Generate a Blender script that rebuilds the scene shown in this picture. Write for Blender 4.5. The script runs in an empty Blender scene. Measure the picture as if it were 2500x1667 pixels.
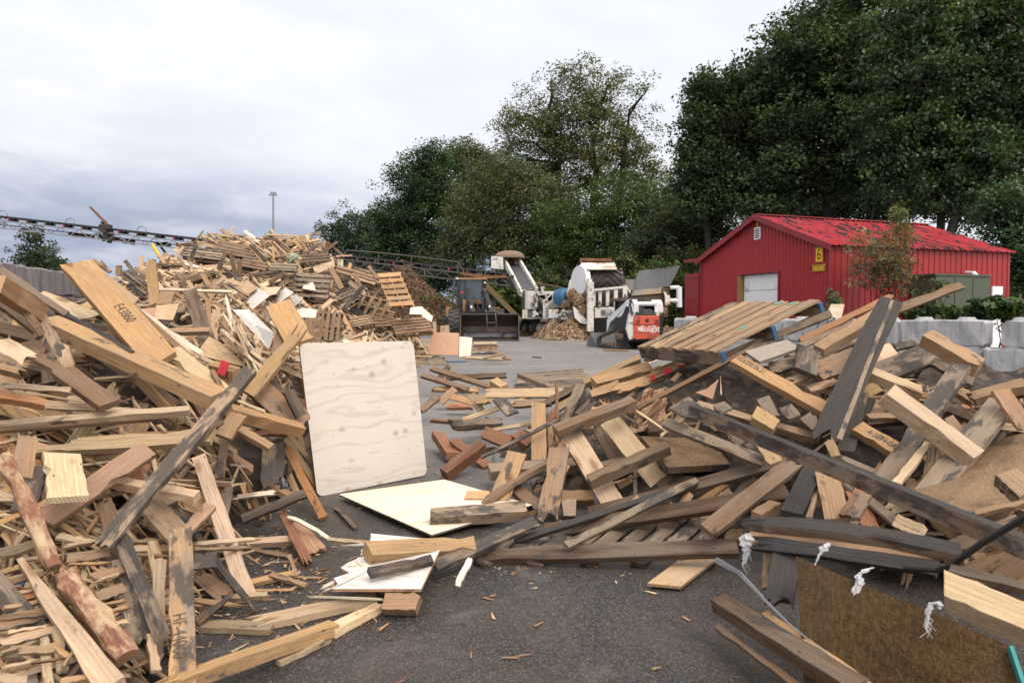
import bpy, math, random
import numpy as np
from mathutils import Vector, Matrix
random.seed(7); rng = np.random.default_rng(7)
SC = bpy.context.scene
COL = SC.collection
# ------------------------------------------------------------------ camera model (24 mm lens, eye 1.4 m above the yard)
F = 1667.0
CAM = Vector((0, 0, 1.4))
TH = math.atan(0.0411)
FW = Vector((0, math.cos(TH), -math.sin(TH))); UP = Vector((0, math.sin(TH), math.cos(TH)))
REG = {'A': (0, 580, 3.675), 'B': (0, 980, 3.675), 'C': (0, 1247, 3.675), 'D': (420, 560, 3.675), 'E': (420, 880, 3.675),
       'F': (420, 1247, 3.675), 'G': (1000, 580, 3.36), 'H': (1000, 860, 3.675), 'I': (1000, 1240, 3.672), 'J': (1540, 680, 3.675),
       'K': (1540, 980, 3.675), 'L': (1700, 1247, 2.94), 'M': (1980, 740, 3.137), 'N': (1650, 500, 2.767), 'W': (1060, 620, 6.817),
       'X': (1190, 600, 6.27), 'Y': (1380, 620, 6.272), 'V': (2000, 620, 4.704), 'S': (0, 0, 1.0), 'T': (1000, 800, 3.36)}
def ray(px, py):
    d = FW + Vector((1, 0, 0)) * ((px - 1250) / F) + UP * (-(py - 833.5) / F)
    return d / d.y
def P(px, py, d): return CAM + ray(px, py) * d
def proj(v):
    r = Vector(v) - CAM; z = r.dot(FW)
    return (1250 + r.x / z * F, 833.5 - r.dot(UP) / z * F)
def S(reg, x, y):
    o = REG[reg]; return (o[0] + x / o[2], o[1] + y / o[2])
def Q(reg, x, y, d): return P(*S(reg, x, y), d)
def GD(reg, x, y, z=0.0):
    r = ray(*S(reg, x, y)); return CAM + r * ((z - 1.4) / r.z)
# ------------------------------------------------------------------ mesh builder and tagging
WL = {}
def tag(o, label=None, cat=None, group=None, kind=None):
    if label: o['label'] = label
    if cat: o['category'] = cat
    if group: o['group'] = group
    if kind: o['kind'] = kind
    return o
def thing(name, label, cat, loc, group=None):
    o = bpy.data.objects.new(name, None); COL.objects.link(o); o.location = loc; o.empty_display_size = .2
    WL[o.name] = Vector(loc); return tag(o, label, cat, group, 'thing')
def newmesh(name, v, f, mats, mi=None, smooth=False, attrs=None):
    me = bpy.data.meshes.new(name); me.from_pydata([tuple(x) for x in v], [], f)
    for m in mats: me.materials.append(m)
    if mi is not None and len(mats) > 1: me.polygons.foreach_set('material_index', mi)
    if smooth: me.polygons.foreach_set('use_smooth', [True] * len(me.polygons))
    for k, (ty, arr) in (attrs or {}).items():
        a = me.attributes.new(k, ty, 'POINT')
        a.data.foreach_set('vector' if ty == 'FLOAT_VECTOR' else 'color', np.asarray(arr, dtype=np.float32).ravel())
    me.update(); return me
class MB:
    def __init__(s): s.v = []; s.f = []; s.m = []
    def add(s, v, f, m=0):
        b = len(s.v); s.v += [Vector(x) for x in v]; s.f += [tuple(i + b for i in q) for q in f]; s.m += [m] * len(f); return s
    def hexa(s, a, b, m=0):   # two matching quads
        return s.add(list(a) + list(b), [(3, 2, 1, 0), (4, 5, 6, 7), (0, 1, 5, 4), (1, 2, 6, 5), (2, 3, 7, 6), (3, 0, 4, 7)], m)
    def box(s, c, size, R=None, m=0):
        x, y, z = [k / 2 for k in size]; R = R or Matrix.Identity(3); c = Vector(c)
        q = [(-x, -y), (x, -y), (x, y), (-x, y)]
        return s.hexa([c + R @ Vector((a, b, -z)) for a, b in q], [c + R @ Vector((a, b, z)) for a, b in q], m)
    def bar(s, p, q, w, h=None, m=0, up=(0, 0, 1)):
        p = Vector(p); q = Vector(q); h = h or w; a = (q - p).normalized(); u = Vector(up)
        if abs(a.dot(u)) > .98: u = Vector((0, 1, 0))
        x = a.cross(u).normalized(); z = x.cross(a)
        k = [(-1, -1), (1, -1), (1, 1), (-1, 1)]
        return s.hexa([p + x * (i * w / 2) + z * (j * h / 2) for i, j in k], [q + x * (i * w / 2) + z * (j * h / 2) for i, j in k], m)
    def tube(s, p, q, r0, r1=None, n=8, m=0, cap=True):
        p = Vector(p); q = Vector(q); r1 = r0 if r1 is None else r1; a = (q - p).normalized()
        u = Vector((0, 0, 1)) if abs(a.z) < .9 else Vector((1, 0, 0)); x = a.cross(u).normalized(); z = x.cross(a)
        A = [p + (x * math.cos(t) + z * math.sin(t)) * r0 for t in [2 * math.pi * k / n for k in range(n)]]
        B = [q + (x * math.cos(t) + z * math.sin(t)) * r1 for t in [2 * math.pi * k / n for k in range(n)]]
        f = [(k, (k + 1) % n, n + (k + 1) % n, n + k) for k in range(n)]
        if cap: f += [tuple(range(n - 1, -1, -1)), tuple(range(n, 2 * n))]
        return s.add(A + B, f, m)
    def path(s, pts, r, n=6, m=0):
        for a, b in zip(pts[:-1], pts[1:]): s.tube(a, b, r, r, n, m)
        return s
    def prism(s, pts, off, m=0):
        n = len(pts); pts = [Vector(p) for p in pts]; off = Vector(off)
        return s.add(pts + [p + off for p in pts], [tuple(range(n)), tuple(range(2 * n - 1, n - 1, -1))] + [(k, n + k, n + (k + 1) % n, (k + 1) % n) for k in range(n)], m)
    def pp(s, reg, pts, d, thick, m=0):   # silhouette polygon at depth d given its real thickness; points may carry own depth
        return s.prism([Q(reg, p[0], p[1], p[2] if len(p) > 2 else d) for p in pts], (0, thick, 0), m)
    def pbox(s, reg, x0, y0, x1, y1, d, thick, m=0):
        a, b = Q(reg, x0, y1, d), Q(reg, x1, y0, d)
        return s.box(((a.x + b.x) / 2, d + thick / 2, (a.z + b.z) / 2), (abs(b.x - a.x), thick, abs(b.z - a.z)), None, m)
    def build(s, name, mats, parent=None, smooth=False, bevel=0, attrs=None):
        if not isinstance(mats, (list, tuple)): mats = [mats]
        mn = Vector([min(v[k] for v in s.v) for k in range(3)]); mx = Vector([max(v[k] for v in s.v) for k in range(3)])
        c = Vector(((mn.x + mx.x) / 2, (mn.y + mx.y) / 2, mn.z))
        me = newmesh(name, [v - c for v in s.v], s.f, mats, s.m, smooth, attrs)
        o = bpy.data.objects.new(name, me); COL.objects.link(o); WL[o.name] = c
        if parent is not None: o.parent = parent; o.location = c - WL[parent.name]
        else: o.location = c
        if bevel:
            b = o.modifiers.new('edge', 'BEVEL'); b.width = bevel; b.segments = 2; b.limit_method = 'ANGLE'
        return o
def text_obj(name, body, mat, origin, ux, uy, h, parent=None, squeeze=1.0, off=0.002, ext=0.0):
    cu = bpy.data.curves.new('letters', 'FONT'); cu.body = body; cu.size = 1; cu.align_x = 'CENTER'; cu.align_y = 'CENTER'; cu.extrude = ext
    t = bpy.data.objects.new('letters', cu); COL.objects.link(t); bpy.context.view_layer.update()
    me = bpy.data.meshes.new_from_object(t.evaluated_get(bpy.context.evaluated_depsgraph_get()))
    bpy.data.objects.remove(t); bpy.data.curves.remove(cu)
    ux = Vector(ux).normalized(); uy = Vector(uy); uy = (uy - ux * uy.dot(ux)).normalized(); n = ux.cross(uy)
    M = Matrix((ux * h * squeeze * 1.4, uy * h * 1.4, n * h)).transposed().to_4x4(); M.translation = Vector(origin) + n * off
    me.transform(M); c = Vector(origin); me.transform(Matrix.Translation(-c)); me.materials.append(mat)
    o = bpy.data.objects.new(name, me); COL.objects.link(o); WL[o.name] = c
    if parent is not None: o.parent = parent; o.location = c - WL[parent.name]
    else: o.location = c
    return o
# ------------------------------------------------------------------ materials
def nt(name):
    m = bpy.data.materials.new(name); m.use_nodes = True; t = m.node_tree; t.nodes.clear()
    out = t.nodes.new('ShaderNodeOutputMaterial'); b = t.nodes.new('ShaderNodeBsdfPrincipled'); t.links.new(b.outputs[0], out.inputs[0])
    return m, t, b
def N(t, ty, **kw):
    n = t.nodes.new(ty)
    for k, v in kw.items():
        if k.startswith('i_'):
            key = k[2:]; n.inputs[int(key) if key.isdigit() else key.replace('_', ' ')].default_value = v
        else: setattr(n, k, v)
    return n
def L(t, a, b): t.links.new(a, b)
def mapr(t, src, a, b, c=0., d=1.):
    n = N(t, 'ShaderNodeMapRange'); L(t, src, n.inputs[0]); n.inputs[1].default_value = a; n.inputs[2].default_value = b; n.inputs[3].default_value = c; n.inputs[4].default_value = d
    return n.outputs[0]
def mix(t, fac, a, b, mode='MIX'):
    n = N(t, 'ShaderNodeMix', data_type='RGBA', blend_type=mode)
    for s, i in ((fac, 0), (a, 6), (b, 7)):
        if hasattr(s, 'is_output'): L(t, s, n.inputs[i])
        else: n.inputs[i].default_value = s if i == 0 or len(s) == 4 else (*s, 1)
    return n.outputs[2]
def math_(t, op, a, b=0.):
    n = N(t, 'ShaderNodeMath', operation=op)
    for s, i in ((a, 0), (b, 1)):
        if hasattr(s, 'is_output'): L(t, s, n.inputs[i])
        else: n.inputs[i].default_value = s
    return n.outputs[0]
def noise(t, vec, scale, detail=4, rough=.55, dist=0.):
    n = N(t, 'ShaderNodeTexNoise'); L(t, vec, n.inputs['Vector']); n.inputs['Scale'].default_value = scale
    n.inputs['Detail'].default_value = detail; n.inputs['Roughness'].default_value = rough; n.inputs['Distortion'].default_value = dist
    return n.outputs[0]
def scaled(t, vec, sc):
    n = N(t, 'ShaderNodeVectorMath', operation='MULTIPLY'); L(t, vec, n.inputs[0]); n.inputs[1].default_value = sc; return n.outputs[0]
def vor(t, vec, scale, feature='F1', out=0):
    n = N(t, 'ShaderNodeTexVoronoi', feature=feature); L(t, vec, n.inputs['Vector']); n.inputs['Scale'].default_value = scale; return n.outputs[out]
def bump(t, b, h, strength=.3, dist=.01):
    n = N(t, 'ShaderNodeBump'); n.inputs['Strength'].default_value = strength; n.inputs['Distance'].default_value = dist
    L(t, h, n.inputs['Height']); L(t, n.outputs[0], b.inputs['Normal'])
def attr(t, name): return N(t, 'ShaderNodeAttribute', attribute_name=name)
def objco(t): return N(t, 'ShaderNodeTexCoord').outputs['Object']
def rgb(h):
    h = h.lstrip('#'); c = [int(h[i:i + 2], 16) / 255 for i in (0, 2, 4)]
    return tuple(x / 12.92 if x <= .04045 else ((x + .055) / 1.055) ** 2.4 for x in c)

def mat_wood(fixed=None, stain=0.):
    m, t, b = nt('weathered_wood'); wc = attr(t, 'wc').outputs['Vector']; ta = attr(t, 'tint'); col = ta.outputs['Color']; wea = ta.outputs['Alpha']
    if fixed: col = N(t, 'ShaderNodeRGB').outputs[0]; col.default_value = (*fixed[:3], 1); wea = N(t, 'ShaderNodeValue').outputs[0]; wea.default_value = fixed[3]
    g1 = noise(t, scaled(t, wc, (1.6, 26, 26)), 3.2, 5, .6, .4)
    w = N(t, 'ShaderNodeTexWave', wave_type='BANDS', bands_direction='Y'); L(t, scaled(t, wc, (.35, 1.6, 1.2)), w.inputs['Vector'])
    w.inputs['Scale'].default_value = 11; w.inputs['Distortion'].default_value = 5.5; w.inputs['Detail'].default_value = 2; w.inputs['Detail Scale'].default_value = .7
    rings = w.outputs['Fac']
    st = noise(t, scaled(t, wc, (1.4, 3.5, 3.5)), 2.6, 6, .65, .3)
    st2 = noise(t, scaled(t, wc, (.9, 7, 7)), 2.2, 5, .6, .2)
    big = noise(t, scaled(t, wc, (.8, 1.2, 1.2)), 1.3, 2)
    c = mix(t, mapr(t, g1, .3, .70, 0, .8), col, mix(t, 1., col, (.46, .37, .30), 'MULTIPLY'))
    c = mix(t, mapr(t, rings, .55, .95, 0, .42), c, mix(t, 1., col, (.60, .42, .28), 'MULTIPLY'))
    c = mix(t, mapr(t, big, .35, .7, 0, .45), c, mix(t, 1., col, (1.18, 1.08, .95), 'MULTIPLY'))
    # weathered grey film and black mildew, stronger where the plank's own weather value is high
    f = math_(t, 'MULTIPLY', mapr(t, st2, .38, .60), math_(t, 'MINIMUM', math_(t, 'MULTIPLY', wea, 1.15), .85))
    c = mix(t, f, c, (.195, .152, .115))
    thr = math_(t, 'SUBTRACT', .66 - stain, math_(t, 'MULTIPLY', wea, .24))
    f2 = N(t, 'ShaderNodeMapRange', interpolation_type='SMOOTHSTEP'); L(t, st, f2.inputs[0]); L(t, thr, f2.inputs[1]); L(t, math_(t, 'ADD', thr, .09), f2.inputs[2])
    c = mix(t, math_(t, 'MULTIPLY', f2.outputs[0], .82), c, (.035, .032, .032))
    kn = vor(t, scaled(t, wc, (2.0, 5.5, 5.5)), 1.0)
    c = mix(t, mapr(t, kn, .17, .08, 0, .75), c, mix(t, 1., col, (.32, .2, .12), 'MULTIPLY'))
    nh = vor(t, scaled(t, wc, (5, 14, 14)), 1.0)
    c = mix(t, mapr(t, nh, .07, .045, 0, .85), c, (.02, .018, .016))
    sr = N(t, 'ShaderNodeSeparateColor'); L(t, col, sr.inputs[0]); blk = mapr(t, sr.outputs[0], .055, .035)
    rt = N(t, 'ShaderNodeVectorRotate', rotation_type='Z_AXIS'); L(t, wc, rt.inputs['Vector']); rt.inputs['Angle'].default_value = .6
    scr = noise(t, scaled(t, rt.outputs[0], (2.5, 60, 12)), 2.2, 6, .75, .5); scr2 = noise(t, scaled(t, wc, (1, 3, 3)), 2., 4, .6)
    c = mix(t, math_(t, 'MULTIPLY', blk, math_(t, 'MULTIPLY', mapr(t, scr, .56, .72, 0, .8), mapr(t, scr2, .42, .62, .0, 1.))), c, (.125, .085, .055))
    L(t, c, b.inputs['Base Color']); b.inputs['Roughness'].default_value = .78; b.inputs['Specular IOR Level'].default_value = .28
    hh = math_(t, 'ADD', math_(t, 'MULTIPLY', g1, 1.), math_(t, 'MULTIPLY', rings, .25)); dd = noise(t, wc, 34, 5, .7); c3 = mix(t, mapr(t, dd, .56, .72, 0, .38), c, mix(t, 1., c, (.45, .40, .36), 'MULTIPLY')); sp = noise(t, scaled(t, wc, (2.2, 6, 6)), 1.6, 5, .7); c3 = mix(t, mapr(t, sp, .55, .75, 0, .4), c3, mix(t, 1., c3, (.55, .46, .4), 'MULTIPLY')); L(t, c3, b.inputs['Base Color'])
    bump(t, b, hh, .7, .005)
    return m
def mat_endgrain():
    m, t, b = nt('cut_end_grain'); wc = attr(t, 'wc').outputs['Vector']; ta = attr(t, 'tint')
    w = N(t, 'ShaderNodeTexWave', wave_type='RINGS', rings_direction='X'); L(t, scaled(t, wc, (0, 1, 1)), w.inputs['Vector']); w.inputs['Scale'].default_value = 26
    w.inputs['Distortion'].default_value = 2.; w.inputs['Detail'].default_value = 2
    c = mix(t, mapr(t, w.outputs['Fac'], .2, .9, 0, .6), ta.outputs['Color'], mix(t, 1., ta.outputs['Color'], (.48, .32, .2), 'MULTIPLY'))
    c = mix(t, mapr(t, noise(t, wc, 9, 4), .45, .75, 0, .5), c, (.10, .08, .065))
    L(t, c, b.inputs['Base Color']); b.inputs['Roughness'].default_value = .85; return m
def N_sep_y(t, v): q = N(t, 'ShaderNodeSeparateXYZ'); L(t, v, q.inputs[0]); return q.outputs[1]
def mat_ply(base, band, spot=True, sc=1.0, amt=.85):
    m, t, b = nt('plywood_veneer'); wc = attr(t, 'wc').outputs['Vector']
    hgt = math_(t, 'ADD', math_(t, 'MULTIPLY', noise(t, scaled(t, wc, (.55, 2.2, 1)), 1.2 * sc ** .5, 3, .5), 1.3), N_sep_y(t, wc)); sn = math_(t, 'SINE', math_(t, 'MULTIPLY', hgt, 40. * sc)); wfac = mapr(t, sn, .45, 1.0)
    fine = noise(t, scaled(t, wc, (2.2, 60, 1)), 2.5, 5, .6, .15)
    mid = noise(t, scaled(t, wc, (1, 9, 1)), 3.0, 4, .55, .2)
    c = mix(t, math_(t, 'MULTIPLY', mapr(t, wfac, 0, 1, 0, amt), mapr(t, mid, .3, .6, .25, 1.)), base, band)
    c = mix(t, mapr(t, fine, .45, .8, 0, .35), c, band)
    c = mix(t, mapr(t, noise(t, wc, 1.7, 5, .6), .5, .75, 0, .3), c, (.42, .37, .33))
    if spot:
        k = vor(t, scaled(t, wc, (5.2, 6.5, 1)), 1.0); c = mix(t, mapr(t, k, .2, .06, 0, .6), c, mix(t, 1., band, (.8, .6, .42), 'MULTIPLY'))
        k = vor(t, scaled(t, wc, (8, 7, 1)), 1.9); c = mix(t, mapr(t, k, .075, .05, 0, .9), c, (.03, .025, .025))
        sm = noise(t, scaled(t, wc, (3, 5, 1)), 2.4, 6, .7); c = mix(t, mapr(t, sm, .64, .78, 0, .45), c, (.2, .18, .17))
    L(t, c, b.inputs['Base Color']); b.inputs['Roughness'].default_value = .7; bump(t, b, fine, .25, .002); return m
def mat_osb(c1, c2, c3):
    m, t, b = nt('strand_board'); wc = attr(t, 'wc').outputs['Vector']
    n1 = noise(t, wc, 6, 3); a = N(t, 'ShaderNodeVectorMath', operation='ADD'); L(t, scaled(t, wc, (60, 260, 1)), a.inputs[0]); L(t, math_(t, 'MULTIPLY', n1, 6.), a.inputs[1])
    v = N(t, 'ShaderNodeTexVoronoi'); L(t, a.outputs[0], v.inputs['Vector']); v.inputs['Scale'].default_value = 1.
    v2 = N(t, 'ShaderNodeTexVoronoi'); L(t, scaled(t, wc, (220, 70, 1)), v2.inputs['Vector']); v2.inputs['Scale'].default_value = 1.
    sx = N(t, 'ShaderNodeSeparateColor'); L(t, v.outputs['Color'], sx.inputs[0]); sy = N(t, 'ShaderNodeSeparateColor'); L(t, v2.outputs['Color'], sy.inputs[0])
    c = mix(t, sx.outputs[0], c1, c2); c = mix(t, mapr(t, sy.outputs[1], .5, .9, 0, .65), c, c3)
    c = mix(t, mapr(t, noise(t, wc, 2.2, 5, .65), .45, .75, 0, .65), c, (.05, .035, .022))
    L(t, c, b.inputs['Base Color']); b.inputs['Roughness'].default_value = .92; b.inputs['Specular IOR Level'].default_value = .12; bump(t, b, sx.outputs[0], .4, .003); return m
def mat_paint(name, col, rust=0.25, dirt=(.12, .085, .06), rough=.5, scale=2.2, metal=0., mottled=0.):
    m, t, b = nt(name); o = objco(t)
    n1 = noise(t, o, scale, 7, .68); n2 = noise(t, scaled(t, o, (1, 1, .35)), scale * 2.6, 6, .7); n3 = noise(t, o, scale * .35, 2)
    c = mix(t, mapr(t, n3, .3, .7, 0, .35), col, mix(t, 1., col, (.72, .70, .68), 'MULTIPLY'))
    if rust: c = mix(t, mapr(t, n1, .62 - rust * .35, .70 - rust * .25, 0, .85), c, dirt); c = mix(t, mapr(t, n2, .62, .78, 0, .6 * min(1, rust * 3)), c, (.22, .095, .035))
    if mottled: c = mix(t, mapr(t, noise(t, o, scale * 7, 4, .7), .56, .62, 0, mottled), c, (.05, .04, .035))
    L(t, c, b.inputs['Base Color']); b.inputs['Roughness'].default_value = rough; b.inputs['Metallic'].default_value = metal
    L(t, mapr(t, n2, .2, .8, max(0., rough - .15), min(1., rough + .25)), b.inputs['Roughness']); return m
def mat_plain(name, col, rough=.6, metal=0., var=.25, scale=6.):
    m, t, b = nt(name); n = noise(t, objco(t), scale, 5, .6)
    L(t, mix(t, mapr(t, n, .3, .7), mix(t, 1., col, (1 - var,) * 3, 'MULTIPLY'), mix(t, 1., col, (1 + var * .6,) * 3, 'MULTIPLY')), b.inputs['Base Color'])
    b.inputs['Roughness'].default_value = rough; b.inputs['Metallic'].default_value = metal; return m
def mat_glass(name, col, rough=.08):
    m, t, b = nt(name); L(t, mix(t, mapr(t, noise(t, objco(t), 1.5, 3), .35, .65), col, mix(t, 1., col, (1.5, 1.5, 1.5), 'MULTIPLY')), b.inputs['Base Color'])
    b.inputs['Roughness'].default_value = rough; b.inputs['Specular IOR Level'].default_value = .9; return m
def mat_leaf(name='leaf_cover', trans=.3):
    m = bpy.data.materials.new(name); m.use_nodes = True; t = m.node_tree; t.nodes.clear(); out = N(t, 'ShaderNodeOutputMaterial')
    c = attr(t, 'tint').outputs['Color']; d = N(t, 'ShaderNodeBsdfPrincipled'); d.inputs['Roughness'].default_value = .45; d.inputs['Specular IOR Level'].default_value = .35
    tr = N(t, 'ShaderNodeBsdfTranslucent'); L(t, c, d.inputs['Base Color']); L(t, mix(t, 1., c, (1.15, 1.25, .6), 'MULTIPLY'), tr.inputs[0])
    mx = N(t, 'ShaderNodeMixShader'); mx.inputs[0].default_value = trans; L(t, d.outputs[0], mx.inputs[1]); L(t, tr.outputs[0], mx.inputs[2]); L(t, mx.outputs[0], out.inputs[0]); return m
def mat_chips(name, a, b_, c_, scale=26):
    m, t, b = nt(name); o = objco(t); v = N(t, 'ShaderNodeTexVoronoi'); L(t, scaled(t, o, (1, 1, 1.6)), v.inputs['Vector']); v.inputs['Scale'].default_value = scale
    s = N(t, 'ShaderNodeSeparateColor'); L(t, v.outputs['Color'], s.inputs[0]); c = mix(t, s.outputs[0], a, b_); c = mix(t, mapr(t, s.outputs[1], .75, .9), c, c_)
    c = mix(t, mapr(t, noise(t, o, 1.3, 4), .4, .7, 0, .5), c, a); L(t, c, b.inputs['Base Color']); b.inputs['Roughness'].default_value = .9; bump(t, b, s.outputs[0], .8, .05); return m
def mat_bark():
    m, t, b = nt('peeling_bark'); wc = attr(t, 'wc').outputs['Vector']; a = noise(t, scaled(t, wc, (2, 5, 5)), 2.4, 6, .68, .4); c2 = noise(t, scaled(t, wc, (3, 8, 8)), 3.1, 6, .7)
    c = mix(t, mapr(t, a, .42, .56), (.34, .225, .13), (.17, .065, .035)); c = mix(t, mapr(t, c2, .5, .62, 0, .8), c, (.42, .31, .19)); c = mix(t, mapr(t, a, .60, .68, 0, .8), c, (.055, .035, .03))
    L(t, c, b.inputs['Base Color']); b.inputs['Roughness'].default_value = .85; bump(t, b, c2, .7, .01); return m
M = dict(
    bark=mat_bark(),    wood=mat_wood(), stained=mat_wood((.36, .27, .185, .45), .115), woodside=mat_wood((.17, .108, .066, .75)), endg=mat_endgrain(),
    ply=mat_ply((.53, .480, .425), (.34, .265, .20), amt=.42), ply_cream=mat_ply((.64, .565, .455), (.58, .43, .28), False, .8),
    ply_tan=mat_ply((.42, .28, .155), (.28, .16, .08), False, 2.), ply_pink=mat_ply((.62, .37, .24), (.46, .25, .15), True, 4.), ply_grey=mat_ply((.26, .21, .165), (.17, .13, .10), False, 2.),
    whiteboard=mat_ply((.54, .52, .49), (.42, .36, .30), True, 1.5),
    osb=mat_osb((.030, .0165, .007), (.066, .038, .0155), (.105, .063, .029)), osb_pale=mat_osb((.34, .23, .14), (.50, .37, .24), (.55, .44, .32)), osb_tan=mat_osb((.13, .08, .045), (.22, .14, .08), (.28, .205, .135)),
    stencil=mat_plain('stencil_ink', (.075, .06, .05), .9, 0, .8, 40.), leaf=mat_leaf(),
    white=mat_paint('dirty_white_paint', (.60, .58, .54), .18), white_clean=mat_paint('white_paint', (.70, .71, .73), .03), white_rust=mat_paint('rust_run_white', (.66, .62, .56), .42, (.24, .10, .03), .55, 1.4),
    white_mottled=mat_paint('flaking_white', (.62, .59, .54), .25, mottled=.9, scale=3.), chips_dark=mat_paint('debris_crust', (.11, .075, .05), .3, (.05, .035, .025), .9, 6.),
    steel=mat_paint('worn_steel', (.075, .075, .085), .25, (.10, .075, .055), .38, 1.6, .35), steel_brown=mat_paint('dirty_brown_steel', (.045, .034, .028), .35, (.10, .05, .024), .45, 1.6, .25),
    truss_dark=mat_paint('grimy_truss_steel', (.075, .065, .058), .35, (.06, .042, .03), .6), galv=mat_paint('galvanized_steel', (.22, .225, .24), .08, (.18, .13, .1), .45, 3., .3), black=mat_plain('black_rubber', (.022, .022, .024), .7), tyre=mat_plain('dusty_tyre_rubber', (.05, .046, .043), .85),
    loader_dark=mat_paint('grimy_dark_paint', (.022, .021, .021), .3, (.055, .038, .027), .8), orange=mat_paint('faded_orange_paint', (.33, .175, .06), .3, (.12, .08, .05)), rustpart=mat_plain('rusty_iron', (.19, .085, .038), .85, 0, .5),
    glass=mat_glass('cab_glass', (.035, .055, .066), .2), glass_dark=mat_glass('dark_glass', (.03, .04, .045)),
    red_machine=mat_paint('worn_red_paint', (.55, .085, .04), .22, (.12, .06, .045), .5), yellow=mat_plain('yellow_paint', (.62, .42, .02), .5), yellow_dirty=mat_paint('dirty_yellow_paint', (.15, .10, .038), .3),
    blue=mat_paint('blue_motor_paint', (.045, .17, .30), .08), blue_dark=mat_paint('dark_blue_paint', (.015, .05, .10), .1), redmark=mat_plain('red_mark_paint', (.50, .03, .04), .6), orange_mark=mat_plain('orange_sticker', (.75, .2, .02), .5),
    black_line=mat_plain('sign_black', (.012, .012, .012), .6), white_ink=mat_plain('white_lettering', (.78, .76, .74), .6), navy_ink=mat_plain('navy_emblem', (.05, .07, .12), .6),
    trunk=mat_plain('tree_bark', (.026, .021, .018), .9, 0, .45, 5.), chips=mat_chips('fresh_wood_chips', (.15, .10, .06), (.29, .205, .13), (.42, .32, .22), 16), mulch=mat_chips('brown_mulch', (.045, .025, .014), (.13, .07, .035), (.26, .16, .09), 13),
    core=mat_chips('gap_shade_scraps', (.016, .011, .008), (.05, .033, .022), (.10, .066, .042), 14), cloth=mat_plain('white_rag', (.55, .55, .56), .9), plastic=mat_plain('grey_plastic_strip', (.16, .165, .18), .25),  # core: scraps tinted near black so the pile gaps read as shade
    cardboard=mat_plain('crumpled_cardboard', (.36, .215, .14), .8, 0, .3, 3.), teal=mat_plain('teal_edge_paint', (.02, .22, .21), .6), strap=mat_plain('black_strap', (.012, .011, .011), .5), bluepaint=mat_plain('blue_end_paint', (.02, .09, .20), .7), greenmark=mat_plain('green_mark_paint', (.06, .24, .17), .7),
)
# ================================================================== camera, sky, sun
cd = bpy.data.cameras.new('camera'); cam = bpy.data.objects.new('camera', cd); COL.objects.link(cam); SC.camera = cam
cd.lens = 24; cd.sensor_width = 36; cd.clip_start = .05; cd.clip_end = 2000
cam.location = CAM; cam.rotation_euler = (math.pi / 2 - TH, 0, 0)
cd.dof.use_dof = True; cd.dof.focus_distance = 11; cd.dof.aperture_fstop = 4.0
SUN_AZ, SUN_EL = math.radians(148), math.radians(54)    # behind and to the right of the camera
sv = Vector((math.sin(SUN_AZ) * math.cos(SUN_EL), math.cos(SUN_AZ) * math.cos(SUN_EL), math.sin(SUN_EL)))
ld = bpy.data.lights.new('sun', 'SUN'); ld.energy = 1.5; ld.angle = math.radians(22); ld.color = (1, .92, .80)
lo = bpy.data.objects.new('sun', ld); COL.objects.link(lo); lo.rotation_euler = (-sv).to_track_quat('-Z', 'Y').to_euler(); lo.location = (0, -20, 40)
W = bpy.data.worlds.new('World'); SC.world = W; W.use_nodes = True; t = W.node_tree; t.nodes.clear()
out = N(t, 'ShaderNodeOutputWorld'); sky = N(t, 'ShaderNodeTexSky', sky_type='NISHITA', sun_disc=False); sky.sun_elevation = SUN_EL; sky.sun_rotation = SUN_AZ
b1 = N(t, 'ShaderNodeBackground'); b1.inputs[1].default_value = .05; L(t, sky.outputs[0], b1.inputs[0])
g = N(t, 'ShaderNodeTexCoord').outputs['Generated']; sep = N(t, 'ShaderNodeSeparateXYZ'); L(t, g, sep.inputs[0])
n1 = noise(t, scaled(t, g, (1.6, 1.6, 6.5)), 1.9, 8, .52, .5); n2 = noise(t, scaled(t, g, (1.2, 1.2, 3.4)), 5.2, 7, .55, .3); n3 = noise(t, scaled(t, g, (1, 1, 2.2)), 1.2, 3, .5)
zz = math_(t, 'ADD', sep.outputs[2], math_(t, 'MULTIPLY', math_(t, 'SUBTRACT', n1, .5), .16)); zz = math_(t, 'ADD', zz, math_(t, 'MULTIPLY', math_(t, 'MAXIMUM', sep.outputs[0], -.35), .17))
r = N(t, 'ShaderNodeValToRGB'); L(t, zz, r.inputs[0]); e = r.color_ramp; e.elements[0].position = 0; e.elements[0].color = (.25, .31, .46, 1); e.elements[1].position = 1; e.elements[1].color = (.95, .97, 1.0, 1)
for p, c in ((.02, (.22, .28, .43)), (.055, (.26, .32, .46)), (.10, (.48, .53, .66)), (.15, (.80, .82, .90)), (.22, (.93, .94, .985)), (.34, (.91, .925, .985))):
    k = e.elements.new(p); k.color = (*c, 1)
cc = mix(t, mapr(t, n2, .42, .66, 0, .30), r.outputs[0], (.70, .72, .83)); cc = mix(t, mapr(t, n2, .50, .34, 0, .42), cc, (.97, .97, .99))
cc = mix(t, mapr(t, n3, .42, .66, 0, .35), cc, (.78, .81, .92)); 
dt = N(t, 'ShaderNodeVectorMath', operation='DOT_PRODUCT'); L(t, g, dt.inputs[0]); dt.inputs[1].default_value = sv
cc = mix(t, mapr(t, dt.outputs['Value'], 0.1, .7), cc, mix(t, 1., cc, (1.04, .97, .88), 'MULTIPLY')); gain = mapr(t, dt.outputs['Value'], 0.12, 1.0, .93, 2.6); dn = mapr(t, sep.outputs[2], -.02, .0, .25, 1.)
b2 = N(t, 'ShaderNodeBackground'); L(t, cc, b2.inputs[0]); L(t, math_(t, 'MULTIPLY', gain, dn), b2.inputs[1])
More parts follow.
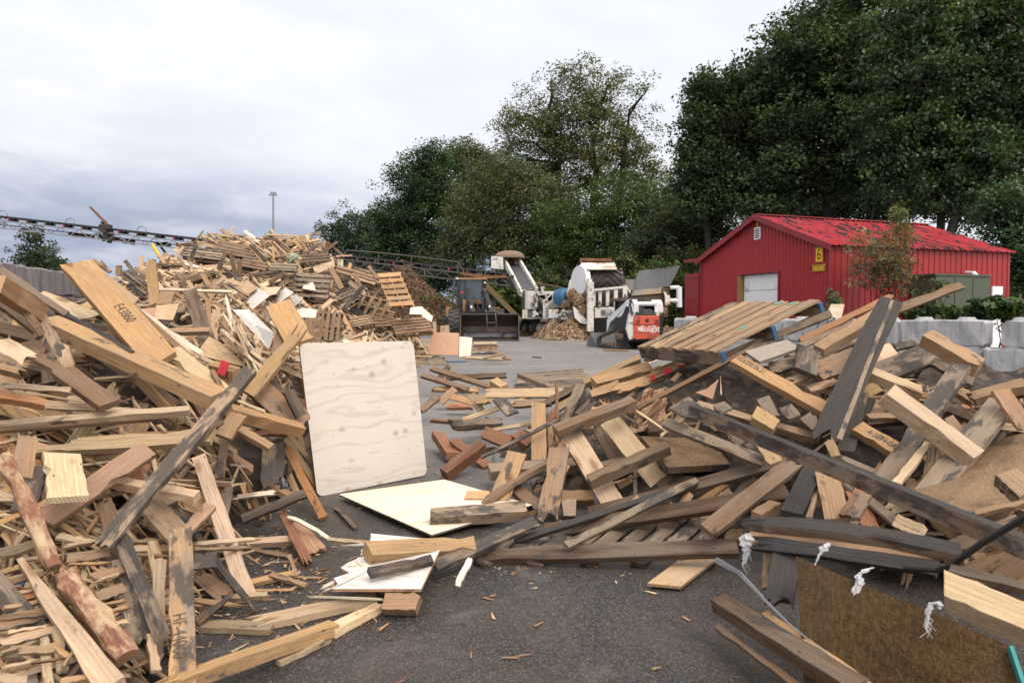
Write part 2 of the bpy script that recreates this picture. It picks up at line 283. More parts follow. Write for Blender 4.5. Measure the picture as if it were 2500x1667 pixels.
ms = N(t, 'ShaderNodeMixShader'); ms.inputs[0].default_value = .95; L(t, b1.outputs[0], ms.inputs[1]); L(t, b2.outputs[0], ms.inputs[2]); L(t, ms.outputs[0], out.inputs[0])
SC.view_settings.view_transform = 'Standard'; SC.view_settings.look = 'None'; SC.view_settings.exposure = .28; SC.cycles.diffuse_bounces = 2; SC.view_settings.gamma = 1
# ================================================================== ground
m, t, b = nt('asphalt'); o = N(t, 'ShaderNodeNewGeometry').outputs['Position']; sp = N(t, 'ShaderNodeSeparateXYZ'); L(t, o, sp.inputs[0])
edge = noise(t, o, .55, 5, .6, .4); damp = mapr(t, math_(t, 'ADD', sp.outputs[1], math_(t, 'MULTIPLY', math_(t, 'SUBTRACT', edge, .5), 5.)), 4.6, 7.2, 1, 0)
clean = mix(t, mapr(t, noise(t, o, .35, 4), .35, .65), (.145, .136, .132), (.195, .184, .178))
clean = mix(t, mapr(t, noise(t, scaled(t, o, (1, .35, 1)), .5, 5, .6), .56, .7, 0, .4), clean, (.115, .105, .098))
wet = mix(t, mapr(t, noise(t, o, 1.5, 6, .62, .5), .36, .62), (.0165, .0132, .0118), (.041, .030, .022))
wet = mix(t, mapr(t, noise(t, o, 2.2, 6, .65, .8), .56, .70, 0, .6), wet, (.10, .088, .078)); wet = mix(t, mapr(t, noise(t, o, .8, 4, .6), .5, .66, 0, .7), wet, (.013, .0115, .0115))
clean = mix(t, mapr(t, noise(t, scaled(t, o, (.10, 1, 1)), .55, 5, .62, .6), .52, .70, 0, .40), clean, (.105, .096, .09)); clean = mix(t, mapr(t, noise(t, scaled(t, o, (1, .5, 1)), .9, 6, .7), .54, .68, 0, .55), clean, (.165, .14, .115))
base = mix(t, damp, clean, wet)
v = N(t, 'ShaderNodeTexVoronoi'); L(t, o, v.inputs['Vector']); v.inputs['Scale'].default_value = 62; sc = N(t, 'ShaderNodeSeparateColor'); L(t, v.outputs['Color'], sc.inputs[0])
stone = math_(t, 'MULTIPLY', mapr(t, v.outputs['Distance'], .42, .30), mapr(t, sc.outputs[0], .62, .80)); base = mix(t, math_(t, 'MULTIPLY', stone, mapr(t, noise(t, o, .9, 3), .35, .65, .1, .6)), base, mix(t, sc.outputs[1], (.08, .066, .058), (.22, .205, .195)))
v2 = N(t, 'ShaderNodeTexVoronoi'); L(t, o, v2.inputs['Vector']); v2.inputs['Scale'].default_value = 170; sc2 = N(t, 'ShaderNodeSeparateColor'); L(t, v2.outputs['Color'], sc2.inputs[0])
base = mix(t, math_(t, 'MULTIPLY', mapr(t, sc2.outputs[0], .6, .95), .5), base, (.13, .12, .115))
cr = vor(t, scaled(t, o, (1, 1, 0)), .33, 'DISTANCE_TO_EDGE'); wob = noise(t, o, 2.2, 4)
base = mix(t, mapr(t, math_(t, 'ADD', cr, math_(t, 'MULTIPLY', wob, .03)), .019, .015, 0, .6), base, (.03, .028, .027))
L(t, base, b.inputs['Base Color']); L(t, mapr(t, damp, 0, 1, .82, .6), b.inputs['Roughness']); b.inputs['Specular IOR Level'].default_value = .35
bump(t, b, math_(t, 'ADD', stone, noise(t, o, 90, 4)), .5, .004)
mb = MB(); mb.add([(-600, -300, 0), (600, -300, 0), (600, 1200, 0), (-600, 1200, 0)], [(0, 1, 2, 3)])
gr = mb.build('ground', m); gr['kind'] = 'structure'
# grassy bank behind the machines, shade of the undergrowth put into its dark colour
m, t, b = nt('shaded_grassy_soil'); o = objco(t); L(t, mix(t, mapr(t, noise(t, o, 2., 5), .35, .65), (.014, .02, .008), (.032, .04, .016)), b.inputs['Base Color']); b.inputs['Roughness'].default_value = .9; M['soil'] = m
def bank_z(x, y):
    return max(0., min(1., (y - 49 + .05 * x) / 12)) * 4.4 * max(0., min(1., (x + 9) / 8)) + max(0, min(1, (x - 2) / 12)) * max(0, min(1, (y - 42) / 10)) * 1.3
mb = MB(); nx, ny = 60, 26; vs = []; fs = []
for j in range(ny):
    for i in range(nx):
        x = -25 + 80 * i / (nx - 1); y = 41 + 60 * j / (ny - 1); vs.append((x, y, bank_z(x, y) + .12 * math.sin(x * 2.1 + y) * math.cos(y * 1.3) - .06))
for j in range(ny - 1):
    for i in range(nx - 1): fs.append((j * nx + i, j * nx + i + 1, (j + 1) * nx + i + 1, (j + 1) * nx + i))
mb.add(vs, fs); k = mb.build('hill', M['soil'], smooth=True); k['kind'] = 'structure'
# ================================================================== foliage
def leaf_mesh(name, cen, size, cols, parent=None, aspect=.62, droop=0.):
    n = len(cen); a = rng.normal(size=(n, 3)); a[:, 2] = a[:, 2] * .6 - droop; a /= np.linalg.norm(a, axis=1, keepdims=True)
    h = rng.normal(size=(n, 3)); h[:, 2] *= .45; h -= a * (h * a).sum(1, keepdims=True); h /= np.linalg.norm(h, axis=1, keepdims=True)
    s = (size * rng.uniform(.6, 1.35, n))[:, None]; a = a * s; h = h * s * aspect * .5
    V = np.empty((n, 4, 3)); V[:, 0] = cen - a * .5; V[:, 1] = cen + h - a * .05; V[:, 2] = cen + a * .5; V[:, 3] = cen - h - a * .05
    V = V.reshape(-1, 3); c = np.array([V[:, 0].mean(), V[:, 1].mean(), V[:, 2].min()])
    me = bpy.data.meshes.new(name); me.vertices.add(4 * n); me.vertices.foreach_set('co', (V - c).ravel()); me.loops.add(4 * n); me.loops.foreach_set('vertex_index', np.arange(4 * n, dtype=np.int32))
    me.polygons.add(n); me.polygons.foreach_set('loop_start', np.arange(0, 4 * n, 4, dtype=np.int32)); me.update(calc_edges=True)
    at = me.attributes.new('tint', 'FLOAT_COLOR', 'POINT'); cc = np.concatenate([np.repeat(cols, 4, 0), np.ones((4 * n, 1))], 1).astype(np.float32); at.data.foreach_set('color', cc.ravel())
    me.materials.append(M['leaf']); o = bpy.data.objects.new(name, me); COL.objects.link(o); c = Vector(c); WL[o.name] = c
    if parent is not None: o.parent = parent; o.location = c - WL[parent.name]
    else: o.location = c
    return o
def clumps(lobes, n, per, spread, tint, var=.35, hue=.2, hollow=2.4, zmin=.05, flat=.7):
    """leaf centres gathered in clumps through the volume of the crown's lobes"""
    w = np.array([l[3] * l[4] * l[5] for l in lobes]) ** .72; w /= w.sum(); k = max(4, n // per); ids = rng.choice(len(lobes), k, p=w); Lb = np.array(lobes)[ids]
    d = rng.normal(size=(k, 3)); d /= np.linalg.norm(d, axis=1, keepdims=True); r = rng.uniform(0, 1, k) ** (1 / hollow)
    cc = Lb[:, :3] + d * r[:, None] * Lb[:, 3:6]; cc = cc[cc[:, 2] > zmin]; k = len(cc)
    if per >= 20:     # clumps sit together on boughs, leaving gaps between the boughs
        kb = max(3, k // 4); bi = rng.integers(0, kb, k); bo = rng.normal(size=(k, 3)) * spread * 1.5; bo[:, 2] *= .6; cc = cc[:kb][bi] + np.clip(bo, -spread * 2.3, spread * 2.3); cc = cc[cc[:, 2] > zmin]; k = len(cc)
    cb = np.exp(rng.normal(0, var, k)); ch = rng.normal(0, hue, k); q = rng.integers(0, k, n); off = rng.normal(size=(n, 3)); off /= np.linalg.norm(off, axis=1, keepdims=True); off *= spread * 1.45 * rng.uniform(size=(n, 1)) ** .5; off[:, 2] *= flat
    pts = cc[q] + off; ok = pts[:, 2] > zmin; pts = pts[ok]; q = q[ok]
    col = np.array(tint)[None] * (cb[q] * np.exp(rng.normal(0, .22, len(q))))[:, None]; hh = (ch[q] + rng.normal(0, .08, len(q)))[:, None]
    col = col * np.concatenate([1 + hh, 1 + .25 * hh, 1 - .5 * hh], 1); return pts, np.clip(col, .004, .5), cc
def limb(mb, p, q, r0, r1, segs=5, wob=.06):
    p = Vector(p); q = Vector(q); ln = (q - p).length; pts = [p.lerp(q, k / segs) + Vector(rng.normal(size=3)) * ln * wob * (math.sin(math.pi * k / segs)) + Vector((0, 0, ln * .07 * math.sin(math.pi * k / segs))) for k in range(segs + 1)]
    for k in range(segs): mb.tube(pts[k], pts[k + 1], r0 + (r1 - r0) * k / segs, r0 + (r1 - r0) * (k + 1) / segs, 6, cap=False)
    return pts
def tree(name, label, base, d, lobes_px, n, size, tint, per=45, spread=.45, limbs=14, tr=.28, group=None, depth=.8, fork=.35, trunks=None, hollow=2.4, var=.35, cat='tree', droop=.3, hue=.10):
    lobes = []
    for l in lobes_px:
        c = P(l[0], l[1], d + (l[4] if len(l) > 4 else 0)); s = d / F; rx, ry = l[2] * s, l[3] * s
        lobes.append((c.x, c.y, c.z, rx, (rx + ry) * .5 * depth, ry))
    bx = P(base, 765, d).x; z0 = 0 if d < 42 else bank_z(bx, d) - .2
    T = thing(name, label, cat, (bx, d, z0), group)
    pts, col, cc = clumps(lobes, n, per, spread, tint, var, hue, hollow, z0 + .3)
    leaf_mesh('crown', pts, size, col, T, droop=droop)
    mb = MB(); top = max(l[2] + l[5] for l in lobes); zf = z0 + (top - z0) * fork
    stems = trunks or [(0, 0)]
    tips = []
    for (dx, lean) in stems:
        p0 = Vector((bx + dx * d / F, d + random.uniform(-.5, .5) * (len(stems) > 1), z0)); p1 = Vector((p0.x + lean * d / F, p0.y, zf * random.uniform(.8, 1.2))); p2 = Vector((p1.x + lean * .6 * d / F, p0.y + random.uniform(-1, 1), z0 + (top - z0) * .78))
        limb(mb, p0, p1, tr, tr * .72, 4, .03); tips += limb(mb, p1, p2, tr * .72, tr * .16, 6, .05)
    for k in range(limbs * len(stems)):
        q = Vector(cc[rng.integers(len(cc))]); c2 = [p for p in tips if p.z < q.z] or tips[:1]
        p = min(c2, key=lambda s: (s - q).length + random.uniform(0, 2.)); limb(mb, p, p.lerp(q, .92), tr * random.uniform(.22, .42), tr * .07, 5, .07)
    mb.build('trunk', M['trunk'], T); return T
OLIVE = (.098, .104, .046); DKG = (.032, .062, .022); MID = (.065, .085, .03); BRN = (.085, .088, .043); RIGHT = (.046, .068, .028)
G1 = 'trees behind the yard'
tree('tree', 'small dark tree at the far left end of the tree line', 872, 78, [(845, 560, 50, 45), (900, 590, 60, 60), (815, 610, 32, 42), (880, 640, 70, 40), (930, 560, 30, 40)], 20000, 0.26, (.035, .06, .03), 40, .6, 10, .3, G1)
tree('tree', 'tall dark green tree with a stepped left edge beside the big poplar', 1030, 66, [(1060, 400, 55, 60), (1010, 460, 70, 80), (980, 560, 70, 90), (1080, 500, 70, 90), (1030, 620, 110, 70), (945, 590, 40, 60), (960, 660, 60, 60)], 80000, 0.22, DKG, 55, .62, 14, .35, G1)
tree('tree', 'grey-brown tree crown showing between the dark tree and the poplar', 1150, 72, [(1130, 400, 50, 45), (1180, 420, 70, 60), (1100, 430, 30, 50), (1160, 520, 80, 80)], 26000, 0.24, BRN, 40, .6, 10, .3, G1)
tree('tree', 'broad olive tree with rounded crown below the poplar', 1250, 58, [(1190, 470, 90, 70), (1300, 500, 110, 80), (1150, 560, 80, 80), (1240, 590, 130, 80), (1110, 620, 50, 60), (1340, 580, 90, 80), (1240, 430, 60, 50)], 92000, 0.18, (.080, .092, .040), 50, .55, 16, .32, G1)
tree('poplar_tree', 'tallest olive-brown poplar with an airy round crown standing above the white machine', 1440, 62, [(1410, 240, 105, 90), (1330, 300, 90, 90), (1270, 330, 65, 110), (1500, 290, 90, 110), (1420, 340, 120, 110), (1560, 380, 65, 90), (1350, 420, 110, 70), (1480, 430, 110, 70), (1590, 440, 45, 50), (1240, 400, 35, 50), (1620, 420, 30, 30)], 52000, .21, (.100, .108, .048), 26, .5, 34, .42, None, .8, .42, [(-35, -40), (0, 10), (25, 50)], 2.0, .3)
tree('tree', 'yellow-green bushy tree right under the poplar crown', 1500, 54, [(1420, 560, 110, 80), (1520, 520, 110, 90), (1600, 560, 80, 90), (1480, 620, 140, 60), (1370, 620, 60, 60), (1640, 500, 60, 70), (1670, 590, 60, 70)], 88000, 0.165, (.062, .088, .026), 50, .5, 12, .28, G1)
tree('tree', 'dark tree filling the gap to the left of the red barn', 1660, 47, [(1690, 520, 80, 100), (1640, 600, 70, 60), (1600, 620, 60, 60), (1720, 580, 70, 80), (1560, 640, 60, 45)], 56000, 0.165, (.042, .055, .022), 50, .5, 10, .25, G1)
GR = 'tall dark trees behind the red barn'
tree('tree', 'dark leafy tree leaning left past the barn gable', 1850, 40, [(1760, 250, 60, 60), (1720, 330, 45, 60), (1800, 320, 90, 80), (1720, 400, 45, 60), (1790, 430, 90, 70), (1850, 240, 75, 65), (1730, 235, 30, 30), (1700, 480, 40, 50), (1840, 470, 70, 40)], 92000, .205, (.048, .07, .027), 60, .46, 26, .26, GR, .8, .3, [(-60, -60), (10, -20), (60, 20)], 2.2)
tree('tree', 'tallest dark tree right behind the barn ridge, crown cut off by the picture top', 2060, 38, [(1975, 115, 75, 80), (2060, 70, 105, 85), (2010, 180, 140, 90), (1885, 195, 60, 65), (2110, 250, 130, 100), (1990, 320, 120, 80), (2110, -20, 105, 55), (1940, 410, 100, 70), (2090, 430, 120, 70), (1860, 470, 60, 50)], 120000, .21, (.048, .072, .028), 60, .50, 30, .3, GR, .8, .3, [(-90, -40), (-40, 0), (20, 40), (60, 60)], 2.2)
tree('tree', 'dark tree with drooping feathered foliage over the barn roof end', 2350, 33, [(2270, 60, 130, 80), (2400, 40, 120, 100), (2250, 200, 130, 90), (2380, 210, 140, 110), (2200, 310, 110, 70), (2330, 340, 130, 80), (2460, 330, 90, 120), (2210, 120, 90, 60), (2520, 160, 90, 140), (2240, 430, 110, 60), (2380, 450, 100, 70)], 120000, .195, (.046, .074, .028), 60, .46, 30, .26, GR, .8, .25, [(-120, -40), (0, -60), (60, -110), (110, 20)], 2.2, droop=.7)
tree('tree', 'shadowy tree low behind the barn roof with sky showing between stems', 2150, 46, [(2000, 500, 100, 50), (2150, 480, 120, 50), (2290, 470, 110, 60), (1890, 510, 70, 50), (2400, 480, 70, 70), (2200, 420, 140, 50)], 70000, .2, (.038, .056, .026), 45, .5, 20, .24, GR, .8, .3, [(-220, 10), (-120, -20), (-30, 20), (60, -10), (150, 30)], 2.2)
tree('tree', 'brighter green low tree at the right edge beside the barn end', 2480, 27, [(2480, 560, 60, 80), (2440, 640, 45, 50), (2510, 660, 60, 60), (2460, 500, 45, 40)], 22000, 0.14, (.04, .075, .03), 40, .32, 10, .12, GR, droop=.6)
tree('tree', 'lone bushy tree far off beyond the block wall, under the conveyor', 85, 85, [(75, 585, 22, 25), (95, 630, 50, 30), (60, 640, 30, 25), (120, 650, 32, 20), (85, 665, 60, 16), (40, 615, 14, 14)], 9000, .3, (.035, .055, .022), 35, .5, 9, .25)
tree('tree', 'pale distant treetop just left of the pallet heap under the conveyor strut', 425, 150, [(420, 660, 18, 14), (440, 668, 15, 12)], 1800, .45, (.08, .10, .06), 25, .7, 4, .2)
tree('tree', 'distant dark treetop low over the plank pile by the wall', 342, 200, [(342, 668, 19, 9), (325, 672, 10, 8)], 1500, .55, (.035, .05, .03), 25, .8, 4, .2)
# bushes and vines on the bank: nobody could count them
pts = []; cols = []
for (x0, x1, y0, y1, d, n, tint) in ((1270, 1330, 690, 800, 50, 0, MID), (1060, 1330, 700, 790, 49, 9000, (.075, .105, .022)), (1540, 1720, 650, 800, 41, 15000, (.068, .092, .028)), (1300, 1560, 640, 720, 50, 14000, (.045, .06, .02)), (1040, 1300, 640, 760, 53, 16000, (.03, .042, .016)), (1280, 1720, 620, 760, 56, 22000, (.03, .04, .016)), (900, 1080, 600, 760, 62, 9000, (.028, .042, .018)), (1150, 1360, 650, 740, 51.5, 12000, (.04, .055, .02)), (1490, 1720, 700, 820, 41.5, 9000, (.06, .088, .028)), (900, 1100, 690, 790, 58, 3500, (.03, .04, .016)), (1600, 1720, 600, 700, 43, 5000, (.075, .085, .035))):
    if not n: continue
    lb = []
    for k in range(16 if d < 46 else 44):
        c = P(random.uniform(x0, x1), random.uniform(y0 + 20, y1), d + random.uniform(-.8, 1.5)); rr = random.uniform(.5, 1.2); lb.append((c.x, c.y, max(.2, c.z), rr * 1.3, rr, rr))
    p, c, _ = clumps(lb, n, 40, .3, tint, .4, .25, 2.5, .03); pts.append(p); cols.append(c)
k = leaf_mesh('undergrowth', np.concatenate(pts), .17, np.concatenate(cols)); k['kind'] = 'stuff'; k['label'] = 'tangled vines and bushes on the bank'
def bush(name, label, cx, cy, d, rx, ry, n, size, tint, aspect=.6, droop=.2, group=None, cat='plant', stems=5, spread=.1, per=14, htop=None):
    c = P(cx, cy, d); s = d / F; T = thing(name, label, cat, (c.x, d, 0 if d < 13 else .0), group); lb = [(c.x + random.uniform(-.6, .6) * rx * s, d + random.uniform(-.3, .3), c.z + random.uniform(-.6, .6) * ry * s, rx * s * .6, rx * s * .5, ry * s * .55) for _ in range(7)]
    pts, col, cc = clumps(lb, n, per, spread, tint, .4, .3, 2.2, .03); leaf_mesh('foliage', pts, size, col, T, aspect, droop); mb = MB()
    for k in range(stems): q = Vector(cc[rng.integers(len(cc))]); limb(mb, (c.x + random.uniform(-.2, .2), d, 0), q, .015, .005, 5, .06)
    mb.build('stem', M['trunk'], T); return T
# ================================================================== red barn
def mat_siding(name, col):
    m, t, b = nt(name); o = objco(t); n = noise(t, o, 1.2, 5, .6); c = mix(t, mapr(t, n, .3, .7), mix(t, 1., col, (.86, .84, .84), 'MULTIPLY'), mix(t, 1., col, (1.1, 1.12, 1.15), 'MULTIPLY'))
    st = noise(t, scaled(t, o, (3, 3, .25)), 2.5, 5, .7); c = mix(t, mapr(t, st, .55, .8, 0, .35), c, (.14, .02, .02)); sm = noise(t, o, 2.3, 7, .7, .6); c = mix(t, mapr(t, sm, .70, .76, 0, .18), c, (.40, .14, .13))
    L(t, c, b.inputs['Base Color']); b.inputs['Roughness'].default_value = .5; return m
M['siding'] = mat_siding('red_steel_siding', (.27, .0070, .010)); M['trim'] = mat_siding('red_trim', (.20, .009, .012))
m, t, b = nt('peeling_red_roof'); wc = attr(t, 'wc').outputs['Vector']; n1 = noise(t, scaled(t, wc, (1.5, .7, 1)), 2.6, 6, .72, .3); n2 = noise(t, wc, .35, 2)
pe = N(t, 'ShaderNodeMapRange', interpolation_type='SMOOTHSTEP'); L(t, math_(t, 'ADD', n1, math_(t, 'MULTIPLY', math_(t, 'SUBTRACT', n2, .5), .35)), pe.inputs[0]); pe.inputs[1].default_value = .52; pe.inputs[2].default_value = .535
c = mix(t, mapr(t, noise(t, wc, 1.2, 4), .3, .7), (.23, .018, .026), (.30, .034, .042)); c = mix(t, pe.outputs[0], c, mix(t, mapr(t, noise(t, wc, 9, 3), .4, .6), (.014, .012, .012), (.032, .028, .027)))
pl = N(t, 'ShaderNodeMapRange'); L(t, noise(t, scaled(t, wc, (1.5, .7, 1)), 4.6, 5, .7), pl.inputs[0]); pl.inputs[1].default_value = .715; pl.inputs[2].default_value = .725; c = mix(t, pl.outputs[0], c, (.45, .42, .4))
L(t, c, b.inputs['Base Color']); b.inputs['Roughness'].default_value = .9; b.inputs['Specular IOR Level'].default_value = .12; M['roof'] = m
BL = P(1713, 635.5, 25.75); BR = P(2027, 597, 19.85); EAVE = (BL.z + BR.z) / 2
gv = Vector((BR.x - BL.x, BR.y - BL.y, 0)); GW = gv.length; gu = gv / GW; su = Vector((-gu.y, gu.x, 0)); SL = 7.45; RISE = 1.22
B0 = Vector((BL.x, BL.y, 0)); Z = Vector((0, 0, 1))
def BP(a, s, z): return B0 + gu * a + su * s + Z * z      # a along the gable, s along the side wall
BARN = thing('barn', 'low red metal barn with shallow gable roof, peeling paint and a white garage door', 'barn', B0)
def siding(mb, p0, u, ln, htf, z0=0., pitch=.155, dep=.022, nrm=None, x0=0.):
    """ribbed sheet: narrow raised ribs every `pitch` metres, top edge height from htf(x)"""
    xs = []; k = 0; x = x0
    while x < ln - .001:
        for dx, o in ((0, 0), (pitch - .05, 0), (pitch - .035, dep), (pitch - .012, dep)):
            if x + dx < ln: xs.append((x + dx, o))
        x += pitch
    xs.append((ln, 0)); v = []
    for x, o in xs: v += [p0 + u * x + nrm * o + Z * z0, p0 + u * x + nrm * o + Z * htf(x)]
    mb.add(v, [(2 * i, 2 * i + 2, 2 * i + 3, 2 * i + 1) for i in range(len(xs) - 1)])
gn = -su
sn = gu
DX0 = None
def hit_gable(px, py):    # intersect the view ray with the gable wall plane
    r = ray(px, py); tt = (B0 - CAM).dot(gn) / r.dot(gn); p = CAM + r * tt; q = p - B0; return q.dot(gu), p.z
a0, zd = hit_gable(1811, 672); a1, _ = hit_gable(1902, 670); aj, _ = hit_gable(1801, 672)
top = lambda x: EAVE + RISE * (1 - abs(x / GW - .5) * 2)
mb = MB(); siding(mb, BP(0, 0, 0), gu, aj, top, nrm=gn); siding(mb, BP(a1, 0, 0), gu, GW - a1, lambda x: top(x + a1), nrm=gn); siding(mb, BP(aj, 0, 0), gu, a1 - aj, lambda x: top(x + aj), z0=zd, nrm=gn)
mb.build('gable_wall', M['siding'], BARN)
mb = MB(); siding(mb, BP(GW, 0, 0), su, SL, lambda x: EAVE, nrm=sn, pitch=.23); mb.build('side_wall', M['siding'], BARN)
mb = MB(); siding(mb, BP(0, SL, 0), gu, GW, top, nrm=su); siding(mb, BP(0, 0, 0), su, SL, lambda x: EAVE, nrm=-gu); mb.build('rear_wall', M['siding'], BARN)
for sgn, nm in ((0, 'roof'), (1, 'roof')):
    v = []; f = []; wcs = []; nr = 34; ov = .16
    e0 = -ov if not sgn else GW + ov
    for i in range(nr * 4 + 1):
        x = -ov + (SL + 2 * ov) * i / (nr * 4); up = .03 if i % 4 == 2 else 0
        zz_ = EAVE + RISE * (1 - abs(e0 / GW - .5) * 2)
        v += [BP(e0, x, zz_ + up + .03), BP(GW / 2, x, EAVE + RISE + up + .03)]; wcs += [(x, 0, 0), (x, GW / 2, 0)]
    f = [(2 * i, 2 * i + 2, 2 * i + 3, 2 * i + 1) for i in range(nr * 4)]
    mbb = MB(); mbb.add(v, f); mbb.build('roof', M['roof'], BARN, attrs={'wc': ('FLOAT_VECTOR', wcs)})
mb = MB()
for a, b_ in ((0 - .16, GW / 2), (GW + .16, GW / 2)):
    z0_ = EAVE + RISE * (1 - abs(a / GW - .5) * 2)
    mb.hexa([BP(a, -.19, z0_ - .12), BP(a, -.15, z0_ - .12), BP(a, -.15, z0_ + .07), BP(a, -.19, z0_ + .07)], [BP(b_, -.19, EAVE + RISE - .12), BP(b_, -.15, EAVE + RISE - .12), BP(b_, -.15, EAVE + RISE + .07), BP(b_, -.19, EAVE + RISE + .07)])
mb.build('rake_trim', M['trim'], BARN)
mb = MB(); mb.bar(BP(GW / 2, -.17, EAVE + RISE + .06), BP(GW / 2, SL + .17, EAVE + RISE + .06), .22, .03); mb.build('ridge_cap', M['trim'], BARN)
mb = MB(); mb.bar(BP(GW + .012, -.012, 0), BP(GW + .012, -.012, EAVE), .09); mb.bar(BP(-.012, -.012, 0), BP(-.012, -.012, EAVE), .09); mb.build('corner_trim', M['trim'], BARN)
# garage door and jamb
gd = MB(); k = 5; hh = zd / k
for i in range(k): gd.hexa([BP(a0 + .02, .10, i * hh + .012), BP(a1 - .02, .10, i * hh + .012), BP(a1 - .02, .10, (i + 1) * hh - .012), BP(a0 + .02, .10, (i + 1) * hh - .012)], [BP(a0 + .02, .14, i * hh), BP(a1 - .02, .14, i * hh), BP(a1 - .02, .14, (i + 1) * hh), BP(a0 + .02, .14, (i + 1) * hh)])
gdo = gd.build('garage_door', mat_paint('chalky_white_door', (.66, .66, .67), .05, (.3, .28, .27), .5, 1.5), BARN)
mb = MB(); mb.bar(BP((aj + a0) / 2, .06, 0), BP((aj + a0) / 2, .06, zd), a0 - aj - .004, .10); mb.build('door_jamb', mat_plain('ochre_timber', (.25, .15, .05), .8), BARN)
mb = MB(); mb.bar(BP(aj - .05, -.03, zd + .03), BP(a1 + .05, -.03, zd + .03), .03, .06); mb.bar(BP(a1 + .02, -.03, 0), BP(a1 + .02, -.03, zd), .05, .04); mb.build('door_trim', M['trim'], BARN)
# vent, number, signs
va, vz = hit_gable(1851.5, 570); mb = MB(); mb.box(BP(va, -.035, vz), (.30, .03, .40), Matrix((gu, su, Z)).transposed()); vt = mb.build('vent', M['white_clean'], BARN)
mb = MB()
for i in range(6): mb.box(BP(va, -.055, vz - .14 + i * .056), (.22, .012, .03), Matrix((gu, su, Z)).transposed() @ Matrix.Rotation(.6, 3, 'X'))
mb.build('louvre', M['black_line'], vt)
na, nz = hit_gable(1851, 551); mb = MB(); mb.box(BP(na, -.032, nz), (.08, .012, .17), Matrix((gu, su, Z)).transposed()); sg = mb.build('number_plate', M['yellow'], BARN); text_obj('numeral', '6', M['black_line'], BP(na, -.038, nz), gu, Z, .12, sg)
def plate(name, label, cat, px0, py0, px1, py1, body, h, sq):
    aa, za = hit_gable(px0, py0); ab, zb = hit_gable(px1, py1); T = thing(name, label, cat, BP((aa + ab) / 2, -.05, zb)); w = ab - aa; hgt = za - zb; c = BP((aa + ab) / 2, -.045, (za + zb) / 2); R = Matrix((gu, su, Z)).transposed()
    mb = MB(); mb.box(c, (w, .018, hgt), R); mb.build('plate', mat_plain('sign_yellow', (.70, .40, .015), .5, 0, .12), T, bevel=.006)
    mb = MB()
    for (dx, dz, sx, sz) in ((0, hgt / 2 - .022, w - .03, .014), (0, -hgt / 2 + .022, w - .03, .014), (w / 2 - .022, 0, .014, hgt - .058), (-w / 2 + .022, 0, .014, hgt - .058)): mb.box(c + gu * dx + Z * dz - su * .0105, (sx, .004, sz), R)
    mb.build('border', M['black_line'], T); text_obj('lettering', body, M['black_line'], c - su * .0105, gu, Z, h, T, sq); return T
plate('building_sign', 'yellow sign with a large black 6 near the barn corner', 'sign', 1994, 604.5, 2012, 640, '6', .34, .72)
plate('warning_sign', 'yellow HIGH VOLTAGE sign under the number 6 on the barn', 'sign', 1985, 648, 2018, 661, 'HIGH VOLTAGE', .125, .54)
# sliding door leaf parked left of the gable, hung from its track
al, zl = hit_gable(1679, 670); mb = MB(); R = Matrix((gu, su, Z)).transposed()
SD = thing('sliding_door', 'dark red boarded sliding door standing open left of the barn gable', 'door', BP(al / 2, -.08, 0)); mb.box(BP(al / 2 - .02, -.09, zl / 2 + .03), (abs(al), .05, zl - .05), R); mb.build('leaf', M['trim'], SD)
mb = MB()
for i in range(4): mb.box(BP(al / 2 - .02, -.122, .3 + i * (zl - .4) / 3), (abs(al) - .02, .02, .07), R)
mb.build('rail', mat_siding('dark_red_rail', (.2, .012, .018)), SD)
ab_, zb_ = hit_gable(1679, 638); mb = MB(); mb.bar(BP(ab_ - .1, -.08, zb_), BP(.05, -.08, zb_), .09, .12); mb.build('door_track', M['trim'], BARN)
# green switchgear cabinet and white door on the long side
def hit_side(px, py, off=0.):
    o_ = BP(GW + off, 0, 0); r = ray(px, py); tt = (o_ - CAM).dot(sn) / r.dot(sn); p = CAM + r * tt; q = p - B0; return q.dot(su), p.z
s0, zc = hit_side(2285, 672, .9); s1, _ = hit_side(2418, 675, .9); R2 = Matrix((su, -gu, Z)).transposed()
CB = thing('switchgear_cabinet', 'tall dark green electrical cabinet standing against the barn side', 'cabinet', BP(GW + .5, (s0 + s1) / 2, 0)); cgreen = mat_paint('dull_green_paint', (.05, .065, .036), .06, (.09, .09, .06), .45)
mb = MB(); mb.box(BP(GW + .50, (s0 + s1) / 2, zc / 2), (s1 - s0, .78, zc), R2); mb.build('body', cgreen, CB)
mb = MB(); mb.box(BP(GW + .50, (s0 + s1) / 2, zc + .025), (s1 - s0 + .1, .86, .05), R2); mb.build('roof', cgreen, CB)
for k in range(3):
    w = (s1 - s0) / 3; c = s0 + w * (k + .5); mb = MB(); mb.box(BP(GW + .905, c, zc / 2 + .05), (w - .03, .03, zc - .2), R2); dr = mb.build('door', cgreen, CB)
    mb = MB(); mb.box(BP(GW + .94, c + w * .3 * (1 if k < 1 else -1), zc * .56), (.03, .03, .22), R2); mb.build('handle', M['galv'], dr)
mb = MB(); mb.box(BP(GW + .93, s0 + (s1 - s0) * .8, zc * .47), (.28, .006, .12), R2); mb.build('warning_label', mat_plain('faded_pink_label', (.55, .32, .38), .6), CB)
mb = MB()
mb.tube(BP(GW + .1, s1 + .02, zc + .18), BP(GW + .35, s1 + .02, zc + .16), .035); mb.tube(BP(GW + .35, s1 + .02, zc + .16), BP(GW + .45, s1 + .02, zc + .03), .06, .08); mb.build('flood_lamp', M['white_clean'], BARN)
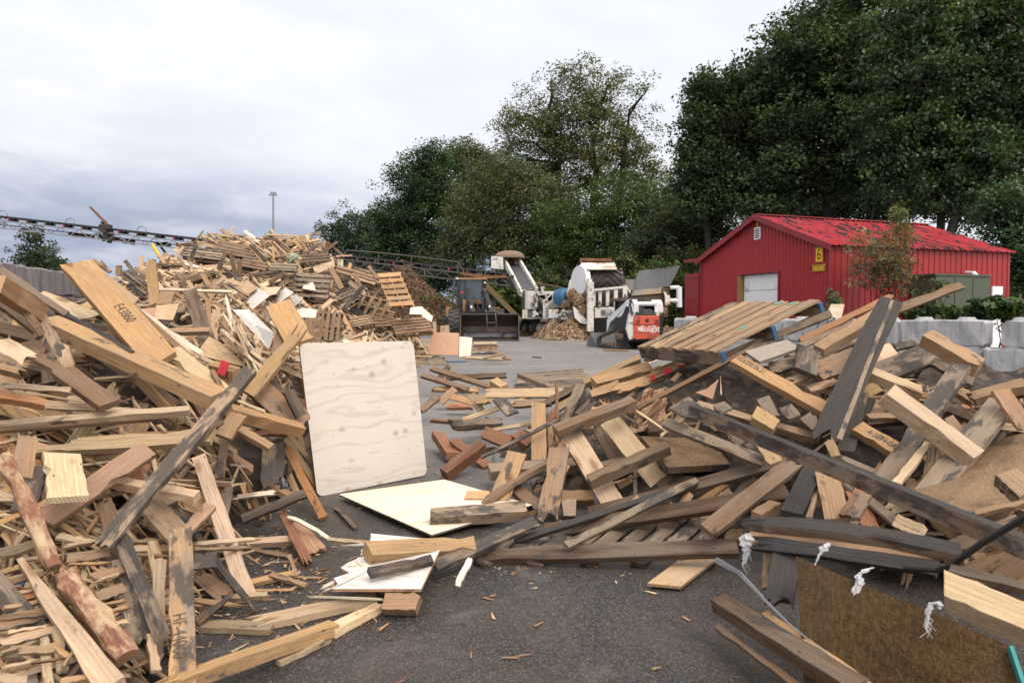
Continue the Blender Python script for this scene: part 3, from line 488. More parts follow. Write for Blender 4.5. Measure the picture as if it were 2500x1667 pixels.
s2, z2 = hit_side(2419, 699); s3, _ = hit_side(2444, 699); mb = MB(); mb.box(BP(GW + .04, (s2 + s3) / 2, z2 / 2), (s3 - s2, .05, z2), R2); wd = mb.build('side_door', M['white_clean'], BARN); mb = MB(); mb.tube(BP(GW + .07, s2 + .12, z2 * .47), BP(GW + .13, s2 + .12, z2 * .47), .03); mb.build('handle', M['galv'], wd)
# willow-like shrub in front of the side wall, weeds along the wall top
bush('shrub', 'tall reddish-green willowy shrub growing in front of the barn side', 2165, 640, 18.9, 100, 100, 4300, .15, (.11, .10, .042), .17, .9, None, 'shrub', 26, .16, 16)
bush('shrub_top', 'thin green upper part of the willowy shrub rising above the barn eave', 2190, 545, 18.95, 32, 55, 900, .13, (.10, .12, .045), .2, .5, None, 'shrub_top', 5, .12, 12)  # top of the same shrub, built as a separate object
for k, (x, y, rx, ry, n, d, tint, lab) in enumerate(((2330, 762, 50, 16, 1500, 17.6, (.045, .075, .022), 'leafy green weed clump in front of the green cabinet'), (2400, 752, 40, 26, 1800, 16.8, (.04, .08, .025), 'bushy vine climbing before the white side door'), (2462, 745, 42, 32, 2200, 16.4, (.05, .085, .025), 'weed clump with heart-shaped leaves at the right end of the wall'), (2250, 758, 40, 20, 1300, 18., (.05, .08, .025), 'low weeds on the wall beneath the raised plank'), (2027, 730, 20, 26, 160, 17.6, (.09, .13, .075), 'young plant with round pale leaves behind the top pallet'), (2300, 705, 30, 25, 350, 17.9, (.10, .11, .05), 'thin reddish sprays in front of the cabinet edge'))):
    bush('weed', lab, x, y, d, rx, ry, n, .12 if k != 5 else .1, tint, .75, .1, 'weeds along the concrete block wall', 'weed', 8, .10)
# ================================================================== concrete block walls
def mat_concrete(name, a, b_):
    m, t, b = nt(name); o = objco(t); c = mix(t, mapr(t, noise(t, o, 2.2, 6, .65), .3, .7), a, b_); c = mix(t, mapr(t, noise(t, scaled(t, o, (3, 3, .6)), 2, 6, .7), .47, .66, 0, .6), c, mix(t, 1., a, (.5, .48, .47), 'MULTIPLY'))
    pit = vor(t, o, 16); c = mix(t, mapr(t, noise(t, o, 1.1, 6, .7), .54, .70, 0, .6), c, (.10, .095, .08)); c = mix(t, mapr(t, pit, .16, .1, 0, .6), c, (.12, .11, .11)); L(t, c, b.inputs['Base Color']); b.inputs['Roughness'].default_value = .9; bump(t, b, noise(t, o, 14, 6, .65), .5, .02); return m
M['concrete'] = mat_concrete('pale_concrete', (.26, .265, .28), (.40, .40, .41)); M['concrete_dark'] = mat_concrete('stained_concrete', (.16, .135, .14), (.24, .215, .225))
def block(name, label, c, u, ln, mat, group, hgt=.6, w=.6, studs=True, rough=.05):
    u = Vector(u).normalized(); n = Vector((-u.y, u.x, 0)); T = thing(name, label, 'concrete block', Vector((c[0], c[1], c[2])), group); mb = MB(); nx = 9; v = []; rnd = lambda: random.uniform(-rough, rough) * .5
    ch = .035
    secs = [(-ln / 2, .05), (-ln / 2 + .06, 0), (-ln / 4, 0), (0, 0), (ln / 4, 0), (ln / 2 - .06, 0), (ln / 2, .05)]
    prof = [(-w / 2 + ch, 0), (w / 2 - ch, 0), (w / 2, ch), (w / 2, hgt - ch), (w / 2 - ch, hgt), (-w / 2 + ch, hgt), (-w / 2, hgt - ch), (-w / 2, ch)]
    for x, ins in secs:
        for (y, z) in prof:
            k = 1 - ins / (w / 2) ; v.append(Vector(c) + u * (x + rnd()) + n * (y * k + rnd()) + Z * ((z - hgt / 2) * k + hgt / 2 + rnd()))
    f = []; q = len(prof)
    for i in range(len(secs) - 1):
        for j in range(q): f.append((i * q + j, i * q + (j + 1) % q, (i + 1) * q + (j + 1) % q, (i + 1) * q + j))
    f += [tuple(range(q - 1, -1, -1)), tuple(range((len(secs) - 1) * q, len(secs) * q))]; mb.add(v, f); mb.build('body', mat, T)
    if studs:
        for x in ((-ln / 4, ln / 4) if ln > 1 else (0,)):
            mb = MB(); p = Vector(c) + u * x + Z * hgt; mb.tube(p - Z * .03, p + Z * .075, .24, .15, 12); mb.build('stud', mat, T)
    return T
wa = P(2600, 785, 14.6); wb = P(1820, 775, 20.2); wa.z = wb.z = 0; wd_ = (wb - wa); wl = wd_.length; wu = wd_ / wl
GB = 'pale concrete blocks of the low wall before the barn'
xx = -.2; i = 0; lens = [1.25, 1.8, 1.2, 1.8, 1.8, 1.8]
tl = ['end block of the top row at the picture edge', 'second top-row block right of the dark gap', 'top-row block with a chipped corner left of the dark gap', 'long top-row block right of the black plank', 'top-row block hidden behind the crossed planks', 'far top-row block behind the wooden pallet']
for i, ln in enumerate(lens):
    c = wa + wu * (xx + ln / 2); block('concrete_block', 'pale grey concrete ' + tl[i], (c.x, c.y, .64), wu, ln - .02, M['concrete'], GB); xx += ln + (.30 if i == 0 else .01)
xx = -.4; bl = ['large lower-row block jutting out under the gap', 'lower-row block beneath the chipped corner', 'lower-row block behind the nailed beam', 'lower-row block half buried by planks', 'lower-row block farthest behind the pallet']
for i, ln in enumerate([1.8, 1.8, 1.8, 1.8, 1.8]):
    c = wa + wu * (xx + ln / 2) + Vector((-.1 if i == 0 else 0, -.12 if i == 0 else 0, 0)); block('concrete_block', 'pale grey concrete ' + bl[i], (c.x, c.y, .02), wu, ln - .02, M['concrete'], GB, .605, studs=False); xx += ln + .01
# tall stained wall on the left
la = P(-120, 640, 12.6); lb_ = P(190, 690, 18.6); la.z = lb_.z = 0; lu = (lb_ - la).normalized(); ll = (lb_ - la).length; nb = 5; bw = ll / nb; GL = 'stained concrete blocks of the tall wall on the left'
wn = ['at the near end', 'second from the near end', 'in the middle', 'second from the far end', 'at the far end beside the stamped beam']
for rrow in (3, 2):
    for i in range(nb):
        c = la + lu * (bw * (i + .5)); block('concrete_block', ('stained purplish-grey top-row wall block ' if rrow == 3 else 'dark stained wall block below the top row ') + wn[i], (c.x, c.y, rrow * .61), lu, bw - .02, M['concrete_dark'], GL, .6, .6, False)
for rrow in (1, 0):
    c = la + lu * ll / 2; block('concrete_footing', 'dark concrete footing course of the left wall behind the planks, ' + ('upper' if rrow else 'lower') + ' of two', (c.x, c.y, rrow * .61), lu, ll, M['concrete_dark'], None, .6, .6, False)
# ================================================================== conveyor, light mast
def cyl_line(x): return 527.5 + x * .1135
CV = thing('conveyor', 'long lattice truss stacking conveyor sloping up to the left behind the wood heap', 'conveyor', Vector((P(600, 600, 43.2).x, 43.2, 0)))
D0, D1 = 42.6, 43.6
def CVP(x, dy, d): return P(x, cyl_line(x) + dy, d)
x0, x1 = -60, 1243
for xa, xb, mt in ((-60, 738, 'galv'), (738, 1243, 'truss_dark')):
    mb = MB()
    for d in (D0, D1):
        for dy in (11, 29): mb.bar(CVP(xa, dy, d), CVP(xb, dy, d), .075)
    step = 23; k = 0; x = xa
    while x < xb:
        for d in (D0, D1):
            a, b_ = (11, 29) if k % 2 else (29, 11); mb.bar(CVP(x, a, d), CVP(min(x + step, xb), b_, d), .045)
        if k % 4 == 0:
            mb.bar(CVP(x, 29, D0), CVP(x, 29, D1), .04); mb.bar(CVP(x, 11, D0), CVP(x, 11, D1), .04)
        if k % 10 == 3: mb.bar(CVP(x, 11, D0), CVP(x, 29, D0), .10)
        x += step; k += 1
    mb.build('truss', M[mt], CV)
mb = MB(); mb.bar(CVP(x0, 1.5, D0 + .5), CVP(x1, 1.5, D0 + .5), .95, .10); mb.bar(CVP(x0, 21, D0 + .5), CVP(x1, 21, D0 + .5), .8, .03); mb.build('belt', M['black'], CV)
x = 20; k = 0
while x < 1230:
    mb = MB(); mb.bar(CVP(x, 3, D0), CVP(x, 10, D0), .07, .05, 1); mb.tube(CVP(x + 3, 5, D0 + .05), CVP(x + 12, 9, D0 + .3), .09, .09); mb.tube(CVP(x + 12, 9, D0 + .3), CVP(x + 22, 5, D0 + .9), .09, .09); mb.bar(CVP(x + 24, 2, D0), CVP(x + 24, 11, D0), .07, .04); mb.bar(CVP(x - 1, 9.5, D0), CVP(x + 25, 10, D0), .06, .05)
    mb.build('idler', [M['black'], M['rustpart'] if k % 3 else M['redmark']], CV); x += 44.8; k += 1
for xc in (4, 168, 343, 514, 685):
    pts = [CVP(xc + 11 * math.cos(a) + 3, -8 + 2 - 11 * math.sin(a) + 3, D0 + .5) for a in [math.pi * (-.35 + 1.7 * j / 14) for j in range(15)]]
    mb = MB(); mb.path(pts, .03, 5); mb.build('hoop', M['galv'], CV)
# lattice tail arm and drive clutter
mb = MB(); mb.bar(CVP(218, -47, D0), CVP(262, -6, D0), .06); mb.bar(CVP(222, -47, D0), CVP(266, -8, D0), .06)
for j in range(7): mb.bar(CVP(219 + j * 6.5, -47 + j * 6, D0), CVP(226 + j * 6.5, -43.5 + j * 6, D0), .04)
mb.build('lattice_arm', M['rustpart'], CV)
mb = MB(); rr = random.Random(5)
for j in range(26): mb.box(CVP(rr.gauss(262, 9), rr.gauss(12, 10), D0 + rr.uniform(-.3, .6)), [rr.uniform(.1, .4) for _ in range(3)], Matrix.Rotation(rr.uniform(0, 3), 3, 'Y'))
mb.build('drive_unit', mat_plain('greasy_machinery', (.04, .03, .026), .8), CV)
mb = MB()
for j in range(24):
    x = rr.choice([60, 190, 270, 300, 400, 520, 230]) + rr.gauss(0, 10); mb.box(CVP(x, 24 + rr.uniform(-2, 4), D0 + .5), (rr.uniform(.2, .6), .5, rr.uniform(.06, .2)), Matrix.Rotation(rr.uniform(-.4, .4), 3, 'Y'))
mb.build('debris', M['mulch'], CV)['kind'] = 'stuff'
mb = MB(); mb.bar(P(371, 597, 42.3), P(428, 690, 41), .13); mb.bar(P(468, 648, 41.2), P(470, 690, 41), .2); mb.build('support_strut', M['yellow'], CV)
mb = MB(); mb.bar(P(392, 602, 43.8), P(448, 675, 44.5), .12); mb.build('support_strut', M['black'], CV)
mb = MB(); mb.bar(P(1183, 693, 41.), P(1272, 782, 41.), .30); mb.build('support_leg', M['yellow_dirty'], CV)
mb = MB(); pr = [(838, 632), (846, 611), (935, 618), (1040, 629), (1119, 640)]
for a, b_ in zip(pr[:-1], pr[1:]): mb.tube(P(*a, D0), P(*b_, D0), .035)
for x, y in ((925, 618), (1005, 626), (1119, 640)): mb.tube(P(x, y, D0), P(x - 3, cyl_line(x) + 11, D0), .035)
mb.tube(P(1119, 640, D0), P(1137, 672, D0), .035); mb.build('hand_rail', M['truss_dark'], CV)
mb = MB(); mb.pp('S', [(1123, 664), (1180, 672), (1235, 672), (1239, 678), (1180, 680), (1126, 670)], D0 - .1, .3); mb.build('cable_bundle', M['rustpart'], CV)
PL = thing('light_mast', 'tall thin floodlight mast far behind the wood heap', 'light mast', P(667, 765, 85)); mb = MB(); b0 = P(667, 765, 85); b0.z = 0; mb.tube(b0, P(667, 472, 85), .22, .10, 8); mb.build('pole', M['galv'], PL)
for dx, dy in ((-7, 476), (6, 476), (-4, 471), (4, 471)): mb = MB(); mb.box(P(667 + dx, dy, 85), (.26, .25, .18)); mb.bar(P(667, dy + 1, 85), P(667 + dx, dy + 1, 85), .06); mb.build('lamp_head', M['galv'], PL)
mb = MB(); a = P(156, 652, 60); c = P(156, 690, 60); mb.bar(a, (a.x, 60, 0), .30); T = thing('yellow_post', 'small yellow post beyond the left block wall', 'post', (a.x, 60, 0)); mb.build('post', M['yellow'], T); mb = MB(); mb.box((a.x, 59.85, a.z - .4), (.34, .05, .1)); mb.build('band', M['black_line'], T)
# ================================================================== mulch and chip heaps
def heap(name, label, cx, d, rx, ry, h, mat, seed, lean=0., nchip=0, sz=.12, chipcols=None):
    rr = np.random.default_rng(seed); c = P(cx, 765, d); n = 44; mb = MB(); vs = []; fs = []
    ph = rr.uniform(0, 6, 8)
    def hz(u, v):
        a = math.atan2(v, u); r = math.hypot(u, v) / (1 + .10 * math.sin(2 * a + ph[0]) + .06 * math.sin(5 * a + ph[1])); return h * max(0, 1 - r) ** .92 * (1 + .07 * math.sin(u * 7 + ph[2]) * math.cos(v * 6 + ph[3])) + .06 * math.sin(u * 19 + ph[4]) * math.sin(v * 17) * (r < .95)
    for j in range(n + 1):
        for i in range(n + 1):
            u = -1.2 + 2.4 * i / n; v = -1.2 + 2.4 * j / n; vs.append((c.x + u * rx + lean * max(0, hz(u, v)), d + v * ry, hz(u, v) - .03 + rr.normal(0, .012)))
    for j in range(n):
        for i in range(n): fs.append((j * (n + 1) + i, j * (n + 1) + i + 1, (j + 1) * (n + 1) + i + 1, (j + 1) * (n + 1) + i))
    mb.add(vs, fs)
    o = mb.build(name, mat, smooth=False); tag(o, label, 'chip heap', None, 'thing')
    if nchip:   # loose chips lying on the slope, part of the heap
        u = rr.uniform(-1, 1, nchip); v = rr.uniform(-1, .6, nchip); k = MB()
        for a, b_ in zip(u, v):
            z = hz(a, b_)
            if z < .02: continue
            s = sz * rr.uniform(.5, 1.6); k.box((c.x + a * rx + lean * z, d + b_ * ry, z + .01), (s, s * .3, s * .14), Matrix.Rotation(rr.uniform(0, 6), 3, 'Z') @ Matrix.Rotation(rr.normal(0, .5), 3, 'Y'), int(rr.integers(3)))
        k.build('loose_chips', chipcols, o)['kind'] = 'stuff'
    return o
CC = [mat_plain('chip_pale', (.48, .34, .21), .9), mat_plain('chip_tan', (.30, .19, .10), .9), mat_plain('chip_brown', (.14, .085, .05), .9)]
MC = [mat_plain('mulch_tan', (.24, .13, .065), .9), mat_plain('mulch_brown', (.10, .055, .028), .9), mat_plain('mulch_dark', (.05, .028, .016), .9)]
heap('mulch_heap', 'large dark brown mulch heap behind the wheel loader', 985, 50, 5.2, 4.5, 5.0, M['mulch'], 3, 0, 6500, .17, MC)
heap('chip_heap', 'tan heap of fresh wood chips under the white grinder', 1395, 36.6, 1.5, 1.6, 1.18, M['chips'], 4, 0, 3600, .13, CC)
heap('chip_heap', 'smaller dusty brown chip heap beside the grinder tyres', 1352, 38.2, 1.35, 1.5, 1.15, M['chips'], 5, 0, 900, .10, CC[1:])
heap('chip_heap', 'low chip heap showing right of the red compact loader', 1628, 32.5, .9, .9, .85, M['chips'], 6, 0, 600, .10, CC)
heap('chip_heap', 'strip of dark chips around the grinder wheels', 1265, 43.4, 1.9, .8, .32, M['mulch'], 8, 0, 500, .12, MC)
def ring(mb, c, ax, r0, r1, w, n=24, m=0):
    """annular wheel body: outer radius r0, inner r1, width w along ax"""
    ax = Vector(ax).normalized(); u = ax.cross(Vector((0, 0, 1))).normalized(); v = u.cross(ax); c = Vector(c); prof = [(r1, -w / 2), (r0 - .06 * r0, -w / 2), (r0, -w * .34), (r0, w * .34), (r0 - .06 * r0, w / 2), (r1, w / 2)]; vs = []; fs = []; q = len(prof)
    for k in range(n):
        a = 2 * math.pi * k / n
        for r, z in prof: vs.append(c + ax * z + (u * math.cos(a) + v * math.sin(a)) * r)
    for k in range(n):
        for j in range(q): fs.append((k * q + j, k * q + (j + 1) % q, ((k + 1) % n) * q + (j + 1) % q, ((k + 1) % n) * q + j))
    mb.add(vs, fs, m); return u, v
def wheel(parent, c, ax, R, w, rimr, tyremat, rimmat, lugs=0, dish=.12):
    ax = Vector(ax).normalized(); c = Vector(c); mb = MB(); u, v = ring(mb, c, ax, R, rimr, w)
    for k in range(lugs):
        a = 2 * math.pi * k / lugs
        for sd in (-1, 1):
            aa = a + (math.pi / lugs if sd > 0 else 0); p = c + ax * (sd * w * .27) + (u * math.cos(aa) + v * math.sin(aa)) * (R + .012); rd = (u * math.cos(aa) + v * math.sin(aa)); tg = ax.cross(rd)
            tgs = (tg + ax * .5 * sd).normalized(); mb.box(p, (w * .42, .11 * R, .075), Matrix(((ax - tg * .4 * sd).normalized(), tgs, rd)).transposed())
    ty = mb.build('tyre', tyremat); wl = thing_part('wheel', parent, c); reparent(ty, wl)
    mb = MB(); ring(mb, c, ax, rimr, rimr * .78, w * .86); mb.tube(c - ax * w * dish, c + ax * w * dish, rimr * .8, rimr * .8, 20); mb.tube(c - ax * w * .34, c + ax * w * .34, rimr * .34, rimr * .3, 12)
    for k in range(8):
        a = 2 * math.pi * k / 8; p = c + (u * math.cos(a) + v * math.sin(a)) * rimr * .5; mb.tube(p - ax * w * .2, p + ax * w * .2, .03 * R / .4)
    reparent(mb.build('rim', rimmat), wl); return wl
def thing_part(name, parent, c):
    o = bpy.data.objects.new(name, None); COL.objects.link(o); c = Vector(c); WL[o.name] = c; o.parent = parent; o.location = c - WL[parent.name]; o.empty_display_size = .1; return o
def reparent(o, p): o.parent = p; o.location = WL[o.name] - WL[p.name]; return o
# ================================================================== wheel loader
LC = Q('W', 890, 1450, 36.3); WLD = thing('wheel_loader', 'dark grimy wheel loader facing the yard with its wide bucket lowered', 'wheel loader', Vector((LC.x, 37, 0)))
xl, xr = Q('W', 432, 1200, 34.6).x, Q('W', 1408, 1200, 34.6).x; xm = (xl + xr) / 2; wbk = xr - xl; zt = Q('W', 900, 1005, 35.2).z
prof = [(34.45, .02), (35.1, .04), (35.55, .14), (35.85, .42), (35.9, .72), (35.7, 1.0), (35.25, zt)]
mb = MB(); th = .05
for (a, b_) in zip(prof[:-1], prof[1:]):
    mb.hexa([(xl, a[0], a[1]), (xr, a[0], a[1]), (xr, b_[0], b_[1]), (xl, b_[0], b_[1])], [(xl, a[0] + th, a[1] - .01), (xr, a[0] + th, a[1] - .01), (xr, b_[0] + th, b_[1] + .01), (xl, b_[0] + th, b_[1] + .01)])
bk = mb.build('bucket', M['steel_brown'], WLD)
for x in (xl, xr): mb = MB(); mb.prism([(x - .02, p[0], p[1]) for p in prof] + [(x - .02, 34.95, zt * .9), (x - .02, 34.5, .25)], (.04, 0, 0)); mb.build('side_plate', M['steel_brown'], bk)
mb = MB(); mb.box((xm, 34.43, .035), (wbk + .08, .16, .045)); mb.build('cutting_edge', M['steel'], bk)
mb = MB(); mb.bar((xl, 35.2, zt + .02), (xr, 35.2, zt + .02), .10, .07); mb.build('top_lip', M['steel'], bk)
mb = MB(); mb.prism([(xl + .1, 35.50, .16), (xr - .1, 35.50, .16), (xr - .1, 35.74, .36), (xl + .1, 35.74, .36)], (0, -.012, .01)); mb.build('wear_plate', mat_paint('polished_wear_steel', (.22, .22, .25), .3, (.05, .04, .035), .28, 2.4, .5), bk)
mb = MB()
for xa, xb in ((858, 880), (1005, 1034)): mb.path([Q('W', xa, 930, 34.95), Q('W', xa + 14, 1010, 34.8), Q('W', xb - 2, 1120, 34.72), Q('W', xb, 1262, 34.8)], .035)
for y in (962, 1142, 1258): mb.bar(Q('W', 866, y, 34.8), Q('W', 1030, y - 2, 34.8), .05)
mb.build('step_ladder', M['steel'], WLD)
# body, arms, cab
bx0, bx1 = Q('W', 395, 900, 37).x, Q('W', 1000, 900, 37).x; ax_ = (bx0 + bx1) / 2
mb = MB(); mb.box((ax_, 38.6, 1.05), (1.5, 4.2, .9)); mb.box((ax_, 36.9, 1.35), (1.1, 1.0, 1.1)); mb.box((ax_, 41.2, 1.55), (1.9, 2.4, 1.2)); mb.build('body', M['loader_dark'], WLD)
mb = MB(); mb.pbox('W', 195, 872, 300, 1040, 38.6, .9); mb.build('fender_box', M['orange'], WLD)
for s, (p0, p1, p2) in ((0, ((575, 640), (600, 820), (640, 1005))), (1, ((820, 610), (880, 780), (950, 1005)))):
    mb = MB(); mb.bar(Q('W', *p0, 37.2), Q('W', *p1, 36.6), .22, .34); mb.bar(Q('W', *p1, 36.6), Q('W', *p2, 35.9), .24, .36); mb.tube(Q('W', p1[0] - 20, p1[1], 36.5), Q('W', p1[0] + 30, p1[1] + 6, 36.5), .16); mb.build('lift_arm', M['loader_dark'], WLD)
    mb = MB(); mb.tube(Q('W', p0[0] + 42, p0[1] + 60, 36.9), Q('W', p2[0] - 10, p2[1] - 120, 36.2), .07); mb.tube(Q('W', p2[0] - 10, p2[1] - 200, 36.3), Q('W', p2[0] - 10, p2[1] - 60, 36.1), .04); mb.build('hydraulic_cylinder', M['steel'], WLD)
for x, y in ((655, 830), (735, 815), (785, 850), (680, 860)): mb = MB(); mb.pbox('W', x - 22, y - 60, x + 22, y + 60, 36.4, .2); mb.build('pivot_lug', M['rustpart'], WLD)
mb = MB()
for k in range(7):
    a = Q('W', 560 + k * 55, 720 + 30 * math.sin(k), 36.7); c = Q('W', 600 + k * 45, 960, 36.1); mid = a.lerp(c, .5) + Vector((.12 * math.sin(k * 2), -.2, .12)); mb.path([a, a.lerp(mid, .6), mid, c], .025, 5)
mb.path([Q('W', 545, 490, 36.9), Q('W', 545, 640, 36.9)], .02); mb.path([Q('W', 590, 600, 36.9), Q('W', 560, 565, 36.9), Q('W', 545, 640, 36.9), Q('W', 620, 700, 36.8)], .025)
mb.path([Q('W', 800, 590, 36.8), Q('W', 860, 640, 36.8), Q('W', 905, 740, 36.7), Q('W', 905, 860, 36.6)], .03); mb.build('hydraulic_hose', M['black'], WLD)
cx0, cx1 = Q('W', 385, 900, 38.).x, Q('W', 838, 900, 38.).x; zc0, zc1 = Q('W', 500, 940, 38).z, Q('W', 500, 425, 38.).z
CAB = thing_part('cab', WLD, ((cx0 + cx1) / 2, 39, zc0))
mb = MB()
for x in (cx0 + .05, cx1 - .05):
    for y in (38.05, 39.75): mb.bar((x, y, zc0), (x, y, zc1), .17)
mb.box(((cx0 + cx1) / 2, 38.9, zc0 + .12), (cx1 - cx0 - .02, 1.8, .28)); mb.bar((Q('W', 515, 500, 38).x, 38.05, zc0), (Q('W', 515, 500, 38).x, 38.05, zc1), .06); reparent(mb.build('frame', M['loader_dark']), CAB)
mb = MB(); mb.box(((cx0 + cx1) / 2, 38.9, zc1 + .05), (cx1 - cx0 + .2, 2.0, .10)); reparent(mb.build('roof', M['orange']), CAB)
mb = MB(); mb.box(((Q('W', 518, 0, 38).x + cx1 - .1) / 2, 38.06, (zc0 + .3 + zc1) / 2), (cx1 - .1 - Q('W', 518, 0, 38).x, .02, zc1 - zc0 - .32)); reparent(mb.build('windscreen', M['glass']), CAB); mb = MB(); mb.box((Q('W', 450, 0, 38).x, 38.07, (zc0 + .3 + zc1) / 2), (.48, .02, zc1 - zc0 - .32)); mb.box(((cx0 + cx1) / 2, 39.2, (zc0 + zc1) / 2), (.7, .5, 1.1)); reparent(mb.build('quarter_window', M['glass_dark']), CAB)
mb = MB(); mb.box((cx0 + .03, 38.9, (zc0 + .3 + zc1) / 2), (.02, 1.55, zc1 - zc0 - .32)); mb.box((cx1 - .03, 38.9, (zc0 + .3 + zc1) / 2), (.02, 1.55, zc1 - zc0 - .32)); reparent(mb.build('side_window', M['glass_dark']), CAB)
mb = MB(); mb.pbox('W', 312, 450, 356, 690, 38.3, .06); mb.build('mirror', M['glass'], WLD); mb = MB(); mb.bar(Q('W', 312, 688, 38.3), Q('W', 390, 690, 38.2), .05); mb.bar(Q('W', 316, 450, 38.35), Q('W', 395, 440, 38.3), .05); mb.bar(Q('W', 312, 690, 38.35), Q('W', 312, 930, 38.3), .06); mb.build('mirror_bracket', M['loader_dark'], WLD)
mb = MB(); c = Q('W', 465, 640, 37.8); mb.tube(c, c + Vector((0, .1, 0)), .075); mb.build('warning_lamp', M['redmark'], WLD)
for x, y in ((617, 878), (922, 876)): mb = MB(); mb.pbox('W', x - 16, y - 22, x + 16, y + 22, 36.0, .12); mb.build('headlight', M['white_clean'], WLD)
for x, y in ((845, 475), (385, 408)): mb = MB(); mb.pbox('W', x - 14, y - 14, x + 14, y + 14, 37.7, .14); mb.build('work_lamp', M['white_clean'], WLD)
mb = MB(); mb.pbox('W', 945, 888, 1092, 906, 37.0, .6); mb.pbox('W', 478, 760, 522, 1000, 36.8, .4); mb.build('fender', M['orange'], WLD)
for x, d in ((345, 37.), (1075, 37.)): c = Q('W', x, 1100, d); wheel(WLD, (c.x, d, .80), (1, 0, 0), .80, .62, .40, M['tyre'], M['orange'], 20)
for x, d in ((228, 40.6), (1000, 40.6)): c = Q('W', x, 1100, d); wheel(WLD, (c.x, d, .80), (1, 0, 0), .80, .62, .40, M['tyre'], M['orange'], 20)
# ================================================================== white wood grinder
GR_ = thing('wood_grinder', 'large white wood grinder with chevron feed roller and discharge belt in front of the trees', 'wood grinder', Vector((Q('Y', 200, 1000, 38).x, 38, 0)))
# discharge conveyor
DC = thing_part('discharge_conveyor', GR_, Q('X', 620, 680, 42.))
mb = MB(); mb.prism([Q('X', 325, 290, 46), Q('X', 488, 270, 46), Q('X', 722, 670, 42), Q('X', 540, 690, 42)], (0, .04, -.06)); reparent(mb.build('belt', mat_paint('dark_belt_rubber', (.05, .052, .06), .1, (.1, .08, .07), .6)), DC)
for a, b_ in (((250, 215), (525, 740)), ((488, 235), (757, 690))): mb = MB(); mb.bar(Q('X', *a, 46), Q('X', *b_, 41.9), .16, .36); reparent(mb.build('side_rail', M['white_mottled']), DC)
mb = MB(); mb.pp('X', [(62, 155), (240, 175), (245, 360), (55, 345)], 45.2, 1.2); mb.bar(Q('X', 105, 360, 45.5), Q('X', 105, 420, 45.5), .12); reparent(mb.build('head_box', M['white']), DC)
mb = MB(); q = Q('X', 340, 180, 46.2); n = 14
for j in range(6):
    for i in range(n):
        pass
vs = []; fs = []
for j in range(7):
    for i in range(18):
        a = 2 * math.pi * i / 18; r = math.cos(j / 6 * math.pi / 2) ** .8; vs.append((q.x + 1.02 * r * math.cos(a), q.y + .8 * r * math.sin(a), q.z + .46 * math.sin(j / 6 * math.pi / 2)))
for j in range(6):
    for i in range(18): fs.append((j * 18 + i, j * 18 + (i + 1) % 18, (j + 1) * 18 + (i + 1) % 18, (j + 1) * 18 + i))
mb.add(vs, fs); mb.tube((q.x, q.y, q.z - .06), (q.x, q.y, q.z), 1.04, 1.04, 18); reparent(mb.build('dust_hood', mat_plain('dusty_brown_hood', (.20, .135, .09), .9)), DC)
mb = MB()
for x in (255, 425, 470): mb.bar(Q('X', x, 178, 45.8), Q('X', x, 280, 45.8), .10)
mb.pbox('X', 300, 210, 415, 262, 46.6, .4); mb.bar(Q('X', 280, 0, 46), Q('X', 278, 110, 46), .05); reparent(mb.build('head_frame', M['chips_dark']), DC)
mb = MB(); mb.prism([Q('X', 265, 370, 45.4), Q('X', 410, 600, 44), Q('X', 385, 700, 44), Q('X', 330, 600, 44.6)], (0, .05, 0)); mb.build('belt_flap', M['black'], DC)
# deck with engine housing, motor, boxes
mb = MB(); mb.pbox('X', 535, 1095, 850, 1120, 42, 2.3); mb.pbox('X', 850, 1090, 1230, 1140, 41, 2.3); mb.pbox('X', 850, 860, 1240, 945, 41.3, 2.0); mb.build('deck', M['white'], GR_)
mb = MB(); mb.pbox('X', 525, 688, 612, 968, 42, 1.8); mb.build('radiator', M['black'], GR_)
mb = MB(); mb.pbox('X', 612, 700, 700, 972, 42.1, 1.6); c = Q('X', 640, 780, 42.0); mb.tube(Q('X', 655, 970, 42.1), Q('X', 655, 690, 42.1), .36, .36, 16); mb.pbox('X', 545, 676, 715, 705, 42.05, 1.7); mb.pp('X', [(560, 680), (578, 662), (600, 680)], 42.1, .4); mb.pp('X', [(640, 680), (663, 655), (690, 680)], 42.1, .4); mb.build('engine_housing', M['white'], GR_)
mb = MB(); mb.pp('X', [(715, 760), (740, 690), (775, 740), (775, 960), (715, 960)], 42.3, 1.0); mb.build('intake_duct', mat_plain('dark_grey_duct', (.06, .065, .075), .6), GR_)
mb = MB(); mb.pbox('X', 537, 978, 615, 1110, 41.8, 1.5); mb.build('tool_box', M['white'], GR_)
mb = MB(); mb.pbox('X', 617, 985, 710, 1080, 42.2, 1.0); mb.build('side_panel', M['white_mottled'], GR_)
mb = MB(); mb.pbox('X', 822, 640, 868, 705, 42, .4); mb.pbox('X', 815, 622, 876, 642, 42, .5); mb.build('exhaust', M['white'], GR_)
mb = MB()
mb.bar(Q('X', 760, 720, 41.2), Q('X', 1215, 708, 41.2), .16); mb.bar(Q('X', 770, 740, 41.8), Q('X', 910, 735, 41.8), .13)
for p in ([(860, 1090), (862, 850), (1000, 722), (1002, 870)], [(862, 960), (1003, 820)], [(862, 850), (862, 1090)], [(880, 1090), (880, 960)]): mb.path([Q('X', *a, 41) for a in p], .05)
mb.build('stair_rail', M['white'], GR_)
mb = MB(); rr = random.Random(11)
for k in range(5): mb.bar(Q('X', 865, 900 + k * 42, 41.2), Q('X', 960, 880 + k * 42, 41.4), .06, .2)
mb.build('steps', M['white'], GR_)
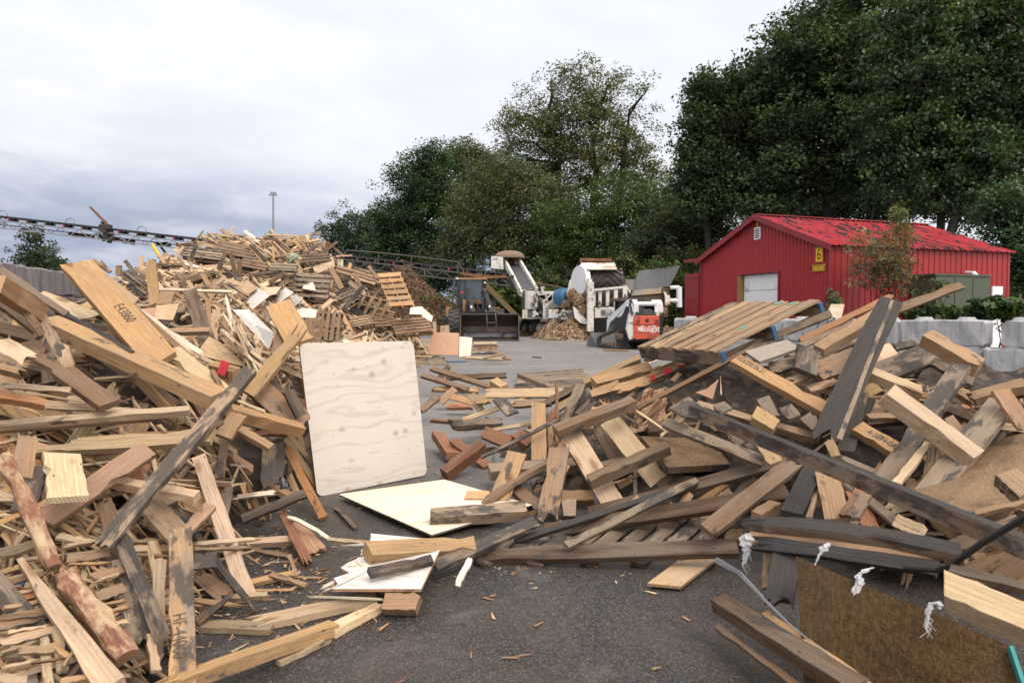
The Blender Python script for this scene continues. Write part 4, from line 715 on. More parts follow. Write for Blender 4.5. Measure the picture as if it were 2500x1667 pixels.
MT = thing_part('electric_motor', GR_, Q('X', 1130, 860, 41)); mb = MB(); a = Q('X', 1155, 783, 40.6); ax = Vector((.55, -.82, 0)); mb.tube(a - ax * .35, a + ax * .45, .50, .50, 20); mb.tube(a + ax * .45, a + ax * .52, .50, .36, 20)
for k in range(20):
    an = 2 * math.pi * k / 20; u = ax.cross(Z).normalized(); r = u * math.cos(an) + Z * math.sin(an); mb.bar(a - ax * .3 + r * .5, a + ax * .4 + r * .5, .03, .06)
reparent(mb.build('casing', M['blue']), MT); mb = MB(); mb.tube(a + ax * .53, a + ax * .55, .30, .28, 16); reparent(mb.build('fan_cover', M['black']), MT)
mb = MB(); mb.pbox('X', 1045, 670, 1150, 715, 40.8, .6); mb.pbox('X', 1012, 740, 1075, 860, 41.2, .8); reparent(mb.build('terminal_box', M['blue_dark']), MT)
mb = MB(); rr = random.Random(2)
for k in range(16):
    x = rr.uniform(715, 880); y = rr.uniform(740, 900); mb.path([Q('X', x, y, 41.3), Q('X', x + rr.uniform(-40, 30), y + 60, 41.2), Q('X', x + rr.uniform(-30, 40), y + 130, 41.3)], .03, 5)
for k in range(6): mb.path([Q('X', 1150 + rr.uniform(-10, 50), 950, 40.4), Q('X', 1130 + rr.uniform(-10, 10), 830, 40.4), Q('X', 1220, 760, 40.4)], .025, 5)
mb.build('hose', M['black'], GR_)
mb = MB()
for k in range(26): mb.box(Q('X', rr.uniform(690, 1000), rr.uniform(760, 1080), rr.uniform(41.3, 42)), [rr.uniform(.08, .3) for _ in range(3)], Matrix.Rotation(rr.uniform(0, 3), 3, 'Y'))
for k in range(14): mb.tube(Q('X', rr.uniform(1080, 1300), rr.uniform(980, 1130), 40.2), Q('X', rr.uniform(1080, 1300), rr.uniform(980, 1150), 40.6), rr.uniform(.04, .12))
mb.build('valve_gear', M['white_mottled'], GR_)['kind'] = 'stuff'
EB = thing_part('control_box', GR_, Q('X', 1010, 1110, 40.3)); mb = MB(); mb.pbox('X', 940, 970, 1083, 1108, 40.3, .7); reparent(mb.build('casing', M['white_clean']), EB); mb = MB()
for x in (988, 1034): mb.pbox('X', x, 972, x + 3, 1106, 40.29, .01)
reparent(mb.build('seam', M['black_line']), EB); mb = MB(); mb.pbox('X', 986, 966, 1018, 1000, 40.28, .01); reparent(mb.build('sticker', M['yellow']), EB); mb = MB(); mb.pbox('X', 1046, 1003, 1080, 1034, 40.28, .01); reparent(mb.build('sticker', M['orange_mark']), EB)
mb = MB(); mb.pbox('X', 1085, 975, 1310, 1130, 40.6, 2.0); mb.pbox('X', 820, 1120, 1480, 1165, 40.8, 2.); mb.prism([Q('X', 1150, 1150, 40), Q('X', 1500, 1210, 38.6), Q('X', 1500, 1240, 38.6), Q('X', 1200, 1170, 40)], (0, 1.2, 0)); mb.build('chassis', mat_paint('crusty_grey_brown', (.20, .17, .14), .4), GR_)
for k, (x, y) in enumerate(((548, 1262), (655, 1272), (762, 1280))): c = Q('X', x, y, 44.0 - k * .75); wheel(GR_, (c.x + .15, 44 - k * .75, .50), (.42, -.9, 0), .52, .34, .31, M['black'], mat_paint('dusty_white_rim', (.55, .53, .50), .1), 0, .42)
mb = MB(); mb.pbox('X', 850, 1150, 960, 1390, 43, 1.5); mb.pbox('X', 520, 1130, 860, 1160, 42.5, 1.5); mb.build('axle_housing', M['black'], GR_)
# drum house and hopper
mb = MB(); c = Q('Y', 203, 412, 36.8); ax = Vector((-.90, -.435, -.02)).normalized(); u = ax.cross(Z).normalized(); v = Vector((.10, 0, 1)); v = (v - ax * v.dot(ax)).normalized()
ps = [c + u * math.cos(a) * .80 + v * math.sin(a) * .82 for a in [2 * math.pi * k / 28 for k in range(28)]]; mb.prism(ps, -ax * .28); mb.build('flywheel_guard', M['white_clean'], GR_)
mb = MB(); mb.prism([Q('Y', 205, 195, 36.8), Q('Y', 255, 130, 38.4), Q('Y', 330, 235, 36.4), Q('Y', 350, 400, 36.4), Q('Y', 300, 560, 36.6)], (.12, .6, 0)); mb.build('hood_side', M['white_rust'], GR_)
mb = MB(); mb.hexa([Q('Y', 330, 235, 36.2), Q('Y', 795, 232, 36.2), Q('Y', 752, 130, 38.4), Q('Y', 255, 130, 38.4)], [Q('Y', 330, 250, 36.3), Q('Y', 795, 247, 36.3), Q('Y', 752, 150, 38.6), Q('Y', 255, 150, 38.6)]); mb.build('hood', M['white_rust'], GR_)
mb = MB(); mb.bar(Q('Y', 225, 85, 38.4), Q('Y', 712, 92, 38.4), .14); mb.bar(Q('Y', 235, 85, 38.4), Q('Y', 245, 135, 38.4), .12); mb.bar(Q('Y', 690, 90, 38.4), Q('Y', 690, 135, 38.4), .12); mb.build('guard_bar', M['rustpart'], GR_)
mb = MB(); yc = 37.3; a = Q('Y', 385, 250, yc); b_ = Q('Y', 860, 250, yc); zm = Q('Y', 600, 395, yc).z; R_ = .62; vs = []; fs = []; n = 20
def dr(xf, an): return Vector((a.x + (b_.x - a.x) * xf, yc - math.cos(an) * R_, zm + math.sin(an) * R_))
for k in range(n + 1):
    an = -1.5 + 2.9 * k / n; vs += [dr(0, an), dr(1, an)]
fs = [(2 * k, 2 * k + 1, 2 * k + 3, 2 * k + 2) for k in range(n)]; mb.add(vs, fs); DR = mb.build('feed_roller', mat_paint('worn_roller_steel', (.10, .085, .08), .3, (.06, .04, .03), .5, 1.5), GR_)
mb = MB()
for off in (-1.1, -.65, -.2, .25, .7, 1.15):
    for s in (-1, 1):
        pr = None
        for j in range(9):
            xf = .5 + s * .48 * j / 8; an = off + .55 - .95 * j / 8
            if -1.4 < an < 1.3:
                p = dr(xf, an) + Vector((0, -math.cos(an), math.sin(an))) * .04
                if pr is not None: mb.bar(pr, p, .07, .09)
                pr = p
            else: pr = None
mb.build('chevron_bar', M['steel_brown'], DR)
mb = MB(); mb.pp('Y', [(790, 232), (840, 250), (940, 390), (860, 470), (855, 300)], 37, 1.6); mb.build('chute_side', M['chips_dark'], GR_)
mb = MB(); mb.pbox('Y', 370, 240, 860, 700, 38.9, .2); mb.build('rear_plate', M['black'], GR_); mb = MB(); mb.pbox('Y', 440, 980, 640, 1200, 37.4, 1.5); mb.build('dark_housing', M['black'], GR_); mb = MB(); mb.pbox('Y', 640, 1000, 1000, 1150, 37.6, 1.2); mb.build('dark_housing', M['black'], GR_)
mb = MB(); mb.pbox('Y', 342, 430, 440, 1185, 35.4, .5); mb.pbox('Y', 352, 385, 415, 440, 35.5, .4); mb.build('corner_column', M['white_mottled'], GR_)
mb = MB(); mb.prism([Q('Y', 300, 380, 36), Q('Y', 345, 380, 36), Q('Y', 355, 560, 36), Q('Y', 318, 560, 36)], (0, .5, 0)); mb.prism([Q('Y', 70, 400, 38), Q('Y', 120, 380, 38), Q('Y', 80, 650, 37.6), Q('Y', 20, 640, 37.6)], (0, .3, 0)); mb.build('brace_plate', M['white_mottled'], GR_)
mb = MB(); mb.prism([Q('Y', 120, 800, 36.2), Q('Y', 165, 830, 36.2), Q('Y', 330, 1010, 35.8), Q('Y', 330, 1070, 35.8), Q('Y', 240, 1060, 35.9), Q('Y', 150, 980, 36.1)], (0, .35, 0)); mb.build('lower_guard', M['white'], GR_)
mb = MB(); mb.prism([Q('Y', 20, 900, 37), Q('Y', 150, 900, 37), Q('Y', 340, 1060, 36), Q('Y', 330, 1100, 36), Q('Y', 100, 1060, 37)], (0, 1.0, 0)); mb.build('belly_pan', mat_paint('grimy_pan', (.16, .14, .12), .4), GR_)
# wood fibre packed between the guards
def clod(name, cx, cy, d, rx, ry, n, parent, seed, reg='Y'):
    rr = np.random.default_rng(seed); mb = MB(); c = Q(reg, cx, cy, d); s = d / F / REG[reg][2]
    vs = []; fs = []; nu, nv = 14, 9
    for j in range(nv + 1):
        for i in range(nu):
            a = 2 * math.pi * i / nu; b = math.pi * j / nv - math.pi / 2; k = 1 + rr.normal(0, .08); vs.append((c.x + rx * s * math.cos(a) * math.cos(b) * k, c.y + .5 + .55 * math.sin(a) * math.cos(b) * k, c.z + ry * s * math.sin(b) * k))
    for j in range(nv):
        for i in range(nu): fs.append((j * nu + i, j * nu + (i + 1) % nu, (j + 1) * nu + (i + 1) % nu, (j + 1) * nu + i))
    mb.add(vs, fs, 0)
    for _ in range(n):
        a = rr.uniform(math.pi, 2 * math.pi); b = rr.uniform(-1.4, 1.4); p = Vector((c.x + rx * s * math.cos(a) * math.cos(b), c.y + .5 + .56 * math.sin(a) * math.cos(b), c.z + ry * s * math.sin(b))); q = rr.uniform(.06, .2)
        mb.box(p, (q, .03, .03), Matrix.Rotation(rr.uniform(0, 6), 3, 'Y') @ Matrix.Rotation(rr.uniform(-1, 1), 3, 'Z'), int(1 + rr.integers(3)))
    o = mb.build(name, [M['chips']] + CC, parent); o['kind'] = 'stuff'; return o
clod('packed_fibre', 240, 720, 36.2, 110, 110, 260, GR_, 1); clod('packed_fibre', 130, 640, 36.8, 90, 100, 200, GR_, 2); clod('packed_fibre', 270, 880, 36.0, 85, 130, 240, GR_, 3); clod('packed_fibre', 40, 780, 37.4, 90, 70, 120, GR_, 4)
mb = MB(); mb.pp('Y', [(440, 560), (920, 505), (985, 590), (955, 700), (440, 820)], 36.2, .1); mb.build('hopper_panel', M['chips_dark'], GR_)
mb = MB(); mb.bar(Q('Y', 425, 552, 35.7), Q('Y', 922, 503, 35.9), .18, .12); mb.bar(Q('Y', 922, 503, 35.9), Q('Y', 990, 592, 36.2), .14, .12); mb.build('top_rail', M['white_mottled'], GR_)
for x, y0, y1, w in ((452, 560, 800, 32), (535, 560, 800, 52), (652, 550, 795, 54), (778, 535, 800, 60), (918, 520, 690, 70)): mb = MB(); mb.pp('Y', [(x - w / 2, y0), (x + w / 2, y0 - 5), (x + w / 2.4, y1), (x - w / 2.4, y1)], 35.8, .4); rb = mb.build('hopper_rib', M['white_mottled'] if w != 70 else M['white'], GR_)
for x, y in ((918, 635), (528, 745)): mb = MB(); mb.pp('Y', [(x - 24, y + 32), (x, y - 34), (x + 24, y + 32)], 35.78, .012); mb.build('decal', M['navy_ink'], GR_)
mb = MB(); mb.pp('Y', [(455, 818), (765, 808), (765, 965), (455, 978)], 35.9, .3); mb.build('maker_panel', M['white'], GR_)
mb = MB()
for k in range(7): yy = 850 + k * 15; mb.pp('Y', [(582, yy + 8), (556, yy - 8), (560, yy + 2), (582, yy + 14)], 35.87, .01); mb.pp('Y', [(584, yy + 14), (604, yy - 2), (608, yy - 10), (584, yy + 6)], 35.87, .01)
mb.build('emblem', M['navy_ink'], GR_)
mb = MB()
for a in ([(608, 858), (704, 852), (704, 858), (608, 864)], [(612, 938), (704, 932), (704, 938), (612, 944)], [(608, 858), (613, 858), (616, 940), (611, 940)], [(699, 853), (705, 853), (705, 938), (699, 938)]): mb.pp('Y', a, 35.87, .01)
mb.build('name_frame', M['navy_ink'], GR_); c = Q('Y', 656, 897, 35.86); text_obj('name_lettering', 'Doppst', M['navy_ink'], c, (1, 0, .06), (0, 0, 1), .22, GR_, .85)
mb = MB(); mb.prism([Q('Y', 865, 392, 37.4), Q('Y', 1062, 388, 37.4), Q('Y', 1040, 560, 36.6), Q('Y', 870, 540, 36.6)], (0, .1, 0)); mb.build('chute_wing', mat_paint('dull_grey_steel', (.10, .09, .085), .4, rough=.5), GR_)
mb = MB(); mb.prism([Q('Y', 1062, 385, 38.5), Q('Y', 1125, 262, 39.4), Q('Y', 1765, 175, 39.4), Q('Y', 1600, 495, 37.0), Q('Y', 1040, 555, 37.0)], (0, .08, 0)); mb.build('feed_wing', M['steel'], GR_)
mb = MB(); mb.prism([Q('Y', 1040, 555, 36.9), Q('Y', 1500, 510, 36.9), Q('Y', 1490, 598, 36.7), Q('Y', 1005, 640, 36.7)], (0, .08, 0)); mb.build('feed_lip', mat_paint('yellow_brown_steel', (.15, .13, .11), .5, (.32, .17, .03), .5, 1.1), GR_)
mb = MB(); mb.prism([Q('Y', 1000, 640, 36.8), Q('Y', 1490, 598, 36.8), Q('Y', 1490, 800, 36.8), Q('Y', 1000, 800, 36.8)], (0, .5, 0)); mb.prism([Q('Y', 1490, 520, 36.6), Q('Y', 1590, 510, 37.4), Q('Y', 1590, 790, 37.4), Q('Y', 1490, 800, 36.6)], (0, .5, 0)); mb.prism([Q('Y', 1430, 800, 36.6), Q('Y', 1580, 800, 36.6), Q('Y', 1570, 965, 36.6), Q('Y', 1440, 970, 36.6)], (0, .8, 0)); mb.build('feed_trough', M['chips_dark'], GR_)
mb = MB(); mb.pp('Y', [(1500, 570), (1545, 590), (1560, 630), (1605, 630), (1605, 770), (1535, 790), (1530, 640)], 36.5, .3); mb.build('trough_end', M['white_rust'], GR_)
mb = MB(); mb.path([Q('Y', 1600, 515, 37.5), Q('Y', 1745, 512, 37.5)], .11, 10); mb.path([Q('Y', 1742, 500, 37.5), Q('Y', 1745, 815, 37.5)], .16, 10); mb.path([Q('Y', 1600, 712, 37.5), Q('Y', 1720, 712, 37.5)], .12, 10); mb.build('pipe_frame', M['white_clean'], GR_)
clod('packed_fibre', 1500, 880, 36.4, 80, 80, 120, GR_, 6); clod('packed_fibre', 1240, 700, 36.9, 60, 40, 100, GR_, 7)
mb = MB(); mb.path([Q('X', 740, 585, 42), Q('X', 960, 605, 41.5), Q('X', 1180, 655, 41)], .06); mb.pbox('X', 690, 545, 845, 585, 43.5, .8); mb.build('rear_boom', M['chips_dark'], GR_)
# ================================================================== compact track loader
d0 = 26.2
BC = thing('compact_track_loader', 'compact white and red track loader seen from behind in front of the grinder', 'track loader', Vector((Q('Y', 1100, 1400, 27).x, 27.2, 0)))
mb = MB(); mb.pp('Y', [(1052, 965), (1075, 942), (1425, 940), (1445, 965), (1448, 1265), (1400, 1300), (1085, 1312), (1052, 1285)], d0, .5); TG = mb.build('tailgate', M['red_machine'], BC, bevel=.03)
mb = MB(); mb.pbox('Y', 1058, 1078, 1442, 1086, d0 - .012, .012); mb.pbox('Y', 1058, 1196, 1442, 1201, d0 - .008, .008); mb.pbox('Y', 1140, 985, 1144, 1070, d0 - .008, .008); mb.pbox('Y', 1362, 985, 1366, 1070, d0 - .008, .008); mb.build('panel_seam', M['black'], TG)
for x0 in (1085, 1380): mb = MB(); mb.pbox('Y', x0, 1005, x0 + 52, 1065, d0 - .02, .02); mb.build('tail_light', mat_plain('dull_red_lens', (.22, .03, .02), .3), TG)
mb = MB(); c = Q('Y', 1254, 1018, d0 - .01); mb.tube(c, c + Vector((0, .02, 0)), .075); mb.build('lock', M['black'], TG)
text_obj('lettering', 'Bobcat', M['white_ink'], Q('Y', 1303, 1148, d0), (1, 0, 0), (0, 0, 1), .25, TG, .74, .006, .015)
mb = MB(); c = Q('Y', 1150, 1145, d0 - .006)
for k in range(8): a = math.pi / 4 * k + .2; r = .17 if k % 2 else .13; mb.prism([c, c + Vector((math.cos(a - .25) * .07, 0, math.sin(a - .25) * .06)), c + Vector((math.cos(a) * r, 0, math.sin(a) * r * .85)), c + Vector((math.cos(a + .25) * .07, 0, math.sin(a + .25) * .06))], (0, .01, 0))
mb.build('emblem', M['white_ink'], TG)
mb = MB()
for p in ([(1310, 1110), (1345, 1093), (1385, 1097), (1388, 1112), (1350, 1106), (1316, 1124)], [(1390, 1112), (1376, 1130), (1340, 1170), (1318, 1196), (1385, 1192), (1385, 1200), (1308, 1204), (1330, 1168), (1366, 1126)]): mb.pp('Y', p, d0 - .012, .006)
mb.build('painted_two', M['white_ink'], TG)
mb = MB(); mb.hexa([Q('Y', 1060, 940, d0 + .02), Q('Y', 1392, 938, d0 + .02), Q('Y', 1320, 845, d0 + .9), Q('Y', 1058, 848, d0 + .9)], [Q('Y', 1060, 985, d0 + .1), Q('Y', 1392, 985, d0 + .1), Q('Y', 1320, 930, d0 + .9), Q('Y', 1058, 930, d0 + .9)]); HD = mb.build('engine_hood', M['black'], BC)
mb = MB()
for k in range(9): f = k / 8; mb.bar(Q('Y', 1075 + 300 * f, 934, d0 + .02), Q('Y', 1068 + 240 * f, 850, d0 + .88), .035, .05)
mb.build('hood_slat', M['steel'], HD)
mb = MB(); mb.box((Q('Y', 1240, 1100, 27.3).x, 27.5, .85), (1.0, 1.9, .9)); mb.pbox('Y', 960, 1290, 1440, 1340, d0 + .2, 2.0); mb.build('body', M['black'], BC)
mb = MB(); mb.pp('Y', [(985, 900), (1078, 902), (1078, 940), (1050, 945), (1042, 1110), (1050, 1300), (985, 1312), (940, 1150)], d0 + .08, .3); mb.build('rear_post', M['white'], BC); mb = MB(); mb.pp('Y', [(1398, 890), (1447, 893), (1450, 960), (1425, 940), (1398, 940)], d0 + .05, .3); mb.build('rear_post', M['white'], BC)
text_obj('model_number', 'T190', M['black_line'], Q('Y', 1005, 1065, d0 + .07), (1, 0, 0), (0, 0, 1), .10, BC, .8)
mb = MB(); mb.prism([Q('Y', 940, 800, 26.7), Q('Y', 985, 900, 26.4), Q('Y', 960, 1160, 26.5), Q('Y', 800, 1150, 27.6), Q('Y', 690, 1060, 28.2), Q('Y', 720, 980, 28.2), Q('Y', 860, 960, 27.2)], (.25, .3, 0)); mb.build('side_body', M['black'], BC)
for nm, pts, off in (('left', [(640, 1000, 28.5), (745, 895, 28), (905, 745, 27), (955, 700, 26.8), (1020, 695, 26.4), (1052, 760, 26.3), (1052, 890, 26.3), (985, 890, 26.35), (970, 800, 26.4), (930, 800, 26.8), (905, 850, 27), (890, 1075, 27.2), (868, 1075, 27.2), (878, 960, 27.2), (862, 945, 27.2), (760, 1010, 28), (690, 1050, 28.3), (668, 1190, 28.6), (632, 1200, 28.6)], 1), ('right', [(1320, 745, 26.5), (1325, 700, 26.6), (1395, 700, 26.5), (1425, 760, 26.4), (1430, 890, 26.35), (1372, 890, 26.4), (1365, 800, 26.5)], 1)):
    mb = MB(); mb.prism([Q('Y', p[0], p[1], p[2]) for p in pts], (.20, .10, 0)); mb.build('lift_arm', M['white_clean'], BC)
mb = MB(); mb.tube(Q('Y', 1040, 765, 26.5), Q('Y', 1375, 763, 26.5), .085, .085, 12); mb.build('cross_tube', M['white_clean'], BC)
mb = MB(); mb.tube(Q('Y', 985, 760, 26.3), Q('Y', 1030, 930, 26.25), .05); mb.tube(Q('Y', 1000, 700, 26.25), Q('Y', 1010, 760, 26.25), .07); mb.build('lift_cylinder', M['steel'], BC)
CB2 = thing_part('cab', BC, Q('Y', 980, 900, 28)); mb = MB(); mb.pp('Y', [(765, 690), (800, 672), (1170, 672), (1205, 700), (1200, 720), (765, 715)], 27.2, 1.4); reparent(mb.build('roof', mat_paint('dusty_dark_roof', (.07, .045, .04), .3)), CB2)
mb = MB()
for x, dd in ((780, 28.4), (955, 27.25), (1190, 27.3)): mb.bar(Q('Y', x, 700, dd), Q('Y', x, 980, dd), .10)
reparent(mb.build('frame', M['black']), CB2); mb = MB(); mb.pp('Y', [(965, 715), (1185, 715), (1185, 850), (965, 850)], 27.3, .03); mb.prism([Q('Y', 790, 720, 28.4), Q('Y', 950, 720, 27.3), Q('Y', 950, 960, 27.3), Q('Y', 790, 960, 28.4)], (.03, 0, 0)); reparent(mb.build('window', M['glass_dark']), CB2)
mb = MB(); mb.prism([Q('Y', 315, 1408, 28.6), Q('Y', 385, 1225, 28.6), Q('Y', 420, 1205, 28.7), Q('Y', 640, 1205, 28.7), Q('Y', 560, 1400, 28.4), Q('Y', 500, 1425, 28.3)], (1.1, .5, 0)); mb.build('bucket', mat_paint('dark_worn_bucket', (.055, .055, .065), .1, (.1, .08, .06), .45), BC)
for side, off in (('left', Vector((0, 0, 0))), ('right', Vector((1.32, .35, 0)))):
    pts = [(482, 1290, 27.9), (500, 1268, 27.9), (640, 1212, 27.4), (765, 1160, 26.9), (800, 1150, 26.8), (818, 1170, 26.7), (815, 1400, 26.7), (790, 1450, 26.7), (700, 1452, 26.9), (500, 1420, 27.8), (484, 1390, 27.9)]
    p3 = [Q('Y', *p) + off for p in pts]
    for p in p3: p.z = max(p.z, .02)
    wv = Vector((.42, .0, 0)); TR = thing_part('track', BC, p3[8]); mb = MB(); cen = sum(p3, Vector()) / len(p3); q3 = [cen + (p - cen) * .86 for p in p3]; n = len(p3)
    for k in range(n):
        j = (k + 1) % n; mb.hexa([p3[k], p3[j], q3[j], q3[k]], [p3[k] + wv, p3[j] + wv, q3[j] + wv, q3[k] + wv])
        ln = (p3[j] - p3[k]).length; m_ = max(1, int(ln / .11))
        for i in range(m_):
            a = p3[k].lerp(p3[j], (i + .5) / m_); o_ = (a - cen).normalized() * .02; tg = (p3[j] - p3[k]).normalized(); mb.hexa([a + o_ - tg * .03, a + o_ + tg * .03, a + o_ * 2 + tg * .025, a + o_ * 2 - tg * .025], [a + wv + o_ - tg * .03, a + wv + o_ + tg * .03, a + wv + o_ * 2 + tg * .025, a + wv + o_ * 2 - tg * .025])
    reparent(mb.build('belt', mat_plain('worn_track_rubber', (.030, .029, .029), .8)), TR); mb = MB(); mb.prism([cen + (p - cen) * .80 + Vector((.06, .02, 0)) for p in p3], (.28, 0, 0)); reparent(mb.build('track_frame', mat_paint('dusty_track_frame', (.20, .175, .145), .3)), TR)
    mb = MB()
    for k in range(5): c = Q('Y', 560 + k * 55, 1408 - (4 - k) * 3, 27.6 - k * .18) + off + Vector((-.01, 0, .05)); mb.tube(c, c + Vector((.3, 0, 0)), .085, .085, 12)
    c = Q('Y', 785, 1270, 26.78) + off; mb.tube(c + Vector((-.02, 0, 0)), c + Vector((.25, 0, 0)), .17, .17, 14); reparent(mb.build('roller', M['chips_dark']), TR)
# ================================================================== pile shapes
def smooth(t): t = np.clip(t, 0, 1); return t * t * (3 - 2 * t)
def HF(x, y):
    x = np.asarray(x, float); y = np.asarray(y, float)
    xa = -1.30 - .05 * (y - 2.5) - .05 * np.clip(y - 7, 0, 9)
    e = np.clip((xa - x) / .95, 0, 1) ** .75
    rise = np.where(y < 5.2, .42 * (y - 1.9), 1.386 - .14 * (y - 5.2)); rise = np.clip(rise, 0, 9); rise = np.where(y > 9, np.maximum(rise, .85 * np.clip((14.5 - y) / 1.5, 0, 1)), rise)
    ha = rise * e * (1 + .2 * np.clip(-x - 2.5, 0, 2) * np.clip((7.5 - y) / 2, 0, 1))
    hb = np.where(y < 21, .9 + .35 * (y - 13), 3.7 - .6 * (y - 21)); fx = np.clip((-2.5 - x) / 3.7, 0, 1) * np.where(x < -9.2, np.clip(1 - .17 * (-9.2 - x), .5, 1), 1); hb = np.clip(hb, 0, 9) * fx
    x0 = np.interp(y, [2.2, 2.7, 3.9, 5, 7, 9.5], [1.0, .85, .12, -.25, -.85, -.9])
    ec = np.clip((x - x0) / 2.3, 0, 1) ** .9
    rc = np.where(y < 7, 1.28 * smooth((y - 2.0) / 4.4), 1.28 * np.clip(1 - (y - 7) / 3.2, 0, 1)); hc = rc * ec * np.where(x > 4.6, np.clip(1 - (x - 4.6) * .10, 0, 1), 1) * np.clip((8.0 - x) / 1.8, 0, 1) ** .8
    h = np.maximum(np.maximum(ha, hb), hc)
    return h + np.where(h > .05, .05 * np.sin(x * 5.1 + 1) * np.sin(y * 4.3) + .03 * np.sin(x * 11 + y * 7), 0)
DD = np.concatenate([np.arange(1.6, 9, .03), np.arange(9, 40, .1)])
def hit(px, py):
    r = ray(px, py); z = 1.4 + r.z * DD; h = HF(r.x * DD, DD); k = np.nonzero(z <= np.maximum(h, 0.0))[0]
    return float(DD[k[0]]) if len(k) else None
# ================================================================== plank geometry
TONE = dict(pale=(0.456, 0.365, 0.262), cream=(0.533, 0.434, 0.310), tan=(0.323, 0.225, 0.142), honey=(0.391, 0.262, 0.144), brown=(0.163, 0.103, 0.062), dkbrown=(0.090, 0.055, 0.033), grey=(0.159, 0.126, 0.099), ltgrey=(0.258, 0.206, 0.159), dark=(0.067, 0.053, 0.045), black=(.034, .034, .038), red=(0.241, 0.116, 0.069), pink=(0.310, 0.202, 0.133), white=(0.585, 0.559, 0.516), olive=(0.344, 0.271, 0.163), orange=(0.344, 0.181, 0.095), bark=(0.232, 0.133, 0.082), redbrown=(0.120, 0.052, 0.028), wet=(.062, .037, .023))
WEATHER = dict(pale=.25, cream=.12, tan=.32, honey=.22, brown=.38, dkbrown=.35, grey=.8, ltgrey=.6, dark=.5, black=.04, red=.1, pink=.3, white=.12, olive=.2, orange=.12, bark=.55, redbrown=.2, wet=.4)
def plank_geo(Ln, Wd, Tk, jag0=0., jag1=0., taper=1., bend=0., seed=0, nx=7, notch=None, cup=0., rough=.0035, side=0):
    """one board: bent, tapered, with sawn or splintered ends; returns verts, faces, material index (1 = sawn end)"""
    rr = random.Random(seed); nw = 6 if (jag0 or jag1) else (2 if notch is None else 3); v = []; f = []; mi = []
    xs = [-.5 + i / nx for i in range(nx + 1)]
    if notch: xs = sorted(set(xs + [notch[0] - .5, notch[0] - .485, notch[1] - .5, notch[1] - .485]))
    nx = len(xs) - 1
    e0 = [rr.random() ** 1.4 * jag0 for _ in range(nw + 1)]; e1 = [rr.random() ** 1.4 * jag1 for _ in range(nw + 1)]
    en = [(rr.uniform(-rough, rough), rr.uniform(-rough, rough)) for _ in xs]
    idx = {}; tw = rr.gauss(0, .05); sk0, sk1 = rr.gauss(0, .07) * Wd, rr.gauss(0, .07) * Wd; chip = {}
    for _ in range(rr.choice([0, 1, 1, 2])): chip[rr.randrange(0, nx + 1), rr.choice([0, nw])] = rr.uniform(.06, .22) * min(Wd, .14)
    for lay in (0, 1):
        for i, x in enumerate(xs):
            w = Wd * (1 + (taper - 1) * (x + .5)); t_ = Tk
            for j in range(nw + 1):
                q = j / nw - .5; xx = x * Ln
                if i == 0: xx += e0[j] - rr.uniform(0, .4) * jag0 * lay
                if i == nx: xx -= e1[j] - rr.uniform(0, .4) * jag1 * lay
                yy = q * w + (en[i][0] if j == 0 else en[i][1] if j == nw else 0)
                if notch and notch[0] - .5 <= x <= notch[1] - .486 and j == nw: yy -= notch[2] * w
                if notch and notch[0] - .5 <= x <= notch[1] - .486 and j == nw - 1: yy -= notch[2] * w * .7
                ch = chip.get((i, j), 0) * (1 if lay else .45); yy += ch if j == 0 else -ch
                if not jag0 and i == 0: xx += sk0 * q * 2
                if not jag1 and i == nx: xx += sk1 * q * 2
                z = (t_ / 2 if lay else -t_ / 2) + tw * x * yy + bend * (1 - 4 * x * x) + cup * (4 * q * q - 1)
                if jag0 and i == 0: z *= rr.uniform(.3, 1)
                if jag1 and i == nx: z *= rr.uniform(.3, 1)
                idx[lay, i, j] = len(v); v.append((xx, yy, z))
    for i in range(nx):
        for j in range(nw):
            f.append((idx[1, i, j], idx[1, i + 1, j], idx[1, i + 1, j + 1], idx[1, i, j + 1])); f.append((idx[0, i, j], idx[0, i, j + 1], idx[0, i + 1, j + 1], idx[0, i + 1, j])); mi += [0, 0]
        f.append((idx[0, i, 0], idx[0, i + 1, 0], idx[1, i + 1, 0], idx[1, i, 0])); f.append((idx[0, i, nw], idx[1, i, nw], idx[1, i + 1, nw], idx[0, i + 1, nw])); mi += [side, side]
    for j in range(nw):
        f.append((idx[0, 0, j], idx[1, 0, j], idx[1, 0, j + 1], idx[0, 0, j + 1])); f.append((idx[0, nx, j], idx[0, nx, j + 1], idx[1, nx, j + 1], idx[1, nx, j])); mi += [0 if jag0 else 1, 0 if jag1 else 1]
    return v, f, mi
def tint_of(tone, seed, var=.13):
    rr = random.Random(seed * 7 + 1); k = math.exp(rr.gauss(0, var)); c = TONE[tone]; return (c[0] * k * 1.06 * math.exp(rr.gauss(0, .03)), c[1] * k * 1.03, c[2] * k * .97 * math.exp(rr.gauss(0, .05)), min(1, max(0, WEATHER[tone] * math.exp(rr.gauss(0, .35)))))
SEED = [100]
